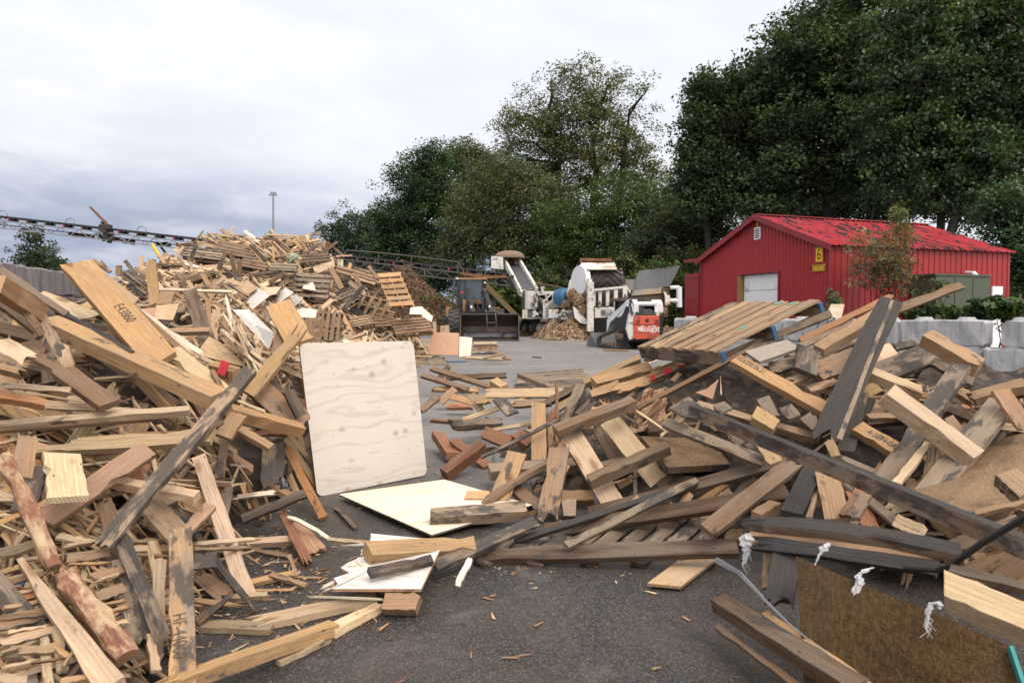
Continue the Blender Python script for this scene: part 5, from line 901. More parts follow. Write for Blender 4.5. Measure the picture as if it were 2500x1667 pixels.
def plank_obj(name, Mx, Ln, Wd, Tk, tone, parent=None, mats=None, **kw):
    SEED[0] += 1; sd = kw.pop('seed', SEED[0]); var = kw.pop('var', .13); wea = kw.pop('wea', None); v, f, mi = plank_geo(Ln, Wd, Tk, seed=sd, **kw); rr = random.Random(sd + 5); off = (rr.uniform(0, 40), rr.uniform(0, 40), rr.uniform(0, 40)); tn = tint_of(tone, sd, var); tn = tn if wea is None else (*tn[:3], wea)
    me = newmesh(name, v, f, mats or [M['wood'], M['endg'], M['woodside']], mi, False, {'wc': ('FLOAT_VECTOR', [(a + off[0], b + off[1], c + off[2]) for a, b, c in v]), 'tint': ('FLOAT_COLOR', [tn] * len(v))})
    o = bpy.data.objects.new(name, me); COL.objects.link(o); WL[o.name] = Mx.translation.copy()
    if parent is not None: o.parent = parent; Mx = Matrix.Translation(-WL[parent.name]) @ Mx
    o.matrix_basis = Mx; return o
def frame(p, q, roll=0., face=None):
    """local x along the board, z out of its broad face (towards the viewer and the sky unless told)"""
    a = (q - p).normalized(); mid = (p + q) / 2; n = face if face is not None else (CAM - mid).normalized() * .72 + Vector((0, 0, .55)); n = (n - a * n.dot(a)).normalized(); n.rotate(Matrix.Rotation(math.radians(roll), 3, a)); w = n.cross(a)
    R = Matrix((a, w, n)).transposed().to_4x4(); R.translation = mid; return R
HEROES = []; BIG = []
def dep(px, py, d, lift):
    if d is not None: return d
    h = hit(px, py); return (h if h is not None else 20.) - lift
def hero(reg, x1, y1, x2, y2, w, tone, label, d1=None, d2=None, t=None, roll=None, lift=.12, name='plank', parent=None, cat=None, group=None, face=None, **kw):
    sc = REG[reg][2]; a = S(reg, x1, y1); b = S(reg, x2, y2); D1 = dep(*a, d1, lift); D2 = dep(*b, d2, lift); p, q = P(*a, D1), P(*b, D2)
    wd = w / sc * (D1 + D2) / 2 / F; tk = t or min(.04, max(.014, wd * .32)); SEED[0] += 1; rl = roll if roll is not None else random.Random(SEED[0]).uniform(-18, 18)
    if name == 'plank' and 'jag1' not in kw and 'jag0' not in kw and not kw.get('notch'):
        q_ = random.Random(SEED[0] + 3); ln_ = (q - p).length
        if q_.random() < .38: kw['jag1' if q_.random() < .5 else 'jag0'] = min(.12, ln_ * q_.uniform(.05, .14))
    for z in (p, q): z.z = max(z.z, tk / 2 + .003)
    o = plank_obj(name, frame(p, q, rl, face), (q - p).length, wd, tk, tone, parent, **kw)
    if parent is None:
        tag(o, label, cat or 'plank', group, 'thing'); HEROES.append(o)
    return o
def edge_text(o, body, along, h, side=0., sq=.8, flip=False, n='stencil'):
    """stamped number lying on the broad face of a board"""
    Mx = o.matrix_basis; a = Mx.col[0].to_3d(); w = Mx.col[1].to_3d(); nn = Mx.col[2].to_3d(); tk = max(v.co.z for v in o.data.vertices); Ln = max(v.co.x for v in o.data.vertices) * 2
    c = Mx.translation + a * along * Ln + nn * (tk + .001) + w * side
    ux, uy = (a, w) if not flip else (-a, -w)
    t_ = text_obj(n, body, M['stencil'], c, ux, uy, h, None, sq, .001); mw = t_.matrix_basis.copy(); t_.parent = o; t_.matrix_parent_inverse = o.matrix_basis.inverted(); return t_
def sheet(name, label, cat, pts, thick, mat, rad=0., group=None, bend=0., edge='tan', wscale=1., kind='thing', nseg=6, swap=False, jag=0.):
    """flat board from its four corners TL TR BR BL (3-D), optionally with rounded corners; thickness lies behind the seen face"""
    tl, tr, br, bl = [Vector(p) for p in pts]; u = ((tr - tl) + (br - bl)) / 2; v = ((bl - tl) + (br - tr)) / 2; W_, H_ = u.length, v.length; n = u.cross(v).normalized()
    if n.dot(CAM - (tl + br) / 2) < 0: n = -n
    out = []
    def bil(a, b): return tl * (1 - a) * (1 - b) + tr * a * (1 - b) + br * a * b + bl * (1 - a) * b + n * bend * (1 - (2 * a - 1) ** 2)
    if rad:
        for (cx, cy, a0_) in ((rad / W_, rad / H_, 180), (1 - rad / W_, rad / H_, 270), (1 - rad / W_, 1 - rad / H_, 0), (rad / W_, 1 - rad / H_, 90)):
            for k in range(5): an = math.radians(a0_ + 22.5 * k); out.append((cx + math.cos(an) * rad / W_, cy + math.sin(an) * rad / H_))
    else:
        for k in range(nseg): out.append((k / nseg, 0))
        for k in range(nseg): out.append((1 + 0, k / nseg))
        for k in range(nseg): out.append((1 - k / nseg, 1))
        for k in range(nseg): out.append((0 + (random.uniform(0, jag) if jag else 0), 1 - k / nseg))
    f3 = [bil(a, b) for a, b in out]; b3 = [p - n * thick for p in f3]; q = len(out); off = (random.uniform(0, 30), random.uniform(0, 30))
    cen = bil(.5, .5); ctr = [cen, cen - n * thick]
    wc = [(a * W_ * wscale + off[0], b * H_ * wscale + off[1], 0) for a, b in out]; wc = wc + wc + [(W_ * .5 * wscale + off[0], H_ * .5 * wscale + off[1], 0)] * 2
    if swap: wc = [(y, x, z) for x, y, z in wc]
    fs = []; mi = []
    for k in range(q):
        j = (k + 1) % q; fs.append((2 * q, k, j)); fs.append((2 * q + 1, q + j, q + k)); fs.append((k, q + k, q + j, j)); mi += [0, 0, 1]
    mb = MB(); mb.add(f3 + b3 + ctr, fs); mb.m = mi; tn = [tint_of(edge, int(off[0] * 100))] * len(wc)
    o = mb.build(name, [mat, M['wood']], attrs={'wc': ('FLOAT_VECTOR', wc), 'tint': ('FLOAT_COLOR', tn)})
    if label: tag(o, label, cat, group, kind); HEROES.append(o)
    return o
def qs(reg, pts, ds):
    r = []
    for (x, y), d in zip(pts, ds):
        px, py = S(reg, x, y); r.append(P(px, py, d if d is not None else dep(px, py, None, .12)))
    return r
def pallet(label, tl, tr, bl, nslat=7, tone='tan', group='pallets in the wood heaps', ends=None, flip=False, h=.13, stringers=3, bottom=True, name='pallet', gap=None, marks=None, btone=None):
    """wooden pallet: deck slats run from the first edge (tl-tr holds the first stringer) towards bl; stringers lie across"""
    U = tr - tl; V = bl - tl; V = V - U.normalized() * V.dot(U.normalized()) * .6; n = U.cross(V).normalized()
    if n.dot(CAM - tl) < 0: n = -n
    if flip: n = -n
    u = U.normalized(); v = V.normalized(); c = tl + U / 2 + V / 2 - n * (h * .5); T = thing(name, label, 'pallet', c, group)
    t_ = .018; wsl = U.length / nslat * (gap or .80)
    def put(nm, p, q, w, t, face, tn, **kw):
        return plank_obj(nm, frame(p, q, 0, face), (q - p).length, w, t, tn, T, **kw)
    for k in range(nslat):
        o_ = tl + U * ((k + .5) / nslat) + n * random.uniform(0, .004); o = put('slat', o_ - v * random.uniform(0, .02), o_ + V + v * random.uniform(-.01, .02), wsl * random.uniform(.88, 1.1), t_, n, tone, jag1=random.choice([0, 0, 0, .05]))
        if marks and k in marks:
            for ff in marks[k]: p = o_ + V * ff + n * (t_ / 2 + .002); mb = MB(); mb.box(p, (.075, wsl * .5, .002), Matrix((v, u, n)).transposed()); mb.build('paint_mark', M['greenmark'], T)
    sw = .04; sh = h - 2 * t_
    for k in range(stringers):
        f_ = (k / (stringers - 1)) if stringers > 1 else .5; p = tl + V * (f_ * (1 - sw / V.length)) + v * sw / 2 - n * (t_ / 2 + sh / 2 + .002); q = p + U; o = put('stringer', p, q, sw, sh, n, btone or tone, notch=None)
        if ends:
            mb = MB(); R = Matrix((u, v, n)).transposed(); mb.box(q + u * .004, (.012, sw * 1.04, sh * 1.02), R); mb.build('painted_end', M[ends], T)
    if bottom:
        for f_ in (.08, .5, .92): o_ = tl + U * f_ - n * (sh + t_ * 1.5 + .004); put('bottom_slat', o_, o_ + V, wsl, t_, n, btone or tone)
    HEROES.append(T); return T
# ================================================================== the large named pieces
exec_list = []
H = hero
# ---- plywood sheets
bl = P(775, 1219, 5.16); bl.z = .0; br = P(1043, 1168, 5.80); br.z = .02; tl = P(730, 838, 5.28); tr = P(1009, 832, 5.92)
UPPLY = sheet('plywood_sheet', 'upright pale plywood sheet with rounded corners and wavy grain, the largest board', 'plywood sheet', [tl, tr, br, bl], .022, M['ply'], .05, edge='brown')
c = [GD('S', 827, 1206, .05), GD('S', 1085, 1170, .05), GD('S', 1300, 1232, .05), GD('S', 1054, 1305, .05)]
sheet('plywood_sheet', 'cream plywood sheet lying flat on the asphalt at the foot of the upright sheet', 'plywood sheet', c, .012, M['ply_cream'], 0, edge='dark', wscale=.8)
c = [P(905, 1322, 3.90), P(1085, 1352, 3.72), P(1028, 1462, 3.14), P(785, 1452, 3.14)]
for p, z in zip(c, (.13, .15, .115, .115)): p.z = z
sheet('white_sheet', 'white painted board with a splintered left edge resting on a small block', 'board', c, .014, M['whiteboard'], 0, edge='pink', jag=.16, nseg=12)
for k, (x1, y1, x2, y2, w, d1, d2, tn) in enumerate(((1340, 690, 1640, 560, 40, 3.2, 3.4, 'white'), (1345, 725, 1620, 640, 34, 3.15, 3.3, 'white'), (1540, 312, 1850, 288, 26, 3.75, 3.8, 'white'), (1522, 458, 1715, 398, 26, 3.5, 3.55, 'pink'), (1570, 490, 1830, 478, 30, 3.4, 3.45, 'white'), (1200, 765, 1900, 792, 22, 3.08, 3.08, 'white'), (1650, 455, 1790, 520, 24, 3.42, 3.4, 'white'), (1830, 245, 2120, 262, 26, 3.85, 3.9, 'white'))):
    o = H('F', x1, y1, x2, y2, w, tn, '', d1, d2, .007, 0, name='splinter', cat='splinter', face=Z, jag0=.07, jag1=.04, taper=1.8, nx=3); o['label'] = ('upper of the two long splinters', 'lower of the two long splinters', 'rear white splinter', 'pinkish splinter', 'short middle splinter', 'needle-like front splinter', 'tiny crossed splinter', 'splinter under the honey timber')[k] + ' at the torn end of the white board'; o['group'] = 'splinters of the white board'
H('F', 1908, 850, 2215, 855, 150, 'pink', 'short pinkish block propping up the white painted board', 3.12, 3.12, .09, 8, name='wood_block', cat='block', var=.02)
H('F', 1750, 385, 2700, 330, 175, 'honey', 'square honey timber lying on the white painted board', 3.45, 3.75, .08, -14, var=.05)
H('F', 1770, 560, 2330, 440, 90, 'dark', 'dark-ended plank squeezed under the square honey timber', 3.2, 3.4, .03, -10)
c = [P(1580, 1433, 3.42), P(1657, 1386, 3.75), P(1757, 1372, 3.8), P(1662, 1443, 3.38)]
for p in c: p.z = .03
sheet('plywood_offcut', 'tan plywood offcut lying on bare asphalt under the front pallet', 'offcut', c, .015, M['ply_tan'], 0, edge='tan')
# ---- left pile
o = H('A', 690, 245, 1460, 1120, 262, 'honey', 'broad honey board stamped E43860 leaning steeply against the left pile', 4.75, 4.15, .045, 3, var=.02, bend=.02); edge_text(o, 'E43860', .08, .062, .01)
H('A', 660, 350, 1330, 1060, 110, 'brown', 'brown board hidden right behind the board stamped E43860', 4.9, 4.35, .04, 40)
H('A', 735, 215, 1225, 575, 62, 'pale', 'thin pale batten reaching up right of the board stamped E43860', 5.1, 5.1, .02, 15)
H('A', 880, 345, 1700, 1075, 52, 'tan', 'slim tan batten alongside the board stamped E43860', 4.9, 4.5, .02, 10)
H('A', 1040, 515, 1760, 1090, 55, 'pale', 'pale batten with split edge right of the slim tan batten', 5.0, 4.6, .02, -10)
H('A', 1090, 560, 1815, 1050, 75, 'white', 'whitish pointed board farthest right beside the stamped board', 5.2, 4.7, .012, 5, jag1=.12, taper=.6)
H('A', 430, 770, 1960, 1450, 200, 'honey', 'long thick timber with ringed end sloping across the left pile', 4.15, 3.95, .085, -24, name='timber', cat='timber', var=.03)
H('A', 0, 290, 600, 690, 62, 'grey', 'grey-brown batten sloping down from the left picture edge near the wall', 4.3, 4.3, .03, 10)
H('A', 600, 690, 1190, 1030, 36, 'black', 'black and white banded strip above the long thick timber', 4.25, 4.05, .012, 0, name='strip', cat='strip')
H('A', 230, 960, 980, 1510, 180, 'brown', 'shadowed brown plank with a step cut, left of the long thick timber', 3.85, 3.6, .04, -10, notch=(.2, .45, .35))
H('A', -60, 400, 340, 680, 140, 'honey', 'honey block with visible rings poking in at the left edge below the wall', 3.4, 3.9, .09, -28, name='timber', cat='timber')
H('A', 0, 470, 380, 870, 70, 'tan', 'curved tan lath in front of the ringed honey block', 3.7, 3.8, .015, 5, bend=.05)
H('A', 360, 700, 560, 1060, 95, 'ltgrey', 'broken light grey lath curling beside the curved tan lath', 3.9, 3.8, .012, 10, jag1=.08)
H('A', -20, 560, 330, 830, 95, 'dkbrown', 'dark brown board under the curved tan lath at the left edge', 3.9, 4.0, .03, 0)
H('A', 515, 675, 930, 690, 68, 'pink', 'pinkish rail lying level behind the stamped board', 5.3, 5.3, .05, -20)
H('A', 990, 770, 1060, 1000, 60, 'tan', 'short tan stick standing between the stamped board and thick timber', 4.6, 4.4, .03)
H('A', 1085, 770, 1130, 1015, 105, 'brown', 'brown board end standing next to the short tan stick', 4.6, 4.4, .03)
H('A', 720, 800, 1010, 860, 130, 'dkbrown', 'wide dark brown board in shadow behind the stamped board', 4.9, 4.9, .03)
H('A', 330, 520, 830, 720, 150, 'cream', 'smooth cream board lying below the wall and the pinkish rail', 5.2, 5.0, .02)
H('A', 1350, 205, 1388, 600, 88, 'honey', 'honey slat standing upright against the sky above the left pile', 8.2, 7.9, .03, 25)
sheet('plywood_offcut', 'folded tan plywood piece at the foot of the upright honey slat', 'offcut', qs('A', [(1440, 480), (1570, 480), (1530, 600), (1400, 600)], [7.8] * 4), .012, M['ply_tan'])
sheet('plywood_offcut', 'brown plywood box side lying below the upright honey slat', 'offcut', qs('A', [(1400, 610), (1610, 590), (1550, 740), (1380, 730)], [7.5, 7.5, 7.2, 7.2]), .012, M['ply_tan'], edge='dkbrown')
sheet('cardboard_flap', 'reddish-brown curved flap left of the plywood box side', 'flap', qs('A', [(1240, 640), (1400, 625), (1380, 720), (1320, 720)], [7.4] * 4), .006, M['ply_pink'])
H('A', 1700, 475, 1900, 1040, 128, 'dkbrown', 'stained dark plank leaning upright in front of the big heap', 7.2, 6.2, .03, 5)
H('A', 1500, 850, 1890, 838, 62, 'tan', 'level tan rail with a dark sawn end across the stained dark plank', 6.3, 6.3, .045, -15)
H('A', 1400, 465, 2085, 487, 30, 'white', 'long white lath lying level across the foot of the big heap', 11.2, 11.2, .03)
for k, (x1, y1, x2, y2, lab) in enumerate(((1105, 300, 1335, 470, 'topmost of the grey slats fanned beside the upright honey slat'), (1110, 345, 1315, 505, 'second grey slat under the topmost one in the fan'), (1150, 420, 1290, 535, 'lowest short grey slat of the fan'), (1175, 315, 1345, 445, 'rear grey slat of the fan, farthest up to the right'))): H('A', x1, y1, x2, y2, 30, 'grey', lab, 11, 10.6, .03, group='grey slats fanned on the heap')
H('A', 1065, 250, 1068, 345, 42, 'tan', 'small tan block standing on end on the skyline', 11., 11., .08, name='wood_block', cat='block')
H('A', 1125, 210, 1215, 330, 34, 'dark', 'short dark stick leaning on the skyline beside the small tan block', 11.6, 11.4, .03)
H('A', 830, 200, 990, 310, 32, 'tan', 'tan stick poking up into the sky behind the thin pale batten', 9, 9, .03)
H('A', 905, 205, 960, 270, 10, 'brown', 'very thin twig-like stick against the sky', 9.2, 9.2, .01)
o = H('A', 1905, 1165, 2120, 1230, 100, 'honey', 'honey block with a red painted end beside the black-stained diagonal plank', 4.55, 4.5, .075, -20, name='wood_block', cat='block')
mb = MB(); a_ = Q('A', 2028, 1165, 4.5); mb.box(a_ + Vector((0, -.045, .0)), (.055, .01, .095), Matrix.Rotation(.35, 3, 'Y')); k = mb.build('painted_end', M['redmark']); k.parent = o; k.matrix_parent_inverse = o.matrix_basis.inverted()
H('S', 612, 905, 246, 1338, 37, 'tan', 'long black-stained plank crossing the left pile diagonally', 3.85, 2.85, .035, 12, var=.02, jag1=.04, mats=[M['stained'], M['endg']])
H('D', 1165, 890, 690, 1485, 112, 'honey', 'split honey board with torn edges leaning just left of the upright plywood', 5.2, 4.75, .035, 10, jag0=.25, taper=1.25)
H('D', 950, 670, 1155, 1020, 232, 'honey', 'wide ribbed honey board standing behind the upright plywood', 6.2, 5.7, .03, 5, var=.03)
H('D', 1262, 795, 1246, 1010, 104, 'tan', 'square tan post standing right behind the top of the upright plywood', 7.0, 7.0, .10, 20, name='timber', cat='timber')
H('D', 845, 655, 850, 835, 52, 'grey', 'grey slat standing before the white fallen sheets', 9.2, 9.0, .03)
H('D', 400, 720, 368, 1000, 68, 'tan', 'tan slat standing up out of the pale splinters', 8.8, 8.3, .03)
H('D', 985, 905, 930, 1150, 90, 'brown', 'brown timber leaning left of the wide ribbed honey board', 6.0, 5.6, .06)
sheet('hardboard_sheet', 'smooth brown triangular board in shadow behind the red-ended block', 'board', qs('D', [(330, 960), (430, 1010), (690, 1240), (210, 1120)], [5.6, 5.6, 5.2, 5.4]), .006, M['ply_tan'], edge='brown')
H('A', 1530, 1010, 2010, 1400, 165, 'pale', 'pale broad board top between the stamped board and the black-stained plank', 4.45, 4.2, .03, -12, var=.04)
H('A', 1900, 1190, 2010, 1390, 42, 'brown', 'short brown lath stuck upright against the pale broad board', 4.3, 4.2, .02)
H('E', 800, 250, 1170, 590, 240, 'tan', 'thick knotty tan plank slanting to the left edge of the upright plywood', 4.95, 5.0, .08, 8, var=.04)
H('E', 510, 460, 1160, 625, 115, 'honey', 'honey timber with ringed sawn end pointing at the upright plywood', 4.45, 4.85, .08, -22, name='timber', cat='timber')
H('E', 590, 360, 830, 460, 24, 'cream', 'thin cream strip lying on the ringed honey timber', 4.4, 4.5, .012)
H('E', 1040, 270, 1160, 500, 95, 'dark', 'small dark grey block against the left edge of the upright plywood', 4.9, 4.9, .05, name='wood_block', cat='block')
H('E', 575, 610, 890, 785, 88, 'tan', 'short tan rail with a pale sawn end below the ringed honey timber', 4.4, 4.35, .035, -20)
H('E', 600, 480, 458, 690, 150, 'honey', 'stubby honey board hanging over the edge left of the ringed timber', 4.3, 4.15, .03, 5)
H('E', 475, 680, 425, 1060, 74, 'brown', 'narrow brown slat hanging below the stubby honey board', 4.35, 4.1, .02)
H('E', 238, 862, 680, 2230, 132, 'cream', 'long pale board leaning from the pile down to the asphalt', 3.95, 3.28, .022, 6, var=.02, bend=.015)
H('E', 750, 665, 1180, 640, 42, 'redbrown', 'thin reddish-brown strip pointing at the upright plywood edge', 4.8, 5.0, .02)
H('E', 915, 690, 895, 1120, 190, 'ltgrey', 'torn board, half grey half raw wood, left of the mottled orange stick', 4.95, 4.75, .03, 0, jag1=.14, wea=0.8)
H('E', 1030, 785, 1360, 1415, 72, 'orange', 'mottled orange-brown stick leaning down to the asphalt by the upright plywood', 5.05, 4.55, .03, 10, var=.03)
H('E', 630, 1425, 1195, 1195, 84, 'dark', 'dark grey board lying across the pile foot below the torn board', 4.15, 4.3, .03, 4, var=.02)
H('E', 530, 1230, 960, 1180, 46, 'white', 'white splintered stick above the dark grey board', 4.4, 4.5, .02, jag0=.08, jag1=.06)
H('F', 985, 15, 1225, 550, 72, 'red', 'reddish broken batten pointing down onto the asphalt', 4.3, 3.72, .03, 5, jag1=.12, jag0=.05)
H('F', 1110, 110, 1310, 390, 110, 'pink', 'salmon broken board end lying beside the reddish batten', 4.25, 3.9, .025, 5, jag1=.03, taper=1.4)
H('F', 1040, 55, 1420, 255, 36, 'white', 'curved white splinter strip over the salmon board end', 4.15, 3.98, .012, bend=.02); H('F', 1400, 250, 1830, 292, 34, 'pale', 'thin pale strip on the asphalt leading to the white painted board', 3.98, 3.85, .012)
H('F', 180, 320, 1075, 268, 72, 'pale', 'level pale rail crossing behind the long pale board', 3.85, 4.05, .04, -15, var=.04)
o = H('C', 1622, 170, 1645, 1600, 204, 'honey', 'upright grey-stained board stamped HF-44060 at the pile front', 3.0, 2.33, .025, 5, var=.02, wea=.75); edge_text(o, 'HF-44060', .22, .05, -.01, .75)
o.data.materials[0] = M['wood']
H('B', 30, 470, 490, 1500, 125, 'bark', 'narrow bark-covered log slanting down at the lower left', 2.85, 2.6, .04, 0, name='log', cat='log', rough=.008, jag0=.04, cup=-.012, mats=[M['bark'], M['endg']])
H('C', 560, 560, 1140, 1340, 225, 'bark', 'thick log with peeling rusty bark beside the pale split pole', 2.62, 2.36, .05, 0, name='log', cat='log', jag0=.06, rough=.012, taper=.9, cup=-.02, mats=[M['bark'], M['endg']])
H('C', 185, 465, 1010, 1600, 50, 'pale', 'pale split pole tapering to a sharp tip at the lower left', 2.62, 2.2, .05, 5, taper=4.2, var=.02)
H('C', 1085, 235, 1465, 1130, 112, 'grey', 'weathered grey-brown board set on edge left of the stamped HF board', 2.95, 2.5, .03, 30, wea=0.95)
H('C', 1130, 440, 1300, 1220, 245, 'ltgrey', 'weathered board with charred top and bright torn lower end', 2.92, 2.55, .03, 0, jag1=.05, wea=0.85)
H('C', 1440, 450, 1395, 1450, 108, 'pale', 'narrow pale splintered board left against the stamped HF board', 2.92, 2.5, .02, jag1=.1)
H('B', 340, 425, 1912, 315, 155, 'olive', 'long smooth olive-tan board with a notch, lying level across the left pile', 3.45, 3.5, .035, -5, var=.02, notch=(-.1, .2, .42))
H('B', -40, 222, 1705, 82, 78, 'pale', 'long beige rail lying level above the notched olive board', 3.5, 3.75, .04, -15, var=.03)
H('B', 0, 268, 1470, 152, 34, 'brown', 'thin brown strip right under the long beige rail', 3.48, 3.72, .02)
H('B', 552, 485, 605, 880, 300, 'cream', 'short broad cream board tilting out below the notched olive board', 3.15, 2.82, .028, -12, var=.03)
H('B', 1330, 425, 390, 1075, 205, 'pink', 'wide pinkish board with a long crack running down to the left', 3.4, 3.0, .03, 3, var=.03)
H('B', 340, 590, 210, 980, 190, 'ltgrey', 'light grey board end behind the short broad cream board', 3.2, 3.0, .025)
H('B', 985, 715, 1765, 860, 112, 'pale', 'pale rail with a sawn end right of the wide pinkish board', 3.35, 3.25, .04, -22)
H('B', 1300, 880, 1620, 1230, 225, 'tan', 'figured tan board behind the upright stamped HF board', 3.35, 3.1, .02)
H('B', 1890, 940, 1640, 1190, 112, 'tan', 'tan board end leaning right behind the stamped HF board', 3.4, 3.2, .03)
H('B', 250, 320, 190, 690, 160, 'tan', 'tan broken board with nail holes at the left under the beige rail', 3.3, 3.1, .025, jag0=.06)
H('B', 405, 28, 1265, 92, 92, 'pale', 'pale board with a torn upper edge above the long beige rail', 3.7, 3.8, .02, taper=.35)
H('A', -20, 1325, 630, 1372, 52, 'pale', 'slim pale lath at the left edge above the orange rail', 3.55, 3.6, .02); H('A', -20, 1425, 405, 1495, 92, 'orange', 'orange-tan rail at the left edge', 3.4, 3.5, .04, -10)
H('A', -30, 940, 275, 1120, 200, 'cream', 'cream board with ragged broken end at the left edge', 3.45, 3.4, .03, jag1=.10)
H('A', -20, 1150, 240, 1220, 110, 'tan', 'ragged tan stump of a board under the cream ragged one', 3.35, 3.3, .05, jag1=.12)
LOW = [(0, 830, 390, 730, 60, 'orange', 'orange batten at the lower left edge'), (-20, 1020, 480, 900, 125, 'tan', 'broad tan rail below the orange batten at the lower left'), (-20, 1190, 510, 1060, 72, 'pale', 'pale rail below the broad tan rail'), (860, 775, 1110, 690, 100, 'tan', 'tan rail end showing right of the thick log'), (150, 1255, 530, 1240, 62, 'tan', 'short tan batten crossing behind the pale split pole'), (385, 1120, 435, 1560, 72, 'pale', 'pale lath standing at the bottom left of the split pole'), (-20, 1500, 235, 1530, 85, 'pale', 'pale beam end in the bottom left corner'), (545, 1530, 810, 1490, 62, 'tan', 'short tan lath at the bottom under the split pole'), (-20, 655, 385, 545, 60, 'pale', 'pale board with a ragged top at the left edge'), (820, 600, 1100, 530, 90, 'pink', 'pinkish rail between the log and the charred-top board'), (600, 430, 980, 372, 85, 'tan', 'tan board with rough sawn edge below the black-stained plank'), (1180, 280, 1650, 265, 42, 'pale', 'upper of two thin pale battens meeting the stamped HF board'), (1185, 345, 1600, 335, 72, 'pale', 'lower of two thin pale battens meeting the stamped HF board'), (1735, 455, 1940, 440, 142, 'ltgrey', 'grey block showing right of the stamped HF board'), (-20, 400, 330, 300, 120, 'ltgrey', 'light grey board behind the tip of the pale split pole'), (520, 225, 830, 290, 70, 'pale', 'short pale rail beside the foot of the black-stained plank'), (510, 1050, 560, 1440, 80, 'pale', 'splintered pale stub hanging behind the split pole'), (1340, 1110, 1400, 1440, 70, 'pale', 'forked pale splinter hanging below the charred-top board')]
LATH = [(0, 760, 420, 690), (30, 880, 460, 800), (0, 960, 520, 905), (0, 1105, 470, 1030), (880, 850, 1140, 800), (900, 930, 1150, 860), (930, 1040, 1160, 985), (0, 1290, 330, 1180), (120, 1385, 560, 1330), (0, 1430, 300, 1360), (450, 1200, 640, 1330), (560, 1400, 700, 1200), (850, 640, 1090, 560), (0, 560, 250, 480), (100, 640, 420, 560), (560, 330, 900, 260), (620, 480, 960, 470), (1180, 400, 1560, 420), (1750, 300, 2330, 250), (1740, 350, 2250, 330)]
for k, (x1, y1, x2, y2) in enumerate(LATH):
    o = H('C', x1, y1, x2, y2, (22, 34, 46, 28)[k % 4], ('pale', 'tan', 'brown', 'pale', 'honey', 'pink')[k % 6], '', lift=.2, t=(.012, .02)[k % 2], jag1=.09, jag0=.05 if k % 3 == 0 else 0)
    o['label'] = ('first', 'second', 'third', 'fourth', 'fifth', 'sixth', 'seventh', 'eighth', 'ninth', 'tenth', 'eleventh', 'twelfth', 'thirteenth', 'fourteenth', 'fifteenth', 'sixteenth', 'seventeenth', 'eighteenth', 'nineteenth', 'twentieth')[sorted(range(20), key=lambda i: LATH[i][1] + LATH[i][3]).index(k)] + ' splintered lath from the top between the bark logs and the stamped HF board' if x2 < 1200 or True else ''; o['group'] = 'splintered laths at the lower left'
for x1, y1, x2, y2, w, tn, lb in LOW: H('C', x1, y1, x2, y2, w, tn, lb, lift=.18)
H('C', 70, 690, 400, 585, 26, 'tan', 'batten with a blue painted edge at the left', 2.75, 2.8, .03, mats=[M['bluepaint'], M['endg']])
sheet('plywood_offcut', 'greenish plywood offcut in the bottom left corner', 'offcut', qs('C', [(90, 1300), (290, 1290), (350, 1560), (0, 1560)], [2.5, 2.5, 2.3, 2.3]), .012, M['ply_grey'])
H('F', 460, 845, 880, 785, 52, 'pale', 'pale batten across the foot of the long pale board', 3.25, 3.3, .03, -15); H('F', 215, 1000, 545, 745, 82, 'brown', 'pointed brown board beside the stamped HF board', 2.95, 3.1, .02, taper=.3)
H('F', 215, 1110, 900, 1225, 165, 'olive', 'yellow-grey board lying on the asphalt right of the stamped HF board', 2.98, 2.95, .025, 0, face=Z, wea=.5)
H('F', 700, 1040, 1830, 840, 215, 'pale', 'broad pale board lying on the asphalt before the white painted board', 2.98, 3.26, .03, 0, var=.03, face=Z)
H('F', -120, 1600, 1450, 1105, 150, 'honey', 'long honey timber with a notched end lying on the asphalt at the front', 2.28, 2.93, .05, 0, var=.02, face=Z); H('F', 1400, 1130, 1930, 870, 150, 'cream', 'split cream board end carrying on from the long honey timber', 2.90, 3.2, .035, 0, face=Z, jag1=.16, taper=.7)
H('F', 950, 1520, 1340, 1230, 75, 'pale', 'pale splintered fragment with a needle tip on the front asphalt', 2.66, 2.86, .02, 0, face=Z, taper=3., jag1=.1)
H('F', 890, 570, 1200, 700, 50, 'tan', 'short tan stick on the asphalt beside the long pale board', 3.5, 3.42, .02); H('F', 700, 660, 1100, 560, 62, 'honey', 'knotty honey batten on the asphalt crossing the short tan stick', 3.45, 3.55, .025); H('F', 1050, 400, 1120, 590, 34, 'tan', 'thin stick standing against the knotty honey batten', 3.75, 3.55, .015)
H('F', 740, 740, 1090, 740, 22, 'honey', 'straight thin lath on the asphalt below the knotty honey batten', 3.38, 3.38, .012); H('F', 1090, 610, 1400, 615, 14, 'tan', 'needle-thin splinter pointing at the white board', 3.55, 3.55, .008)
H('F', 720, 345, 1050, 420, 40, 'brown', 'brown broken lath near the reddish batten on the asphalt', 3.9, 3.85, .015); H('F', 1470, 15, 1650, 205, 34, 'dkbrown', 'dark curved branch piece on the asphalt before the cream sheet', 4.8, 4.35, .02, name='branch', cat='branch', bend=.015)
H('F', 220, 560, 500, 780, 150, 'pink', 'ragged pinkish offcut at the pile foot beside the long pale board', 3.4, 3.2, .02, jag0=.08, jag1=.06)
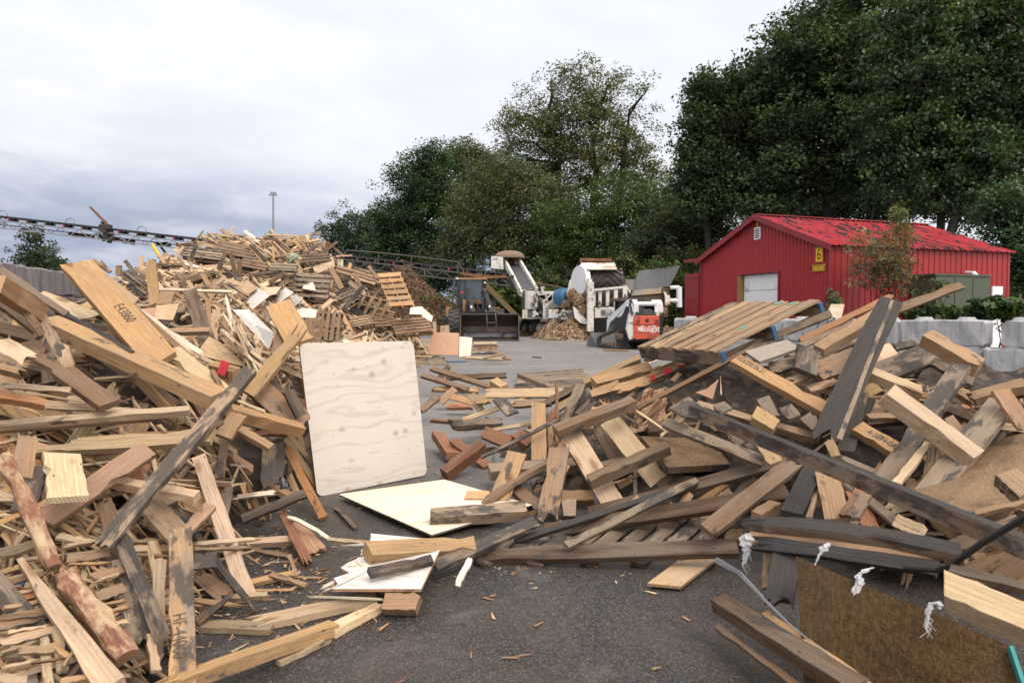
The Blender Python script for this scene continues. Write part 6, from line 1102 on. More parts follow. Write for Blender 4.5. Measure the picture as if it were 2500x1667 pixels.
# ---- centre scatter
H('H', 310, 1120, 655, 840, 120, 'redbrown', 'square dark red-brown post lying on the right side of the upright plywood', 5.7, 6.0, .085, -25, name='timber', cat='timber', var=.02)
H('H', 250, 740, 385, 930, 112, 'red', 'reddish timber with a dark end left of the dark red-brown post', 6.9, 6.3, .07, -15, name='timber', cat='timber'); H('H', 655, 715, 900, 815, 120, 'red', 'red-brown board tilted above the dark red-brown post', 6.9, 6.8, .05, 5); H('H', 390, 790, 700, 1030, 95, 'red', 'reddish board under the dark red-brown post', 6.5, 6.1, .03)
H('H', 960, 740, 1090, 830, 110, 'red', 'red-brown block behind the grey thin stick', 6.5, 6.4, .08, name='wood_block', cat='block')
H('H', 1158, 462, 1164, 985, 132, 'honey', 'honey board standing upright in the middle of the scatter', 6.3, 5.8, .03, 8, var=.02, wea=0.4); H('H', 1258, 650, 1266, 965, 52, 'tan', 'narrow tan edge board right behind the upright honey board', 6.2, 5.9, .03)
H('H', 965, 905, 785, 1415, 182, 'honey', 'weathered honey board leaning in front of the cream sheet', 5.2, 4.85, .028, 6, var=.03, wea=0.55); H('H', 1345, 860, 1235, 1505, 185, 'pink', 'pinkish-grey board with a dark knot leaning left of the nailed crate frame', 5.0, 4.5, .03, 6, var=.02, wea=0.7)
CF = thing('crate_frame', 'broken crate frame of two rails nailed across two pale boards', 'crate frame', Q('H', 1800, 1000, 5.0)); HEROES.append(CF)
H('H', 1440, 720, 1835, 1370, 190, 'cream', '', 5.1, 4.75, .028, 4, name='board', parent=CF, var=.03); H('H', 1790, 610, 2255, 1180, 195, 'cream', '', 5.35, 4.95, .028, 4, name='board', parent=CF, var=.03); H('H', 1310, 715, 2010, 450, 125, 'brown', '', 4.98, 5.2, .075, -25, name='rail', parent=CF, var=.02); H('H', 1610, 1165, 2320, 850, 118, 'brown', '', 4.72, 4.9, .07, -25, name='rail', parent=CF, var=.02)
H('H', 1700, 680, 1860, 960, 130, 'brown', 'brown board in shadow inside the nailed crate frame', 5.5, 5.3, .03)
H('H', 715, 1075, 1560, 1010, 125, 'ltgrey', 'long square timber with a dark end behind the leaning honey board', 5.45, 5.55, .09, -22, name='timber', cat='timber', var=.03); H('H', 505, 1375, 725, 1362, 118, 'honey', 'small honey block lying on the cream sheet', 4.95, 4.95, .08, -20, name='wood_block', cat='block')
H('H', 185, 1485, 1042, 1420, 140, 'olive', 'dirty square timber lying on the front corner of the cream sheet', 4.35, 4.45, .08, -18, name='timber', cat='timber', var=.02, wea=0.85)
H('H', 900, 1200, 1200, 1420, 130, 'brown', 'brown board sloping behind the leaning honey board', 5.1, 4.75, .03); H('H', 1350, 1310, 1640, 1300, 100, 'tan', 'tan timber behind the foot of the pinkish-grey board', 4.9, 4.9, .08); H('H', 1370, 1400, 1490, 1400, 150, 'ltgrey', 'grey block end beside the foot of the pinkish-grey board', 4.6, 4.6, .06, name='wood_block', cat='block')
H('H', 685, 368, 1385, 362, 88, 'pale', 'long pale board lying level across the middle scatter', 8.0, 8.0, .03, 10, var=.02); H('H', 375, 660, 835, 632, 92, 'grey', 'grey square rail right of the upright plywood', 7.2, 7.2, .07, -20); H('H', 480, 605, 1040, 420, 45, 'pale', 'pale lath with a toothed edge rising to the right', 8.0, 8.3, .02); H('H', 800, 420, 930, 560, 115, 'ltgrey', 'grey board end tilted under the long pale board', 7.8, 7.4, .03)
H('H', 110, 205, 530, 335, 62, 'brown', 'lower of two brown rails propped up above the light asphalt', 11.5, 11.2, .05, -15); H('H', 200, 145, 730, 312, 62, 'brown', 'upper of two brown rails propped up above the light asphalt', 11.9, 11.2, .05, -15); H('H', 325, 228, 872, 208, 48, 'dkbrown', 'level dark rail behind the two propped brown rails', 12.3, 12.3, .06); H('H', 240, 270, 355, 120, 46, 'brown', 'short post holding the two propped brown rails', 12.2, 12.2, .05); H('H', 200, 330, 620, 345, 50, 'tan', 'level tan rail under the two propped brown rails', 11.4, 11.3, .06)
H('H', 260, 460, 410, 330, 85, 'tan', 'tan board end slanting below the propped rails', 9.8, 10., .03); H('H', 330, 487, 560, 487, 60, 'orange', 'orange-tan rail on the light asphalt', 9.4, 9.4, .05, name='plank'); H('H', 350, 390, 580, 450, 60, 'honey', 'split honey batten above the orange-tan rail', 9.3, 9.2, .03, jag0=.08); H('H', 545, 370, 640, 520, 70, 'ltgrey', 'grey board end standing right of the split honey batten', 9., 8.8, .03); H('H', 600, 430, 720, 420, 80, 'honey', 'honey block end below the long pale board', 8.8, 8.8, .08, name='wood_block', cat='block'); H('H', 95, 530, 250, 405, 62, 'brown', 'brown stick against the right edge of the upright plywood', 8.6, 9., .05); H('H', 755, 260, 850, 320, 85, 'honey', 'honey block above the long pale board', 9.5, 9.3, .08, name='wood_block', cat='block')
c = [GD('H', 985, 215), GD('H', 1560, 155), GD('H', 1430, 355)]
pallet('slatted pallet lying flat on the light asphalt behind the centre scatter', P(*S('H', 1540, 150), 14.2), P(*S('H', 1660, 300), 11.0), P(*S('H', 985, 185), 14.6), 8, 'ltgrey', btone='tan', bottom=False)
H('H', 985, 205, 1310, 340, 55, 'tan', 'tan rail along the near side of the flat slatted pallet', 12.3, 9.4, .08, -10)
H('H', 1655, 285, 2165, 155, 118, 'honey', 'big honey timber lying across the right pile below the top pallet', 6.6, 6.7, .10, -14, name='timber', cat='timber', var=.02); H('H', 1565, 285, 2065, 62, 58, 'tan', 'long tan rail rising behind the big honey timber', 7.3, 7.4, .08, -10); H('H', 1180, 480, 1560, 290, 60, 'brown', 'brown rail rising toward the big honey timber', 7.2, 7.2, .06)
H('H', 640, 945, 1315, 612, 32, 'grey', 'long thin grey stick crossing in front of the upright honey board', 5.7, 5.95, .02); H('H', 1395, 625, 1545, 288, 92, 'ltgrey', 'grey board leaning behind the nailed crate frame', 6.6, 6.7, .04); H('H', 1320, 280, 1325, 620, 26, 'brown', 'thin rusty stick standing behind the upright honey board', 6.6, 6.3, .02); H('H', 1625, 375, 1890, 290, 62, 'tan', 'split tan board below the big honey timber', 6.4, 6.4, .03, taper=1.4); H('H', 1820, 350, 2260, 215, 95, 'honey', 'rough honey board with torn edge right of the split tan board', 6.3, 6.5, .04, jag0=.1)
H('H', 920, 470, 1270, 450, 62, 'tan', 'knotted tan rail behind the upright honey board', 7.2, 7.2, .05); H('H', 700, 700, 1090, 640, 32, 'pale', 'thin pale lath behind the red-brown board', 6.9, 7.0, .02); H('H', 1650, 520, 1795, 462, 22, 'cream', 'short cream strip above the nailed crate frame', 6.1, 6.1, .01)
# ---- right pile
def V3(reg, x, y, d): return P(*S(reg, x, y), d)
FL, FR, BR = P(1557, 846, 6.6), P(1757, 858, 5.6), P(2027, 734, 5.95)
pallet('large weathered pallet with blue stringer ends tilted on top of the right pile', FL, FR, FL + (BR - FR), 7, 'tan', ends='bluepaint', btone='ltgrey', marks={5: (.42, .93), 4: (.93,)}, gap=.74, h=.15)
H('J', 640, 690, 0, 985, 52, 'pink', 'plank with red painted stripes under the top pallet', 6.3, 6.5, .03, 0)
for k, f in enumerate((.08, .14, .25, .30, .47, .52, .70)):
    p = V3('J', 640 - 640 * f, 690 + 295 * f, 6.28 + .2 * f); mb = MB(); mb.box(p + Vector((0, -.03, .01)), (.045, .004, .05), Matrix.Rotation(-.5, 3, 'Y')); o = mb.build('red_stripe', M['redmark']); q = HEROES[-1]; o.parent = q; o.matrix_parent_inverse = q.matrix_basis.inverted()
H('J', 1790, 320, 780, 720, 62, 'grey', 'long grey rail with dark edge lying beneath the top pallet', 6.0, 5.9, .05, -20); H('J', 180, 850, 600, 690, 48, 'tan', 'tan rail above the red-striped plank', 6.6, 6.6, .04); H('J', 0, 1195, 1100, 620, 42, 'brown', 'long thin brown batten crossing over the crumpled brown paper', 5.7, 5.6, .03, 0)
H('J', 1520, 560, 2345, 160, 58, 'orange', 'long orange-brown board rising to a point in the upper right', 5.9, 5.9, .03, 5, var=.02); H('J', 1500, 610, 2200, 330, 60, 'ltgrey', 'long grey board below the orange-brown rising board', 5.75, 5.75, .03); H('J', 1690, 650, 2320, 270, 125, 'tan', 'thick tan timber with sawn end under the orange-brown rising board', 5.3, 5.6, .07, -15, name='timber', cat='timber', var=.02)
H('N', 1250, 800, 1925, 545, 62, 'brown', 'single brown plank sticking up highest to the right of the crossed planks', 6.0, 6.6, .035, 12, var=.02)
H('J', 2330, 195, 1745, 1450, 232, 'black', 'big black plank with a pale sawn edge standing slanted in the right pile', 5.25, 4.2, .035, -6, var=.02, weather=None) if False else H('J', 2330, 195, 1745, 1450, 225, 'black', 'big black plank with scratched face standing slanted in the right pile', 5.25, 4.2, .03, -4, var=.02, side=2)
H('J', 2345, 205, 1870, 1450, 34, 'ltgrey', 'pale sawn edge strip along the right side of the big black plank', 5.22, 4.18, .025, -4, var=.02)
H('J', 2060, 1030, 1920, 1560, 150, 'grey', 'black-streaked plank below the foot of the big black plank', 4.75, 4.3, .03, 5); H('J', 2150, 1080, 1980, 1540, 80, 'black', 'narrow black plank right of the black-streaked plank', 4.7, 4.35, .03, 10)
o = H('J', 935, 735, 1775, 1200, 128, 'honey', 'honey timber stamped VG6200.06.21 sloping left of the big black plank', 5.2, 4.75, .06, -10, name='timber', cat='timber', var=.02); edge_text(o, 'VG6200.06.21', -.33, .048, .012, .62)
H('J', 1590, 640, 1562, 850, 195, 'dark', 'short thick plank with a charred face and pale end above the stamped timber', 5.15, 4.95, .045, -20, var=.02)
sheet('plywood_offcut', 'grey plywood square above the stamped VG timber', 'offcut', qs('J', [(1020, 650), (1400, 545), (1520, 620), (1160, 745)], [5.4, 5.7, 5.4, 5.1]), .02, M['ply_grey'], edge='grey')
H('J', 1655, 850, 2060, 690, 205, 'pink', 'wide pinkish board crossing behind the big black plank', 5.1, 5.2, .03, 0); H('J', 1240, 815, 1500, 745, 115, 'ltgrey', 'grey board behind the charred short plank', 5.25, 5.2, .04); H('J', 1420, 930, 1620, 860, 90, 'tan', 'broken tan board above the stamped VG timber', 5.0, 5.1, .03, jag0=.08); H('J', 1600, 1010, 1850, 930, 100, 'tan', 'tan board with grain beside the big black plank', 4.9, 4.9, .04); H('J', 2050, 1050, 2220, 970, 110, 'honey', 'honey board right of the big black plank', 4.9, 4.9, .03)
sheet('hardboard_sheet', 'dark red-brown plate sticking out right of the big black plank', 'plate', qs('M', [(480, 340), (600, 305), (680, 400), (450, 470)], [5.3, 5.4, 5.3, 5.1]), .012, M['ply_pink'], edge='dkbrown')
H('M', 880, 265, 1285, 500, 132, 'tan', 'thick tan block lying highest before the concrete wall', 5.0, 4.7, .10, -24, name='timber', cat='timber', var=.02, wea=0.2); H('M', 480, 560, 1010, 350, 190, 'brown', 'wide brown grained plank under the thick tan block', 5.0, 5.3, .05, 5, var=.02, wea=0.8); H('M', 400, 520, 835, 690, 92, 'pale', 'pale rail right of the big black plank', 4.75, 4.6, .07, -20, var=.02)
NF = thing('nailed_frame', 'nailed frame of two grey uprights and a pale crosspiece at the right', 'nailed frame', Q('M', 850, 900, 4.1)); HEROES.append(NF)
H('M', 575, 695, 1245, 1190, 165, 'pale', '', 3.95, 3.75, .09, -26, name='crosspiece', parent=NF, var=.02); H('M', 1150, 490, 560, 1380, 150, 'grey', '', 4.6, 3.8, .045, 8, name='upright', parent=NF, var=.02); H('M', 1470, 760, 900, 1480, 190, 'ltgrey', '', 4.2, 3.6, .045, 8, name='upright', parent=NF, var=.02)
H('M', 900, 1080, 650, 1390, 60, 'pale', 'pale batten beside the left upright of the nailed frame', 4.0, 3.6, .03); H('M', 1215, 740, 1660, 625, 105, 'tan', 'tan rail reaching the right picture edge below the wall', 4.4, 4.3, .06, -20); H('M', 1450, 670, 1650, 970, 120, 'pink', 'reddish slat slanting at the right picture edge', 4.1, 3.9, .03); H('M', 930, 450, 1240, 610, 70, 'ltgrey', 'grey rail behind the left upright of the nailed frame', 5.1, 4.9, .05); H('M', 1130, 680, 1260, 760, 80, 'tan', 'short tan block behind the nailed frame crosspiece', 4.6, 4.5, .05, name='wood_block', cat='block'); H('M', 640, 340, 800, 310, 55, 'ltgrey', 'grey slat stub below the concrete wall', 5.8, 5.8, .04); H('M', 430, 880, 720, 870, 52, 'pink', 'pinkish rail lying level behind the nailed frame', 4.5, 4.5, .04)
H('M', 1050, 880, 1170, 1010, 70, 'tan', 'tan lath pair between the nailed frame uprights', 4.2, 4.1, .03); H('M', 1490, 1330, 1660, 1480, 170, 'tan', 'tan beam end at the right picture edge above the pale blotchy beam', 3.1, 3.0, .08, name='timber', cat='timber')
sheet('strand_board', 'weathered strand board sheet sloping under the nailed frame', 'strand board', [Q('M', 720, 1410, 3.75), Q('M', 1700, 900, 4.3), Q('M', 1700, 1520, 3.2), Q('M', 950, 1620, 3.05)], .012, M['osb_tan'], edge='tan')
o = H('M', 355, 960, 720, 1170, 118, 'honey', 'honey timber stamped 4-3894-0A below the black-streaked plank', 4.4, 4.15, .06, -10, name='timber', cat='timber', var=.02); edge_text(o, '4-3894-0A', .02, .045, 0, .7)
H('S', 1690, 1002, 2540, 1350, 28, 'black', 'very long black-topped beam slanting down to the right picture edge', 4.5, 2.35, .075, -32, var=.02, name='timber', cat='timber', side=2)
BP_ = thing('broken_pallet', 'half-buried pallet with grey slats under the very long black-topped beam', 'pallet', Q('K', 800, 350, 4.6)); HEROES.append(BP_)
H('K', 300, 190, 1190, 545, 112, 'ltgrey', '', 4.75, 4.4, .035, -5, name='rail', parent=BP_, var=.03); H('K', 590, 30, 1660, 330, 72, 'tan', '', 5.0, 4.7, .05, -10, name='rail', parent=BP_)
for x1, y1, x2, y2, w in ((590, 20, 420, 110, 190), (790, 30, 860, 90, 120), (1190, -30, 1280, 140, 120), (1390, 50, 1470, 150, 120), (1570, 130, 1680, 240, 120), (900, 280, 1010, 380, 110), (1060, 380, 1140, 440, 100)): H('K', x1, y1, x2, y2, w, 'grey', '', 4.75, 4.6, .02, 4, name='slat', parent=BP_)
H('K', 1100, 120, 1300, 240, 150, 'honey', 'honey crate corner block tied with green string over the half-buried pallet', 4.6, 4.5, .07, -15, name='wood_block', cat='block')
sheet('strand_board', 'brown particle board lying in shadow right of the nailed crate frame', 'particle board', [Q('K', 90, 310, 5.3), Q('K', 700, 330, 5.4), Q('K', 900, 560, 4.9), Q('K', 330, 590, 4.8)], .05, M['osb_tan'], edge='dkbrown')
# front pallet and the boards on it
FP = thing('broken_pallet', 'dark wet pallet with three stringers lying at the front on the asphalt', 'pallet', Q('K', 300, 1150, 4.0)); HEROES.append(FP)
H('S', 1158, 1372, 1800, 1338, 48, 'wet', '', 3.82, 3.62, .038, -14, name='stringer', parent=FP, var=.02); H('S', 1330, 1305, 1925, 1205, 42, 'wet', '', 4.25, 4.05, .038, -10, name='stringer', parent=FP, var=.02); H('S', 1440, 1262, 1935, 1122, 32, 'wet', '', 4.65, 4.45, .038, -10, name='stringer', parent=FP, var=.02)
for k in range(8):
    x1 = 1270 + k * 62; x2 = x1 + 110; H('S', x1, 1348 - k * 3, x2, 1285 - k * 8, 30, 'grey', '', 3.95, 4.45, .02, 0, name='slat', parent=FP)
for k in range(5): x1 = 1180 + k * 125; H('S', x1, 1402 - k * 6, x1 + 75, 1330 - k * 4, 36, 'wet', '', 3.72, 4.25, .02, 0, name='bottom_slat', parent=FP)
H('S', 1725, 1297, 1942, 1128, 44, 'brown', 'weathered brown plank resting across the stringers of the front pallet', 3.55, 4.0, .035, -6, var=.02); H('S', 1382, 1333, 1700, 1172, 20, 'grey', 'thin grey batten laid across the front pallet', 3.7, 4.35, .025, 0); H('S', 1060, 1384, 1310, 1272, 33, 'grey', 'mildewed grey plank poking left out of the front pallet', 3.5, 4.1, .03, -8, jag1=.05, wea=1.0); H('I', 545, 455, 425, 700, 52, 'white', 'small white stick standing against the front pallet corner', 3.4, 3.3, .02); H('S', 1260, 1322, 1700, 1180, 16, 'black', 'black thin bar along the rear of the front pallet', 4.0, 4.5, .03)
H('S', 1810, 1280, 2350, 1352, 47, 'black', 'black-topped board with a tan edge lying under the very long beam', 3.05, 2.5, .04, -24, var=.02, bend=.03, side=2); H('S', 1836, 1326, 2290, 1392, 36, 'black', 'lower black board in front of the strand board', 2.95, 2.5, .03, 5, bend=.02, var=.02)
H('K', 1640, 620, 1440, 1020, 180, 'black', 'charred plank standing under the middle of the very long beam', 3.75, 3.4, .04, 6); H('K', 1760, 640, 1860, 1070, 205, 'tan', 'tan bowed plank standing right of the charred plank', 3.65, 3.35, .03, 4); H('K', 1690, 720, 1600, 1050, 45, 'tan', 'thin tan strip along the charred plank', 3.7, 3.35, .02); H('K', 2080, 840, 1960, 1050, 160, 'brown', 'brown broken board right of the tan bowed plank', 3.5, 3.3, .03); H('K', 1180, 380, 1310, 560, 120, 'tan', 'tan board end under the very long black-topped beam', 4.4, 4.2, .03); H('K', 1300, 940, 1120, 1040, 100, 'pink', 'pinkish block showing between the front pallet and charred plank', 3.7, 3.6, .06, name='wood_block', cat='block'); H('K', 1770, 340, 1850, 500, 80, 'tan', 'torn tan fragment on top of the very long beam', 3.95, 3.85, .03, jag0=.04)
H('L', 650, 320, 590, 690, 195, 'black', 'charred stub left of the big strand board', 2.85, 2.65, .04, 4, jag1=.05); H('L', 530, 290, 515, 560, 85, 'tan', 'tan board edge between the white rag and the charred stub', 2.95, 2.85, .03)
sheet('strand_board', 'big dark amber strand board sheet standing at the lower right corner', 'strand board', [Q('L', 715, 325, 2.62), Q('L', 2240, 960, 2.25), Q('L', 2420, 1500, 2.05), Q('L', 790, 1560, 2.3)], .015, M['osb'], edge='honey')
mb = MB(); mb.bar(Q('L', 2255, 985, 2.22), Q('L', 2400, 1420, 2.05), .012, .03); o = mb.build('painted_edge', M['teal']); o.parent = HEROES[-1]; o.location = WL[o.name] - WL[HEROES[-1].name]
H('L', 1785, 570, 2500, 870, 215, 'cream', 'pale blotchy beam entering from the right in front of the strand board', 2.15, 1.95, .09, -4, name='timber', cat='timber', var=.02); H('L', 1820, 430, 2500, 590, 70, 'dark', 'dark weathered board lying on the pale blotchy beam', 2.2, 2.05, .03, -10)
H('L', 165, 660, 1180, 1300, 150, 'dkbrown', 'dark brown wet timber on the asphalt at the bottom right', 2.85, 2.12, .06, -12, name='timber', cat='timber', var=.02); H('L', 500, 760, 1260, 1290, 60, 'honey', 'honey batten lying against the dark brown wet timber', 2.72, 2.1, .04, -10); H('L', 150, 835, 780, 1300, 45, 'brown', 'thin brown lath on the asphalt left of the dark wet timber', 2.78, 2.28, .02, 0)
H('L', 1440, 80, 1620, 160, 100, 'pale', 'pale block end under the right part of the very long beam', 3.0, 2.9, .05, name='wood_block', cat='block'); H('L', 2010, 20, 2400, -60, 40, 'tan', 'tan batten beyond the very long beam at the right edge', 2.9, 2.8, .03)
mb = MB(); mb.path([Q('L', 2420, 10, 2.0), Q('L', 2050, 230, 2.15), Q('L', 1820, 395, 2.25), Q('L', 1740, 425, 2.35), Q('L', 1500, 410, 2.5)], .011, 8); tag(mb.build('strap', M['strap']), 'black strap hanging in from the right edge over the black boards', 'strap', None, 'thing')
mb = MB(); pr = [(130, 345), (320, 450), (480, 620), (640, 780), (820, 930), (985, 1055)]
for i in range(len(pr) - 1):
    for k in range(5 - i): o_ = (k - 2) * (16 - i * 3) / 2; mb.bar(Q('L', pr[i][0] + o_, pr[i][1] - o_ * .7, 2.75 - i * .1), Q('L', pr[i + 1][0] + o_ * .6, pr[i + 1][1] - o_ * .4, 2.65 - i * .1), .004, .002)
tag(mb.build('plastic_strip', M['plastic']), 'clear grey plastic strip twisted down to the asphalt at the right', 'plastic strip', None, 'thing')
def rag(name, label, reg, pts, d, w, seed, mat='cloth'):
    """torn cloth: a ragged, creased tube following its hang, with loose threads at the end"""
    rr = random.Random(seed); mb = MB(); sc = REG[reg][2]; n = 9; vs = []; fs = []; P2 = []; W2 = []
    for i in range(len(pts) - 1):
        for k in range(4): f = k / 4; P2.append((pts[i][0] * (1 - f) + pts[i + 1][0] * f + rr.gauss(0, w[i] * .06), pts[i][1] * (1 - f) + pts[i + 1][1] * f)); W2.append((w[i] * (1 - f) + w[i + 1] * f) * rr.uniform(.45, 1.0))
    for i, (x, y) in enumerate(P2):
        for j in range(n): a = 2 * math.pi * j / n; k = W2[i] / sc * d / F / 2; c = Q(reg, x, y, d); cr = .55 if j % 2 else 1.25; vs.append(c + Vector((math.cos(a) * k * cr * rr.uniform(.6, 1.2), math.sin(a) * k * cr * rr.uniform(.25, .7), rr.gauss(0, .22) * k)))
    for i in range(len(P2) - 1):
        for j in range(n): fs.append((i * n + j, i * n + (j + 1) % n, (i + 1) * n + (j + 1) % n, (i + 1) * n + j))
    mb.add(vs, fs)
    for k in range(9): i = rr.randrange(len(P2) // 2, len(P2)); a = Q(reg, *P2[i], d); mb.path([a, a + Vector((rr.uniform(-.02, .02), 0, -.015)), a + Vector((rr.uniform(-.03, .03), 0, -.045))], .0009, 4)
    return tag(mb.build(name, M[mat]), label, 'rag', 'white rags hung on the dark boards', 'thing')
rag('rag', 'white rag hanging at the right end of the front pallet stringer', 'L', [(350, 165), (365, 200), (345, 250), (360, 300), (350, 340), (335, 400)], 3.0, [60, 105, 85, 75, 55, 10], 1)
rag('rag', 'white tied cloth with a long string dangling before the strand board', 'L', [(945, 225), (938, 250), (905, 290), (880, 320), (855, 380), (838, 450), (855, 540), (860, 640), (840, 680), (785, 712)], 2.58, [20, 85, 40, 22, 12, 10, 10, 10, 10, 12], 2)
rag('rag', 'white cloth strip hanging from the middle of the lower black board', 'L', [(1270, 405), (1210, 425), (1165, 460), (1175, 520), (1140, 590), (1110, 650), (1120, 710)], 2.48, [30, 55, 50, 70, 55, 35, 18], 3)
rag('rag', 'white curled cloth strip on the top edge of the big strand board', 'L', [(1745, 700), (1735, 655), (1690, 665), (1665, 710), (1660, 770), (1648, 830), (1665, 890)], 2.32, [50, 60, 48, 45, 38, 26, 8], 4)
# crumpled brown paper
rr = np.random.default_rng(12); n = 26; vs = []; fs = []; cs = qs('J', [(110, 1010), (330, 985), (300, 1370), (-30, 1400)], [6.05, 5.95, 5.6, 5.55])
for j in range(n + 1):
    for i in range(n + 1):
        a, b_ = i / n, j / n; p = cs[0] * (1 - a) * (1 - b_) + cs[1] * a * (1 - b_) + cs[2] * a * b_ + cs[3] * (1 - a) * b_
        k = .045 * math.sin(a * 9 + 2 * math.sin(b_ * 5)) + .03 * math.sin(b_ * 13 + a * 4) + .03 * abs(math.sin(a * 21 + b_ * 6)) + rr.normal(0, .005); vs.append(p + Vector((0, -1, .4)) * k)
for j in range(n):
    for i in range(n): fs.append((j * (n + 1) + i, j * (n + 1) + i + 1, (j + 1) * (n + 1) + i + 1, (j + 1) * (n + 1) + i))
mb = MB(); mb.add(vs, fs); tag(mb.build('crumpled_paper', M['cardboard']), 'crumpled brown paper sack right of the nailed crate frame', 'paper', None, 'thing')
sheet('cardboard_flap', 'pinkish cardboard flap sticking up behind the half-buried pallet', 'cardboard', qs('J', [(680, 990), (790, 900), (735, 1080), (580, 1020)], [5.6] * 4), .004, M['ply_pink'])
sheet('plywood_offcut', 'small pale plywood piece standing behind the far end of the top pallet', 'offcut', qs('N', [(1050, 670), (1140, 672), (1120, 760), (1010, 760)], [14.] * 4), .012, M['ply_cream'])
# ---- pallets and big pieces on the large heap
def pp(label, tl_, tr_, bl_, n, tone, dd=(0, 0, 0), reg='D', off=.8, **kw):
    d = hit(*S(reg, (tl_[0] + tr_[0] + bl_[0]) / 3, (tl_[1] + tr_[1] + bl_[1]) / 3)) or 20.; d -= off
    return pallet(label, Q(reg, *tl_, d + dd[0]), Q(reg, *tr_, d + dd[1]), Q(reg, *bl_, d + dd[2]), n, tone, group='pallets on the large heap', **kw)
pp('front-facing pallet with a torn yellow foam patch in the middle of the large heap', (1110, 385), (1060, 610), (1425, 425), 5, 'ltgrey', (.5, -.3, .5), btone='brown', gap=.62)
pp('clean honey pallet at the right end of the large heap', (1830, 390), (1960, 700), (2065, 440), 6, 'honey', (.4, -.4, .3), btone='honey', gap=.66)
pp('pallet showing its stringers below the clean honey pallet', (1700, 575), (1985, 650), (1610, 740), 4, 'tan', (.3, .2, -.2), btone='pale', gap=.4, off=.5)
pp('dark slatted pallet leaning behind the top right of the upright plywood', (1285, 745), (1530, 745), (1415, 1000), 5, 'brown', (.4, .3, -.6), btone='brown', gap=.6)
pp('flat stacked pallet at the right foot of the large heap', (1960, 810), (2010, 945), (2300, 815), 5, 'pink', (.4, -.4, .3), btone='tan', gap=.6)
pp('weathered pallet standing on the left shoulder of the large heap', (125, 150), (90, 240), (460, 235), 4, 'ltgrey', (.3, 0, .2), btone='brown', gap=.75)
pp('brown pallet lying highest on the crest of the large heap', (430, 95), (370, 200), (780, 190), 4, 'brown', (.6, -.3, .6), btone='dkbrown', gap=.8)
pp('long slatted crate side on the right slope of the large heap', (1480, 310), (1470, 390), (1850, 480), 2, 'tan', (.2, -.1, .1), btone='brown', gap=.5)
pp('dark grey slatted frame between the front-facing pallet and the honey pallet', (1470, 560), (1560, 680), (1620, 540), 5, 'grey', (.2, 0, .2), btone='grey', gap=.7)
pp('small grey pallet half hidden at the left of the large heap', (60, 440), (70, 500), (330, 390), 3, 'brown', (.3, 0, .3), btone='dkbrown', gap=.7)
pp('pallet tipped on edge near the crest right of the brown pallet', (1250, 200), (1290, 270), (1500, 330), 3, 'brown', (.2, 0, .1), btone='tan', gap=.7)
for lab, a, b_, c, n, tn, bt in (('brown pallet lying just right of the crest strap', (1150, 225), (1190, 300), (1420, 258), 3, 'brown', 'dkbrown'), ('slatted pallet above the clean honey pallet', (1640, 330), (1610, 440), (1830, 430), 4, 'tan', 'brown'), ('tan pallet lying left of the flat stacked pallet', (1560, 800), (1620, 885), (1790, 805), 4, 'tan', 'brown'), ('small brown pallet touching the flat stacked pallet', (1760, 805), (1800, 880), (1950, 830), 3, 'brown', 'dkbrown'), ('pale pallet corner right below the clean honey pallet', (2000, 650), (2040, 745), (2150, 665), 4, 'pale', 'tan'), ('grey pallet lying in the upper middle of the heap', (900, 300), (880, 372), (1120, 335), 3, 'ltgrey', 'grey'), ('brown pallet below the left end of the crest', (640, 255), (620, 335), (850, 335), 3, 'brown', 'dkbrown'), ('grey pallet edge above the dark slatted frame', (1450, 440), (1480, 520), (1600, 430), 3, 'ltgrey', 'grey'), ('tan pallet under the pallet that shows its stringers', (1820, 690), (1790, 785), (1990, 765), 4, 'tan', 'brown')):
    pp(lab, a, b_, c, n, tn, (.25, -.15, .1), btone=bt, gap=.66)
def hs(name, label, pts, mat, reg='D', off=.7, dd=(.3, .3, -.3, -.3), th=.014, **kw):
    ds = [(hit(*S(reg, *p)) or 19.) - off for p in pts]; m_ = sum(ds) / 4; return sheet(name, label, 'board', [Q(reg, p[0], p[1], m_ + e) for p, e in zip(pts, dd)], th, M[mat], **kw)
hs('strand_board', 'pale strand board panel near the crest of the large heap', [(1235, 290), (1440, 248), (1465, 330), (1290, 400)], 'osb_pale')
hs('white_sheet', 'white planked panel lying across the middle of the large heap', [(640, 640), (780, 525), (880, 590), (720, 720)], 'whiteboard', edge='pale'); hs('white_sheet', 'large white splintered sheet sliding down toward the upright plywood', [(540, 720), (690, 720), (915, 930), (870, 1080)], 'whiteboard', edge='pale'); hs('white_sheet', 'white board with dark edges right of the white planked panel', [(900, 610), (1020, 520), (1090, 570), (960, 660)], 'whiteboard', edge='dkbrown'); hs('white_sheet', 'small white board below the front-facing pallet', [(1040, 640), (1110, 580), (1170, 630), (1100, 690)], 'whiteboard', edge='dkbrown')
hs('plywood_sheet', 'wavy grained pale plywood behind the square tan post', [(1080, 690), (1300, 720), (1290, 790), (1130, 790)], 'ply'); hs('plywood_offcut', 'salmon plywood corner above the white planked panel', [(800, 520), (980, 515), (930, 580), (840, 600)], 'ply_pink'); hs('plywood_offcut', 'tan plywood square left of the salmon plywood corner', [(580, 510), (680, 450), (760, 530), (660, 600)], 'ply_tan'); hs('foam_patch', 'torn pale yellow foam piece on the front-facing pallet', [(1190, 480), (1260, 460), (1290, 550), (1170, 530)], 'ply_cream', off=.6, th=.03)
hs('plywood_sheet', 'cream board beside the flat stacked pallet at the heap foot', [(2140, 700), (2240, 690), (2250, 760), (2130, 760)], 'ply_cream'); hs('plywood_sheet', 'curved cream board at the far right foot of the heap', [(2240, 690), (2340, 780), (2330, 830), (2230, 770)], 'ply_cream')
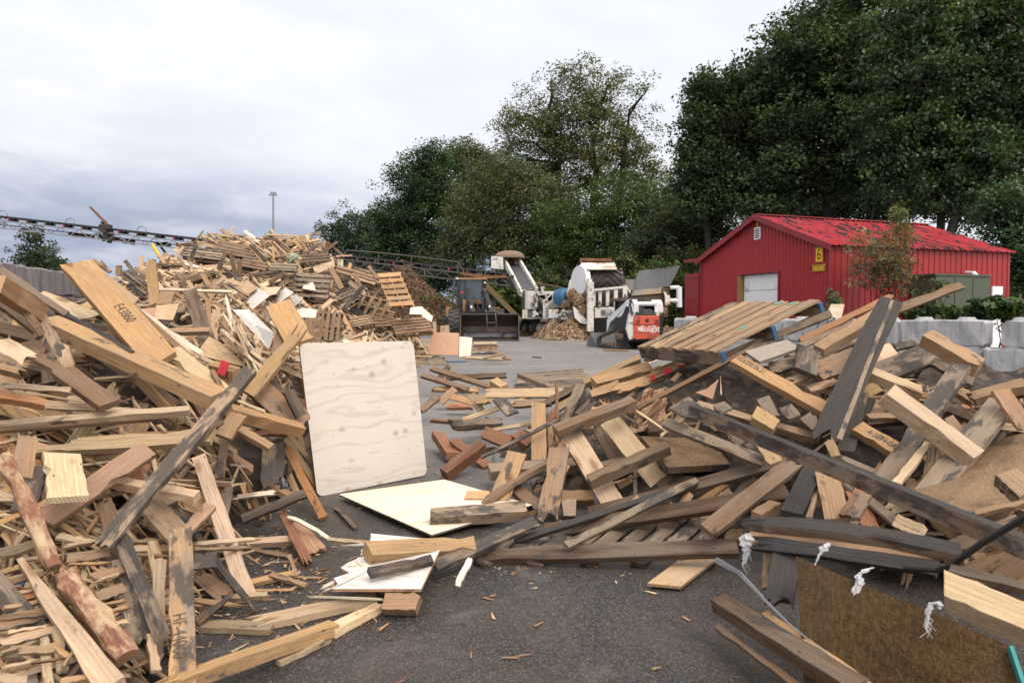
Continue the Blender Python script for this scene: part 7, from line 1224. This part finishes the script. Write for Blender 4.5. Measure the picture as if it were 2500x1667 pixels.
sheet('plywood_sheet', 'salmon-orange crate side standing at the right foot of the large heap', 'board', [Q('G', 190, 775, 19.8), Q('G', 405, 782, 19.4), Q('G', 400, 965, 19.2), Q('G', 138, 960, 19.6)], .03, M['ply_pink'], edge='dkbrown'); sheet('plywood_sheet', 'cream crate side standing right of the salmon-orange one', 'board', [Q('G', 405, 810, 19.6), Q('G', 515, 820, 19.9), Q('G', 500, 970, 19.6), Q('G', 405, 978, 19.3)], .03, M['ply_cream'])
for x1, y1, x2, y2, w, tn, lb, d in ((40, 1020, 292, 1012, 62, 'ltgrey', 'grey timber on the asphalt at the foot of the salmon crate side', 18.6), (515, 910, 720, 908, 55, 'pink', 'pinkish crate wall right of the cream crate side', 19.8), (530, 868, 715, 865, 26, 'cream', 'cream rail topping the pinkish crate wall', 19.8), (510, 945, 745, 942, 30, 'ltgrey', 'grey rail below the pinkish crate wall', 19.3), (460, 985, 760, 1000, 26, 'pale', 'pale board lying before the cream crate side', 18.6), (600, 990, 770, 950, 12, 'pale', 'thin pale lath across the boards by the cream crate side', 18.5), (690, 990, 830, 990, 30, 'tan', 'tan board end farthest right at the heap foot', 18.9), (40, 975, 190, 980, 14, 'pale', 'thin pale lath left of the salmon crate side', 18.8), (200, 690, 205, 775, 30, 'cream', 'short pale stake standing above the salmon crate side', 20.2), (285, 720, 292, 780, 75, 'pale', 'pale board piece above the salmon crate side', 20.4), (1585, 922, 1800, 930, 12, 'brown', 'flat brown board on the asphalt before the track loader', 23.5), (1005, 978, 1085, 984, 12, 'brown', 'single brown stick on the open asphalt', 20.)):
    H('G', x1, y1, x2, y2, w, tn, lb, d, d, .05)
H('T', 300, 280, 460, 282, 8, 'tan', 'blue painted strip on the asphalt before the salmon crate side', 18.3, 18.3, .03, mats=[M['bluepaint'], M['bluepaint']])
SKY = [(640, 55, 830, 205, 16, 'pale', 'longest pale stick rising into the sky from the heap crest', 20.6), (628, 85, 810, 290, 16, 'tan', 'tan stick crossing just below the longest pale stick', 20.3), (890, 58, 1065, 192, 15, 'dkbrown', 'dark stick pointing into the sky right of the crest', 20.8), (1320, 118, 1400, 205, 20, 'brown', 'short brown stick of the crossed pair on the right crest', 20.3), (1482, 110, 1360, 205, 26, 'brown', 'thick brown slat of the crossed pair on the right crest', 20.), (1390, 112, 1535, 235, 26, 'dkbrown', 'dark slat sloping down right of the crossed pair', 20.1), (700, 140, 860, 290, 26, 'grey', 'grey slat near the longest pale stick', 20.), (1230, 190, 1310, 140, 34, 'grey', 'grey slat end tilted up on the right crest', 19.8), (1470, 245, 1615, 235, 22, 'tan', 'level tan slat on the right crest', 19.8), (690, 415, 950, 375, 34, 'dark', 'dark bluish plank lying across the upper heap', 18.6), (870, 480, 1010, 390, 40, 'brown', 'brown plank angled up to the dark bluish plank', 18.2), (1420, 340, 1520, 530, 52, 'tan', 'tan plank leaning right of the front-facing pallet', 17.6), (1640, 400, 1680, 500, 42, 'tan', 'upright slat nailed across the crate side', 17.8), (1545, 710, 1715, 510, 42, 'grey', 'grey plank slanting over the dark slatted frame', 16.2), (1590, 470, 1700, 570, 44, 'ltgrey', 'grey plank end above the slanting grey plank', 16.8), (1760, 330, 1840, 440, 40, 'pink', 'pinkish slat above the clean honey pallet', 18.5), (225, 110, 165, 290, 30, 'grey', 'grey cross board nailed over the left shoulder pallet', 18.6), (480, 200, 420, 370, 36, 'brown', 'brown upright slat right of the left shoulder pallet', 18.2), (520, 210, 580, 450, 34, 'brown', 'long brown slat below the crest pallet', 18.), (600, 290, 615, 430, 36, 'brown', 'round weathered post stub below the crest', 17.8), (460, 340, 620, 470, 26, 'grey', 'grey lath slanting left of the weathered post stub', 17.8), (0, 535, 460, 570, 20, 'white', 'long whitish lath lying level in the left of the heap', 12.2), (140, 460, 200, 570, 44, 'pale', 'pale split stub above the stained dark plank', 11.8), (490, 480, 690, 600, 34, 'tan', 'tan batten left of the tan plywood square', 13.5), (270, 400, 330, 500, 50, 'tan', 'tan slat standing left of the upper heap', 15.5), (60, 500, 240, 430, 50, 'brown', 'brown beam lying at the left of the heap', 15.)]
for x1, y1, x2, y2, w, tn, lb, d in SKY:
    hd = [h for h in (hit(*S('D', x1, y1)), hit(*S('D', x2, y2)), hit(*S('D', (x1 + x2) / 2, (y1 + y2) / 2))) if h and h < 26]; d = min([d] + [h - .55 for h in hd]); H('D', x1, y1, x2, y2, w, tn, lb, d, d, .03)
mb = MB(); mb.path([Q('D', 820, 310, 18.5), Q('D', 1000, 262, 18.4), Q('D', 1140, 210, 18.6)], .015, 5); mb.path([Q('D', 1040, 300, 18.4), Q('D', 1130, 230, 18.5)], .02, 5); tag(mb.build('strap', mat_plain('green_strap', (.12, .42, .34), .5)), 'pale green plastic strap snaking over the heap crest', 'strap', None, 'thing')
mb = MB(); rr = random.Random(9)
for k in range(14): c = Q('E', rr.gauss(1000, 22), rr.gauss(1110, 22), 4.75); mb.add([c + Vector([rr.uniform(-.035, .035) for _ in range(3)]) for _ in range(4)], [(0, 1, 2), (0, 2, 3), (0, 3, 1)])
tag(mb.build('plastic_wrap', M['plastic']), 'crumpled bluish plastic wrap in the shadow by the mottled orange stick', 'plastic wrap', None, 'thing')
# ================================================================== filler boards of the near piles: each its own object
NEARL = [('the stamped E43860 board', (330, 760)), ('the long thick timber', (330, 880)), ('the black-stained diagonal plank', (430, 1120)), ('the upright plywood', (720, 1030)), ('the notched olive board', (300, 1085)), ('the long pale board', (545, 1290)), ('the bark log', (190, 1430)), ('the stamped HF board', (445, 1480)), ('the torn grey board', (668, 1130)), ('the ringed honey block', (45, 720)), ('the wide ribbed board', (705, 790)), ('the short cream board', (160, 1165)), ('the beige rail', (230, 1020)), ('the split pole', (160, 1520)), ('the stained dark plank', (490, 790)), ('the wide pinkish board', (240, 1180))]
NEARR = [('the upright honey board', (1316, 1060)), ('the crate frame', (1490, 1090)), ('the top pallet', (1780, 800)), ('the big black plank', (2090, 900)), ('the stamped VG timber', (1910, 940)), ('the crumpled paper', (1585, 1000)), ('the very long beam', (2080, 1160)), ('the front pallet', (1550, 1310)), ('the nailed frame', (2280, 1050)), ('the thick tan block', (2325, 855)), ('the big strand board', (2200, 1500)), ('the long pale level board', (1280, 960)), ('the red-brown post', (1130, 1125)), ('the half-buried pallet', (1760, 1080)), ('the charred plank', (1960, 1200)), ('the flat pallet', (1360, 920)), ('the leaning honey board', (1240, 1175))]
TW = dict(pale='pale', cream='cream', tan='tan', honey='honey', brown='brown', dkbrown='dark brown', grey='weathered grey', ltgrey='light grey', dark='sooty', red='reddish', pink='pinkish', white='whitish', olive='olive', orange='orange-tan', wet='damp brown', black='black')
NT = []
# depth of the large pieces per picture cell, so that filler never buries what the photograph shows
ZB = np.full((430, 680), 1e3)
def cell(p):
    q = Vector(p) - CAM; z = q.dot(FW)
    if z < .5: return None
    return int((833.5 - q.dot(UP) / z * F) / 4) + 5, int((1250 + q.x / z * F) / 4) + 25, z
bpy.context.view_layer.update()
def paint(o):
    if o.type == 'MESH':
        mw = o.matrix_world; vs = [mw @ v.co for v in o.data.vertices]
        for pl in o.data.polygons:
            q = [vs[i] for i in pl.vertices]
            if len(q) < 3: continue
            if len(q) == 3: q = q + [q[2]]
            e1 = max((q[1] - q[0]).length, (q[2] - q[3]).length); e2 = max((q[3] - q[0]).length, (q[2] - q[1]).length); dd = max(.6, ((q[0] + q[2]) / 2 - CAM).length); st = 3.4 * dd / F; n1 = min(300, int(e1 / st) + 1); n2 = min(300, int(e2 / st) + 1)
            A = np.linspace(0, 1, n1 + 1)[:, None, None]; B = np.linspace(0, 1, n2 + 1)[None, :, None]; c = [np.array(k) for k in q[:4]]; G_ = (c[0] * (1 - A) + c[1] * A) * (1 - B) + (c[3] * (1 - A) + c[2] * A) * B; G_ = G_.reshape(-1, 3) - np.array(CAM)
            z = G_ @ np.array(FW); z = np.where(z < .3, .3, z); ii = ((833.5 - G_ @ np.array(UP) / z * F) / 4 + 5).astype(int); jj = ((1250 + G_[:, 0] / z * F) / 4 + 25).astype(int); ok = (ii >= 0) & (ii < 430) & (jj >= 0) & (jj < 680); np.minimum.at(ZB, (ii[ok], jj[ok]), z[ok])
    for c in o.children: paint(c)
for o in HEROES: paint(o)
SKX = [-200, 0, 180, 330, 480, 700, 1030, 1250, 1450, 1560, 1640, 1760, 1900, 2060, 2150, 2300, 2400, 2600]; SKY_ = [720, 720, 760, 690, 740, 700, 990, 950, 935, 885, 870, 880, 850, 815, 850, 900, 940, 940]
def pokes(Mx, ln):
    for s_ in (-.5, -.25, 0, .25, .5):
        p = Mx @ Vector((s_ * ln, 0, 0)); q = proj(p)
        if q[1] < np.interp(q[0], SKX, SKY_) or p.z > float(HF(p.x, p.y)) + .30: return True
    return False
CAV = [(330, 1262, 95, 42), (215, 1215, 60, 45), (480, 1238, 50, 35), (385, 965, 85, 26), (650, 1110, 55, 62), (60, 930, 40, 30), (300, 1010, 60, 22), (560, 1080, 35, 40), (1480, 1062, 60, 42), (1710, 965, 60, 28), (1640, 1185, 85, 26), (1850, 1060, 70, 34), (2200, 1150, 40, 30), (1450, 1180, 70, 30), (2030, 1385, 60, 30), (2330, 1420, 60, 40), (150, 1330, 50, 20), (250, 1480, 40, 30), (1760, 900, 70, 22)]
KEEP = [(1040, 1250, 1075, 1180), (2060, 2240, 1040, 1130), (1770, 2000, 880, 1010), (1850, 2040, 1140, 1290)]
def in_cav(p): q = proj(p); return any(((q[0] - a) / c) ** 2 + ((q[1] - b) / d) ** 2 < 1 for a, b, c, d in CAV)
def buries(Mx, ln, wd, lim):
    if in_cav(Mx.translation): return True
    for t_ in (-.5, -.25, 0, .25, .5):
        q = proj(Mx @ Vector((t_ * ln, 0, 0)))
        if any(a < q[0] < b and c < q[1] < d for a, b, c, d in KEEP): return True
    bad = tot = 0
    for i in range(9):
        for j in (-.5, 0, .5):
            c = cell(Mx @ Vector(((i / 8 - .5) * ln, j * wd, 0)))
            if c is None: return True
            tot += 1
            if 0 <= c[0] < 430 and 0 <= c[1] < 680 and c[2] < ZB[c[0], c[1]] + .015 and ZB[c[0], c[1]] < 900: bad += 1
    return bad > lim * tot
rf = random.Random(42)
def normal_at(x, y):
    e = .12; return Vector((-(float(HF(x + e, y)) - float(HF(x - e, y))) / (2 * e), -(float(HF(x, y + e)) - float(HF(x, y - e))) / (2 * e), 1)).normalized()
def fill_frame(px, py, ln, lift, tilt, ang=None):
    d = hit(px, py)
    if d is None: return None
    p = P(px, py, d); hz = float(HF(p.x, p.y))
    if hz < .07: return None
    n = normal_at(p.x, p.y); n = (n + (CAM - p).normalized() * .35).normalized(); a = ang if ang is not None else rf.gauss(-.12 if px < 1000 else .25, .5) + (0 if rf.random() < .74 else 1.3); t1 = n.cross(Vector((0, 1, 0))).normalized(); t1 = t1 if t1.x > 0 else -t1; t2 = n.cross(t1); ax = t1 * math.cos(a) + t2 * math.sin(a); ax = (ax + n * rf.gauss(0, tilt)).normalized()
    n.rotate(Matrix.Rotation(rf.gauss(0, .5), 3, ax)); c = p + n * lift; f = frame(c - ax * ln / 2, c + ax * ln / 2, 0, n); return f, d
PALL = ['pale'] * 4 + ['tan'] * 7 + ['honey'] * 5 + ['ltgrey'] * 2 + ['brown'] * 8 + ['pink'] * 2 + ['grey'] * 1 + ['dkbrown'] * 5 + ['cream'] * 2 + ['olive', 'red', 'orange', 'dark']
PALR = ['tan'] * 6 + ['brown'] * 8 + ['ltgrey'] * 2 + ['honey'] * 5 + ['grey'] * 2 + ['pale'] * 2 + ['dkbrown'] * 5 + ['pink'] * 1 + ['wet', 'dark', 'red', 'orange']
def left_px():
    while True:
        x, y = rf.uniform(-80, 800), rf.uniform(690, 1690)
        if y > 1180 and x > 700 - (y - 1180) * .75: continue
        if y < 760 and x > 480: continue
        return x, y
def right_px():
    while True:
        x, y = rf.uniform(1030, 2560), rf.uniform(800, 1420)
        if x < 1500 and y < 880 + (1500 - x) * .16: continue
        if y > 1215 + max(0, (x - 1250)) * .08: continue
        return x, y
n_named = sum(1 for o in HEROES if o.name.split('.')[0] == 'plank')
for (fn, pal, n) in ((left_px, PALL, 66), (right_px, PALR, 48)):
    k = 0; tries = 0
    while k < n and tries < 9000:
        tries += 1; px, py = fn(); ln = rf.choice([.35, .5, .6, .75, .9, 1.1]) * rf.uniform(.85, 1.15); r = fill_frame(px, py, ln, rf.uniform(-.18, -.01), .11)
        if r is None or r[1] > 9.5: continue
        Mx, d = r; wd = rf.choice([.03, .045, .055, .07, .09, .09, .12] if fn is left_px else [.045, .06, .075, .09, .09, .10, .14]); tk = rf.choice([.010, .014, .018, .02, .032] if fn is left_px else [.016, .018, .02, .035, .04]); tn = rf.choice(pal); jg = (rf.choice([0, .06, .12, .2]), rf.choice([0, 0, .08, .14, .22]))
        if buries(Mx, ln, wd, .03) or pokes(Mx, ln): continue
        lowest = min((Mx @ Vector((sx * ln / 2, sy * wd / 2, sz * tk / 2))).z for sx in (-1, 1) for sy in (-1, 1) for sz in (-1, 1))
        if lowest < .005: Mx.translation.z += .005 - lowest
        o = plank_obj('plank', Mx, ln, wd, tk, tn, jag0=jg[0], jag1=jg[1], bend=rf.choice([0, 0, .01, -.01, .02]), notch=None); o['category'] = 'plank'; o['kind'] = 'thing'; o['group'] = 'broken planks of the ' + ('left' if fn is left_px else 'right') + ' pile'
        a = Mx.col[0].to_3d(); pa, pb = proj(Mx @ Vector((-ln / 2, 0, 0))), proj(Mx @ Vector((ln / 2, 0, 0))); dx, dy = pb[0] - pa[0], pb[1] - pa[1]
        if dx < 0: dx, dy = -dx, -dy
        sl = math.degrees(math.atan2(-dy, dx)); lie = 'level' if abs(sl) < 12 else 'rising right' if sl > 0 else 'falling right'
        if abs(sl) > 62: lie = 'upright'
        shp = 'splintered' if max(jg) > .04 else ('thick' if tk > .03 else 'thin'); shp2 = 'narrow' if wd < .062 else ('broad' if wd > .12 else '')
        NT.append((o, tn, shp, shp2, lie, proj(Mx.translation), NEARL if fn is left_px else NEARR)); k += 1
# labels: look + lie + nearest landmark; ties are told apart by their order from that landmark
keyed = {}
for o, tn, shp, shp2, lie, c, LMS in NT:
    nm, lc = min(LMS, key=lambda q: (q[1][0] - c[0]) ** 2 + (q[1][1] - c[1]) ** 2); dx, dy = c[0] - lc[0], c[1] - lc[1]
    rel = ('left of' if dx < 0 else 'right of') if abs(dx) > abs(dy) else ('above' if dy < 0 else 'below')
    base = ' '.join(w for w in (shp, shp2, TW[tn], 'plank', lie + ',', rel, nm) if w); keyed.setdefault(base, []).append((math.hypot(dx, dy), o))
ORD = ['nearest', 'second', 'third', 'fourth', 'fifth']
for base, lst in keyed.items():
    lst.sort(key=lambda q: q[0])
    for i, (_, o) in enumerate(lst): o['label'] = base if len(lst) == 1 else f'{ORD[i]} {base}'
# ================================================================== everything smaller or farther: one debris object
def on_ground(px, py): r = ray(px, py); t_ = -1.4 / r.z; return CAM + r * t_
VV = []; FFc = []; MI = []; WC = []; TN = []
def bulk(Mx, Ln, Wd, Tk, tone, **kw):
    SEED[0] += 1; v, f, mi = plank_geo(Ln, Wd, Tk, seed=SEED[0], nx=kw.pop('nx', 1), **kw); b = len(VV); off = (rf.uniform(0, 40), rf.uniform(0, 40), rf.uniform(0, 40)); tn = tint_of(tone, SEED[0], .16); tn = (*tn[:3], tn[3] * .55)
    for q in v: VV.append(Mx @ Vector(q)); WC.append((q[0] + off[0], q[1] + off[1], q[2] + off[2])); TN.append(tn)
    FFc.extend(tuple(i + b for i in q) for q in f); MI.extend(mi)
PALH = ['tan'] * 10 + ['pale'] * 13 + ['ltgrey'] * 4 + ['brown'] * 6 + ['cream'] * 4 + ['grey'] * 2 + ['honey'] * 4 + ['dkbrown'] * 4 + ['pink'] * 2 + ['cream', 'dark', 'white', 'olive']
def big_px():
    while True:
        x, y = rf.uniform(180, 1075), rf.uniform(575, 905)
        return x, y
k = 0; tries = 0
while k < 1350 and tries < 12000:      # the large heap
    tries += 1; x, y = big_px(); r = fill_frame(x, y, 1, rf.uniform(-.06, .12), .16)
    if r is None or r[1] < 7.5: continue
    ln = rf.choice([.3, .5, .7, .9, 1.1, 1.2]) * rf.uniform(.8, 1.2)
    if buries(r[0], ln, .09, .08): continue
    bulk(r[0], ln, rf.choice([.04, .06, .08, .09, .10, .12]), rf.choice([.015, .018, .02, .03, .05]), rf.choice(PALH), jag1=rf.choice([0, 0, .08])); k += 1
k = 0
while k < 1250:                          # the sides of the heaps that the photograph barely shows
    x, y = (rf.uniform(-12, 7), rf.uniform(2.5, 25)) if k < 600 else (rf.uniform(3.2, 8), rf.uniform(2.3, 10)) if k < 1000 else (rf.uniform(-9, -3.5), rf.uniform(2.2, 10)); h = float(HF(x, y))
    if h < .12: continue
    n = normal_at(x, y); a = rf.uniform(0, 3.14); t1 = n.cross(Vector((0, 1, 0))).normalized(); t2 = n.cross(t1); ax = (t1 * math.cos(a) + t2 * math.sin(a) + n * rf.gauss(0, .2)).normalized(); c = Vector((x, y, h + .01)); ln = rf.uniform(.4, 1.0); Mx = frame(c - ax * ln / 2, c + ax * ln / 2, 0, n); k += 1
    if buries(Mx, ln, .12, .02) or (y < 11 and pokes(Mx, ln)): continue
    bulk(Mx, ln, rf.choice([.07, .09, .1, .14]), rf.choice([.018, .035]), rf.choice(PALH))
for fn, n, pal in ((left_px, 620, PALL), (right_px, 380, PALR)):     # small stuff between the near planks
    k = 0; tries = 0
    while k < n and tries < 9000:
        tries += 1; x, y = fn(); r = fill_frame(x, y, .4, rf.uniform(-.30, -.06), .22)
        if r is None or r[1] > 14: continue
        ln = rf.uniform(.12, .55)
        if buries(r[0], ln, .05, .08) or pokes(r[0], ln): continue
        sp = rf.random() < .68; bulk(r[0], ln, rf.uniform(.012, .035) if sp else rf.uniform(.04, .10), rf.uniform(.006, .018) if sp else rf.choice([.015, .02, .035]), rf.choice(pal), nx=2, jag0=ln * .25 if sp else 0, jag1=ln * .3 if rf.random() < .5 else 0, taper=rf.choice([1, .4, .2]) if sp else 1); k += 1
for (x0, x1, y0, y1, n) in ((420, 760, 735, 900, 800), (380, 700, 690, 790, 260), (1000, 1060, 1000, 1140, 60)):   # pale splinters at the foot of the heap
    for _ in range(n):
        x, y = rf.uniform(x0, x1), rf.uniform(y0, y1); r = fill_frame(x, y, .4, rf.uniform(0, .10), .35)
        if r is None: continue
        ln = rf.uniform(.12, .7)
        if buries(r[0], ln, .04, .1): continue
        bulk(r[0], ln, rf.uniform(.015, .06), rf.uniform(.008, .02), rf.choice(['pale', 'cream', 'tan', 'pink', 'white', 'pale']), nx=1, jag0=.06, jag1=.1, taper=rf.choice([1, .3]))
for (x0, x1, y0, y1, n, pal) in ((-20, 460, 1240, 1667, 300, ['pale', 'cream', 'tan', 'pale', 'honey', 'pink']), (0, 700, 900, 1260, 130, ['pale', 'tan', 'brown', 'cream']), (1080, 2450, 900, 1250, 130, ['pale', 'tan', 'brown', 'cream', 'honey'])):
    for _ in range(n):
        x, y = rf.uniform(x0, x1), rf.uniform(y0, y1); r = fill_frame(x, y, .4, rf.uniform(-.03, .07), .2)
        if r is None: continue
        ln = rf.uniform(.08, .5)
        if buries(r[0], ln, .03, .12) or pokes(r[0], ln): continue
        bulk(r[0], ln, rf.uniform(.008, .030), rf.uniform(.004, .012), rf.choice(pal), nx=2, jag0=ln * .12, jag1=ln * .3, taper=rf.choice([1, .5, .2]))
for _ in range(420):
    q = rf.random(); x, y = (rf.gauss(640, 120), rf.gauss(1360, 90)) if q < .7 else (rf.gauss(1250, 180), rf.gauss(1395, 22)) if q < .85 else (rf.gauss(1120, 60), rf.gauss(1090, 60)); p = on_ground(x, y); a = rf.uniform(0, 6.28); ax = Vector((math.cos(a), math.sin(a), 0)); ln = rf.uniform(.006, .035); p.z = .004; bulk(frame(p - ax * ln / 2, p + ax * ln / 2, 0, Z), ln, rf.uniform(.003, .009), .003, rf.choice(['pale', 'tan', 'pink', 'cream', 'brown']), taper=.5)
# crumbs lying on the asphalt
for _ in range(300):
    q = rf.random()
    if q < .6: x, y = rf.gauss(600, 170), rf.gauss(1420, 110)
    elif q < .82: x, y = rf.uniform(1000, 1560), rf.uniform(845, 960)
    elif q < .86: x, y = rf.uniform(780, 1700), rf.uniform(1340, 1640)
    else: x, y = rf.uniform(1010, 1200), rf.uniform(900, 1180)
    if y < 800: continue
    p = on_ground(x, y); a = rf.uniform(0, 6.28); ax = Vector((math.cos(a), math.sin(a), rf.uniform(-.05, .05))); ln = rf.uniform(.015, .10) * (1.6 if y < 1000 else 1); p.z = .006; bulk(frame(p - ax * ln / 2, p + ax * ln / 2, 0, Z), ln, rf.uniform(.004, .018), .005, rf.choice(['pale', 'tan', 'pink', 'cream', 'brown']), jag0=ln * .3, jag1=ln * .3, taper=.5)
# body of the heaps: scrap mound coloured dark to stand for shade between the boards
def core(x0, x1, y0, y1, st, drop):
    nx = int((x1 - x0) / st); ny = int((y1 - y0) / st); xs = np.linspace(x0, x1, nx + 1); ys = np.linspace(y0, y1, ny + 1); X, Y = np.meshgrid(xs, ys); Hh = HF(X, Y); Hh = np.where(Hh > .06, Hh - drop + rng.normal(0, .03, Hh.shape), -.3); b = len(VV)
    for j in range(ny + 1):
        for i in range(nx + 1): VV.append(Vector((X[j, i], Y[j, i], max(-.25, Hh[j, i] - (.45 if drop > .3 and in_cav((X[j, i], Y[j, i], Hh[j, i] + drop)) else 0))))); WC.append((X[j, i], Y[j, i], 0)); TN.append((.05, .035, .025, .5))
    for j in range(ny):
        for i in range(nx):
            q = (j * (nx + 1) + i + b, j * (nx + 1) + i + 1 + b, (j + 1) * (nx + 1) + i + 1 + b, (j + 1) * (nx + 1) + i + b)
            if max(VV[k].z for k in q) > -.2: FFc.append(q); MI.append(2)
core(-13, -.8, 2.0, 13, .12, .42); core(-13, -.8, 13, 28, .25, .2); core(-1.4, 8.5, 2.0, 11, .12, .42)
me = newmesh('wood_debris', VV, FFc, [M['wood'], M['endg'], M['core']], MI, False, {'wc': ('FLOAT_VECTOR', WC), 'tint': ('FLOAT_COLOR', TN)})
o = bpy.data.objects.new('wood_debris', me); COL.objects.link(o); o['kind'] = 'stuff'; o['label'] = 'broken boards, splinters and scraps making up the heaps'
for o in list(bpy.data.objects):
    if o.parent is None and o.type in ('MESH', 'EMPTY') and 'kind' not in o: o['kind'] = 'thing'
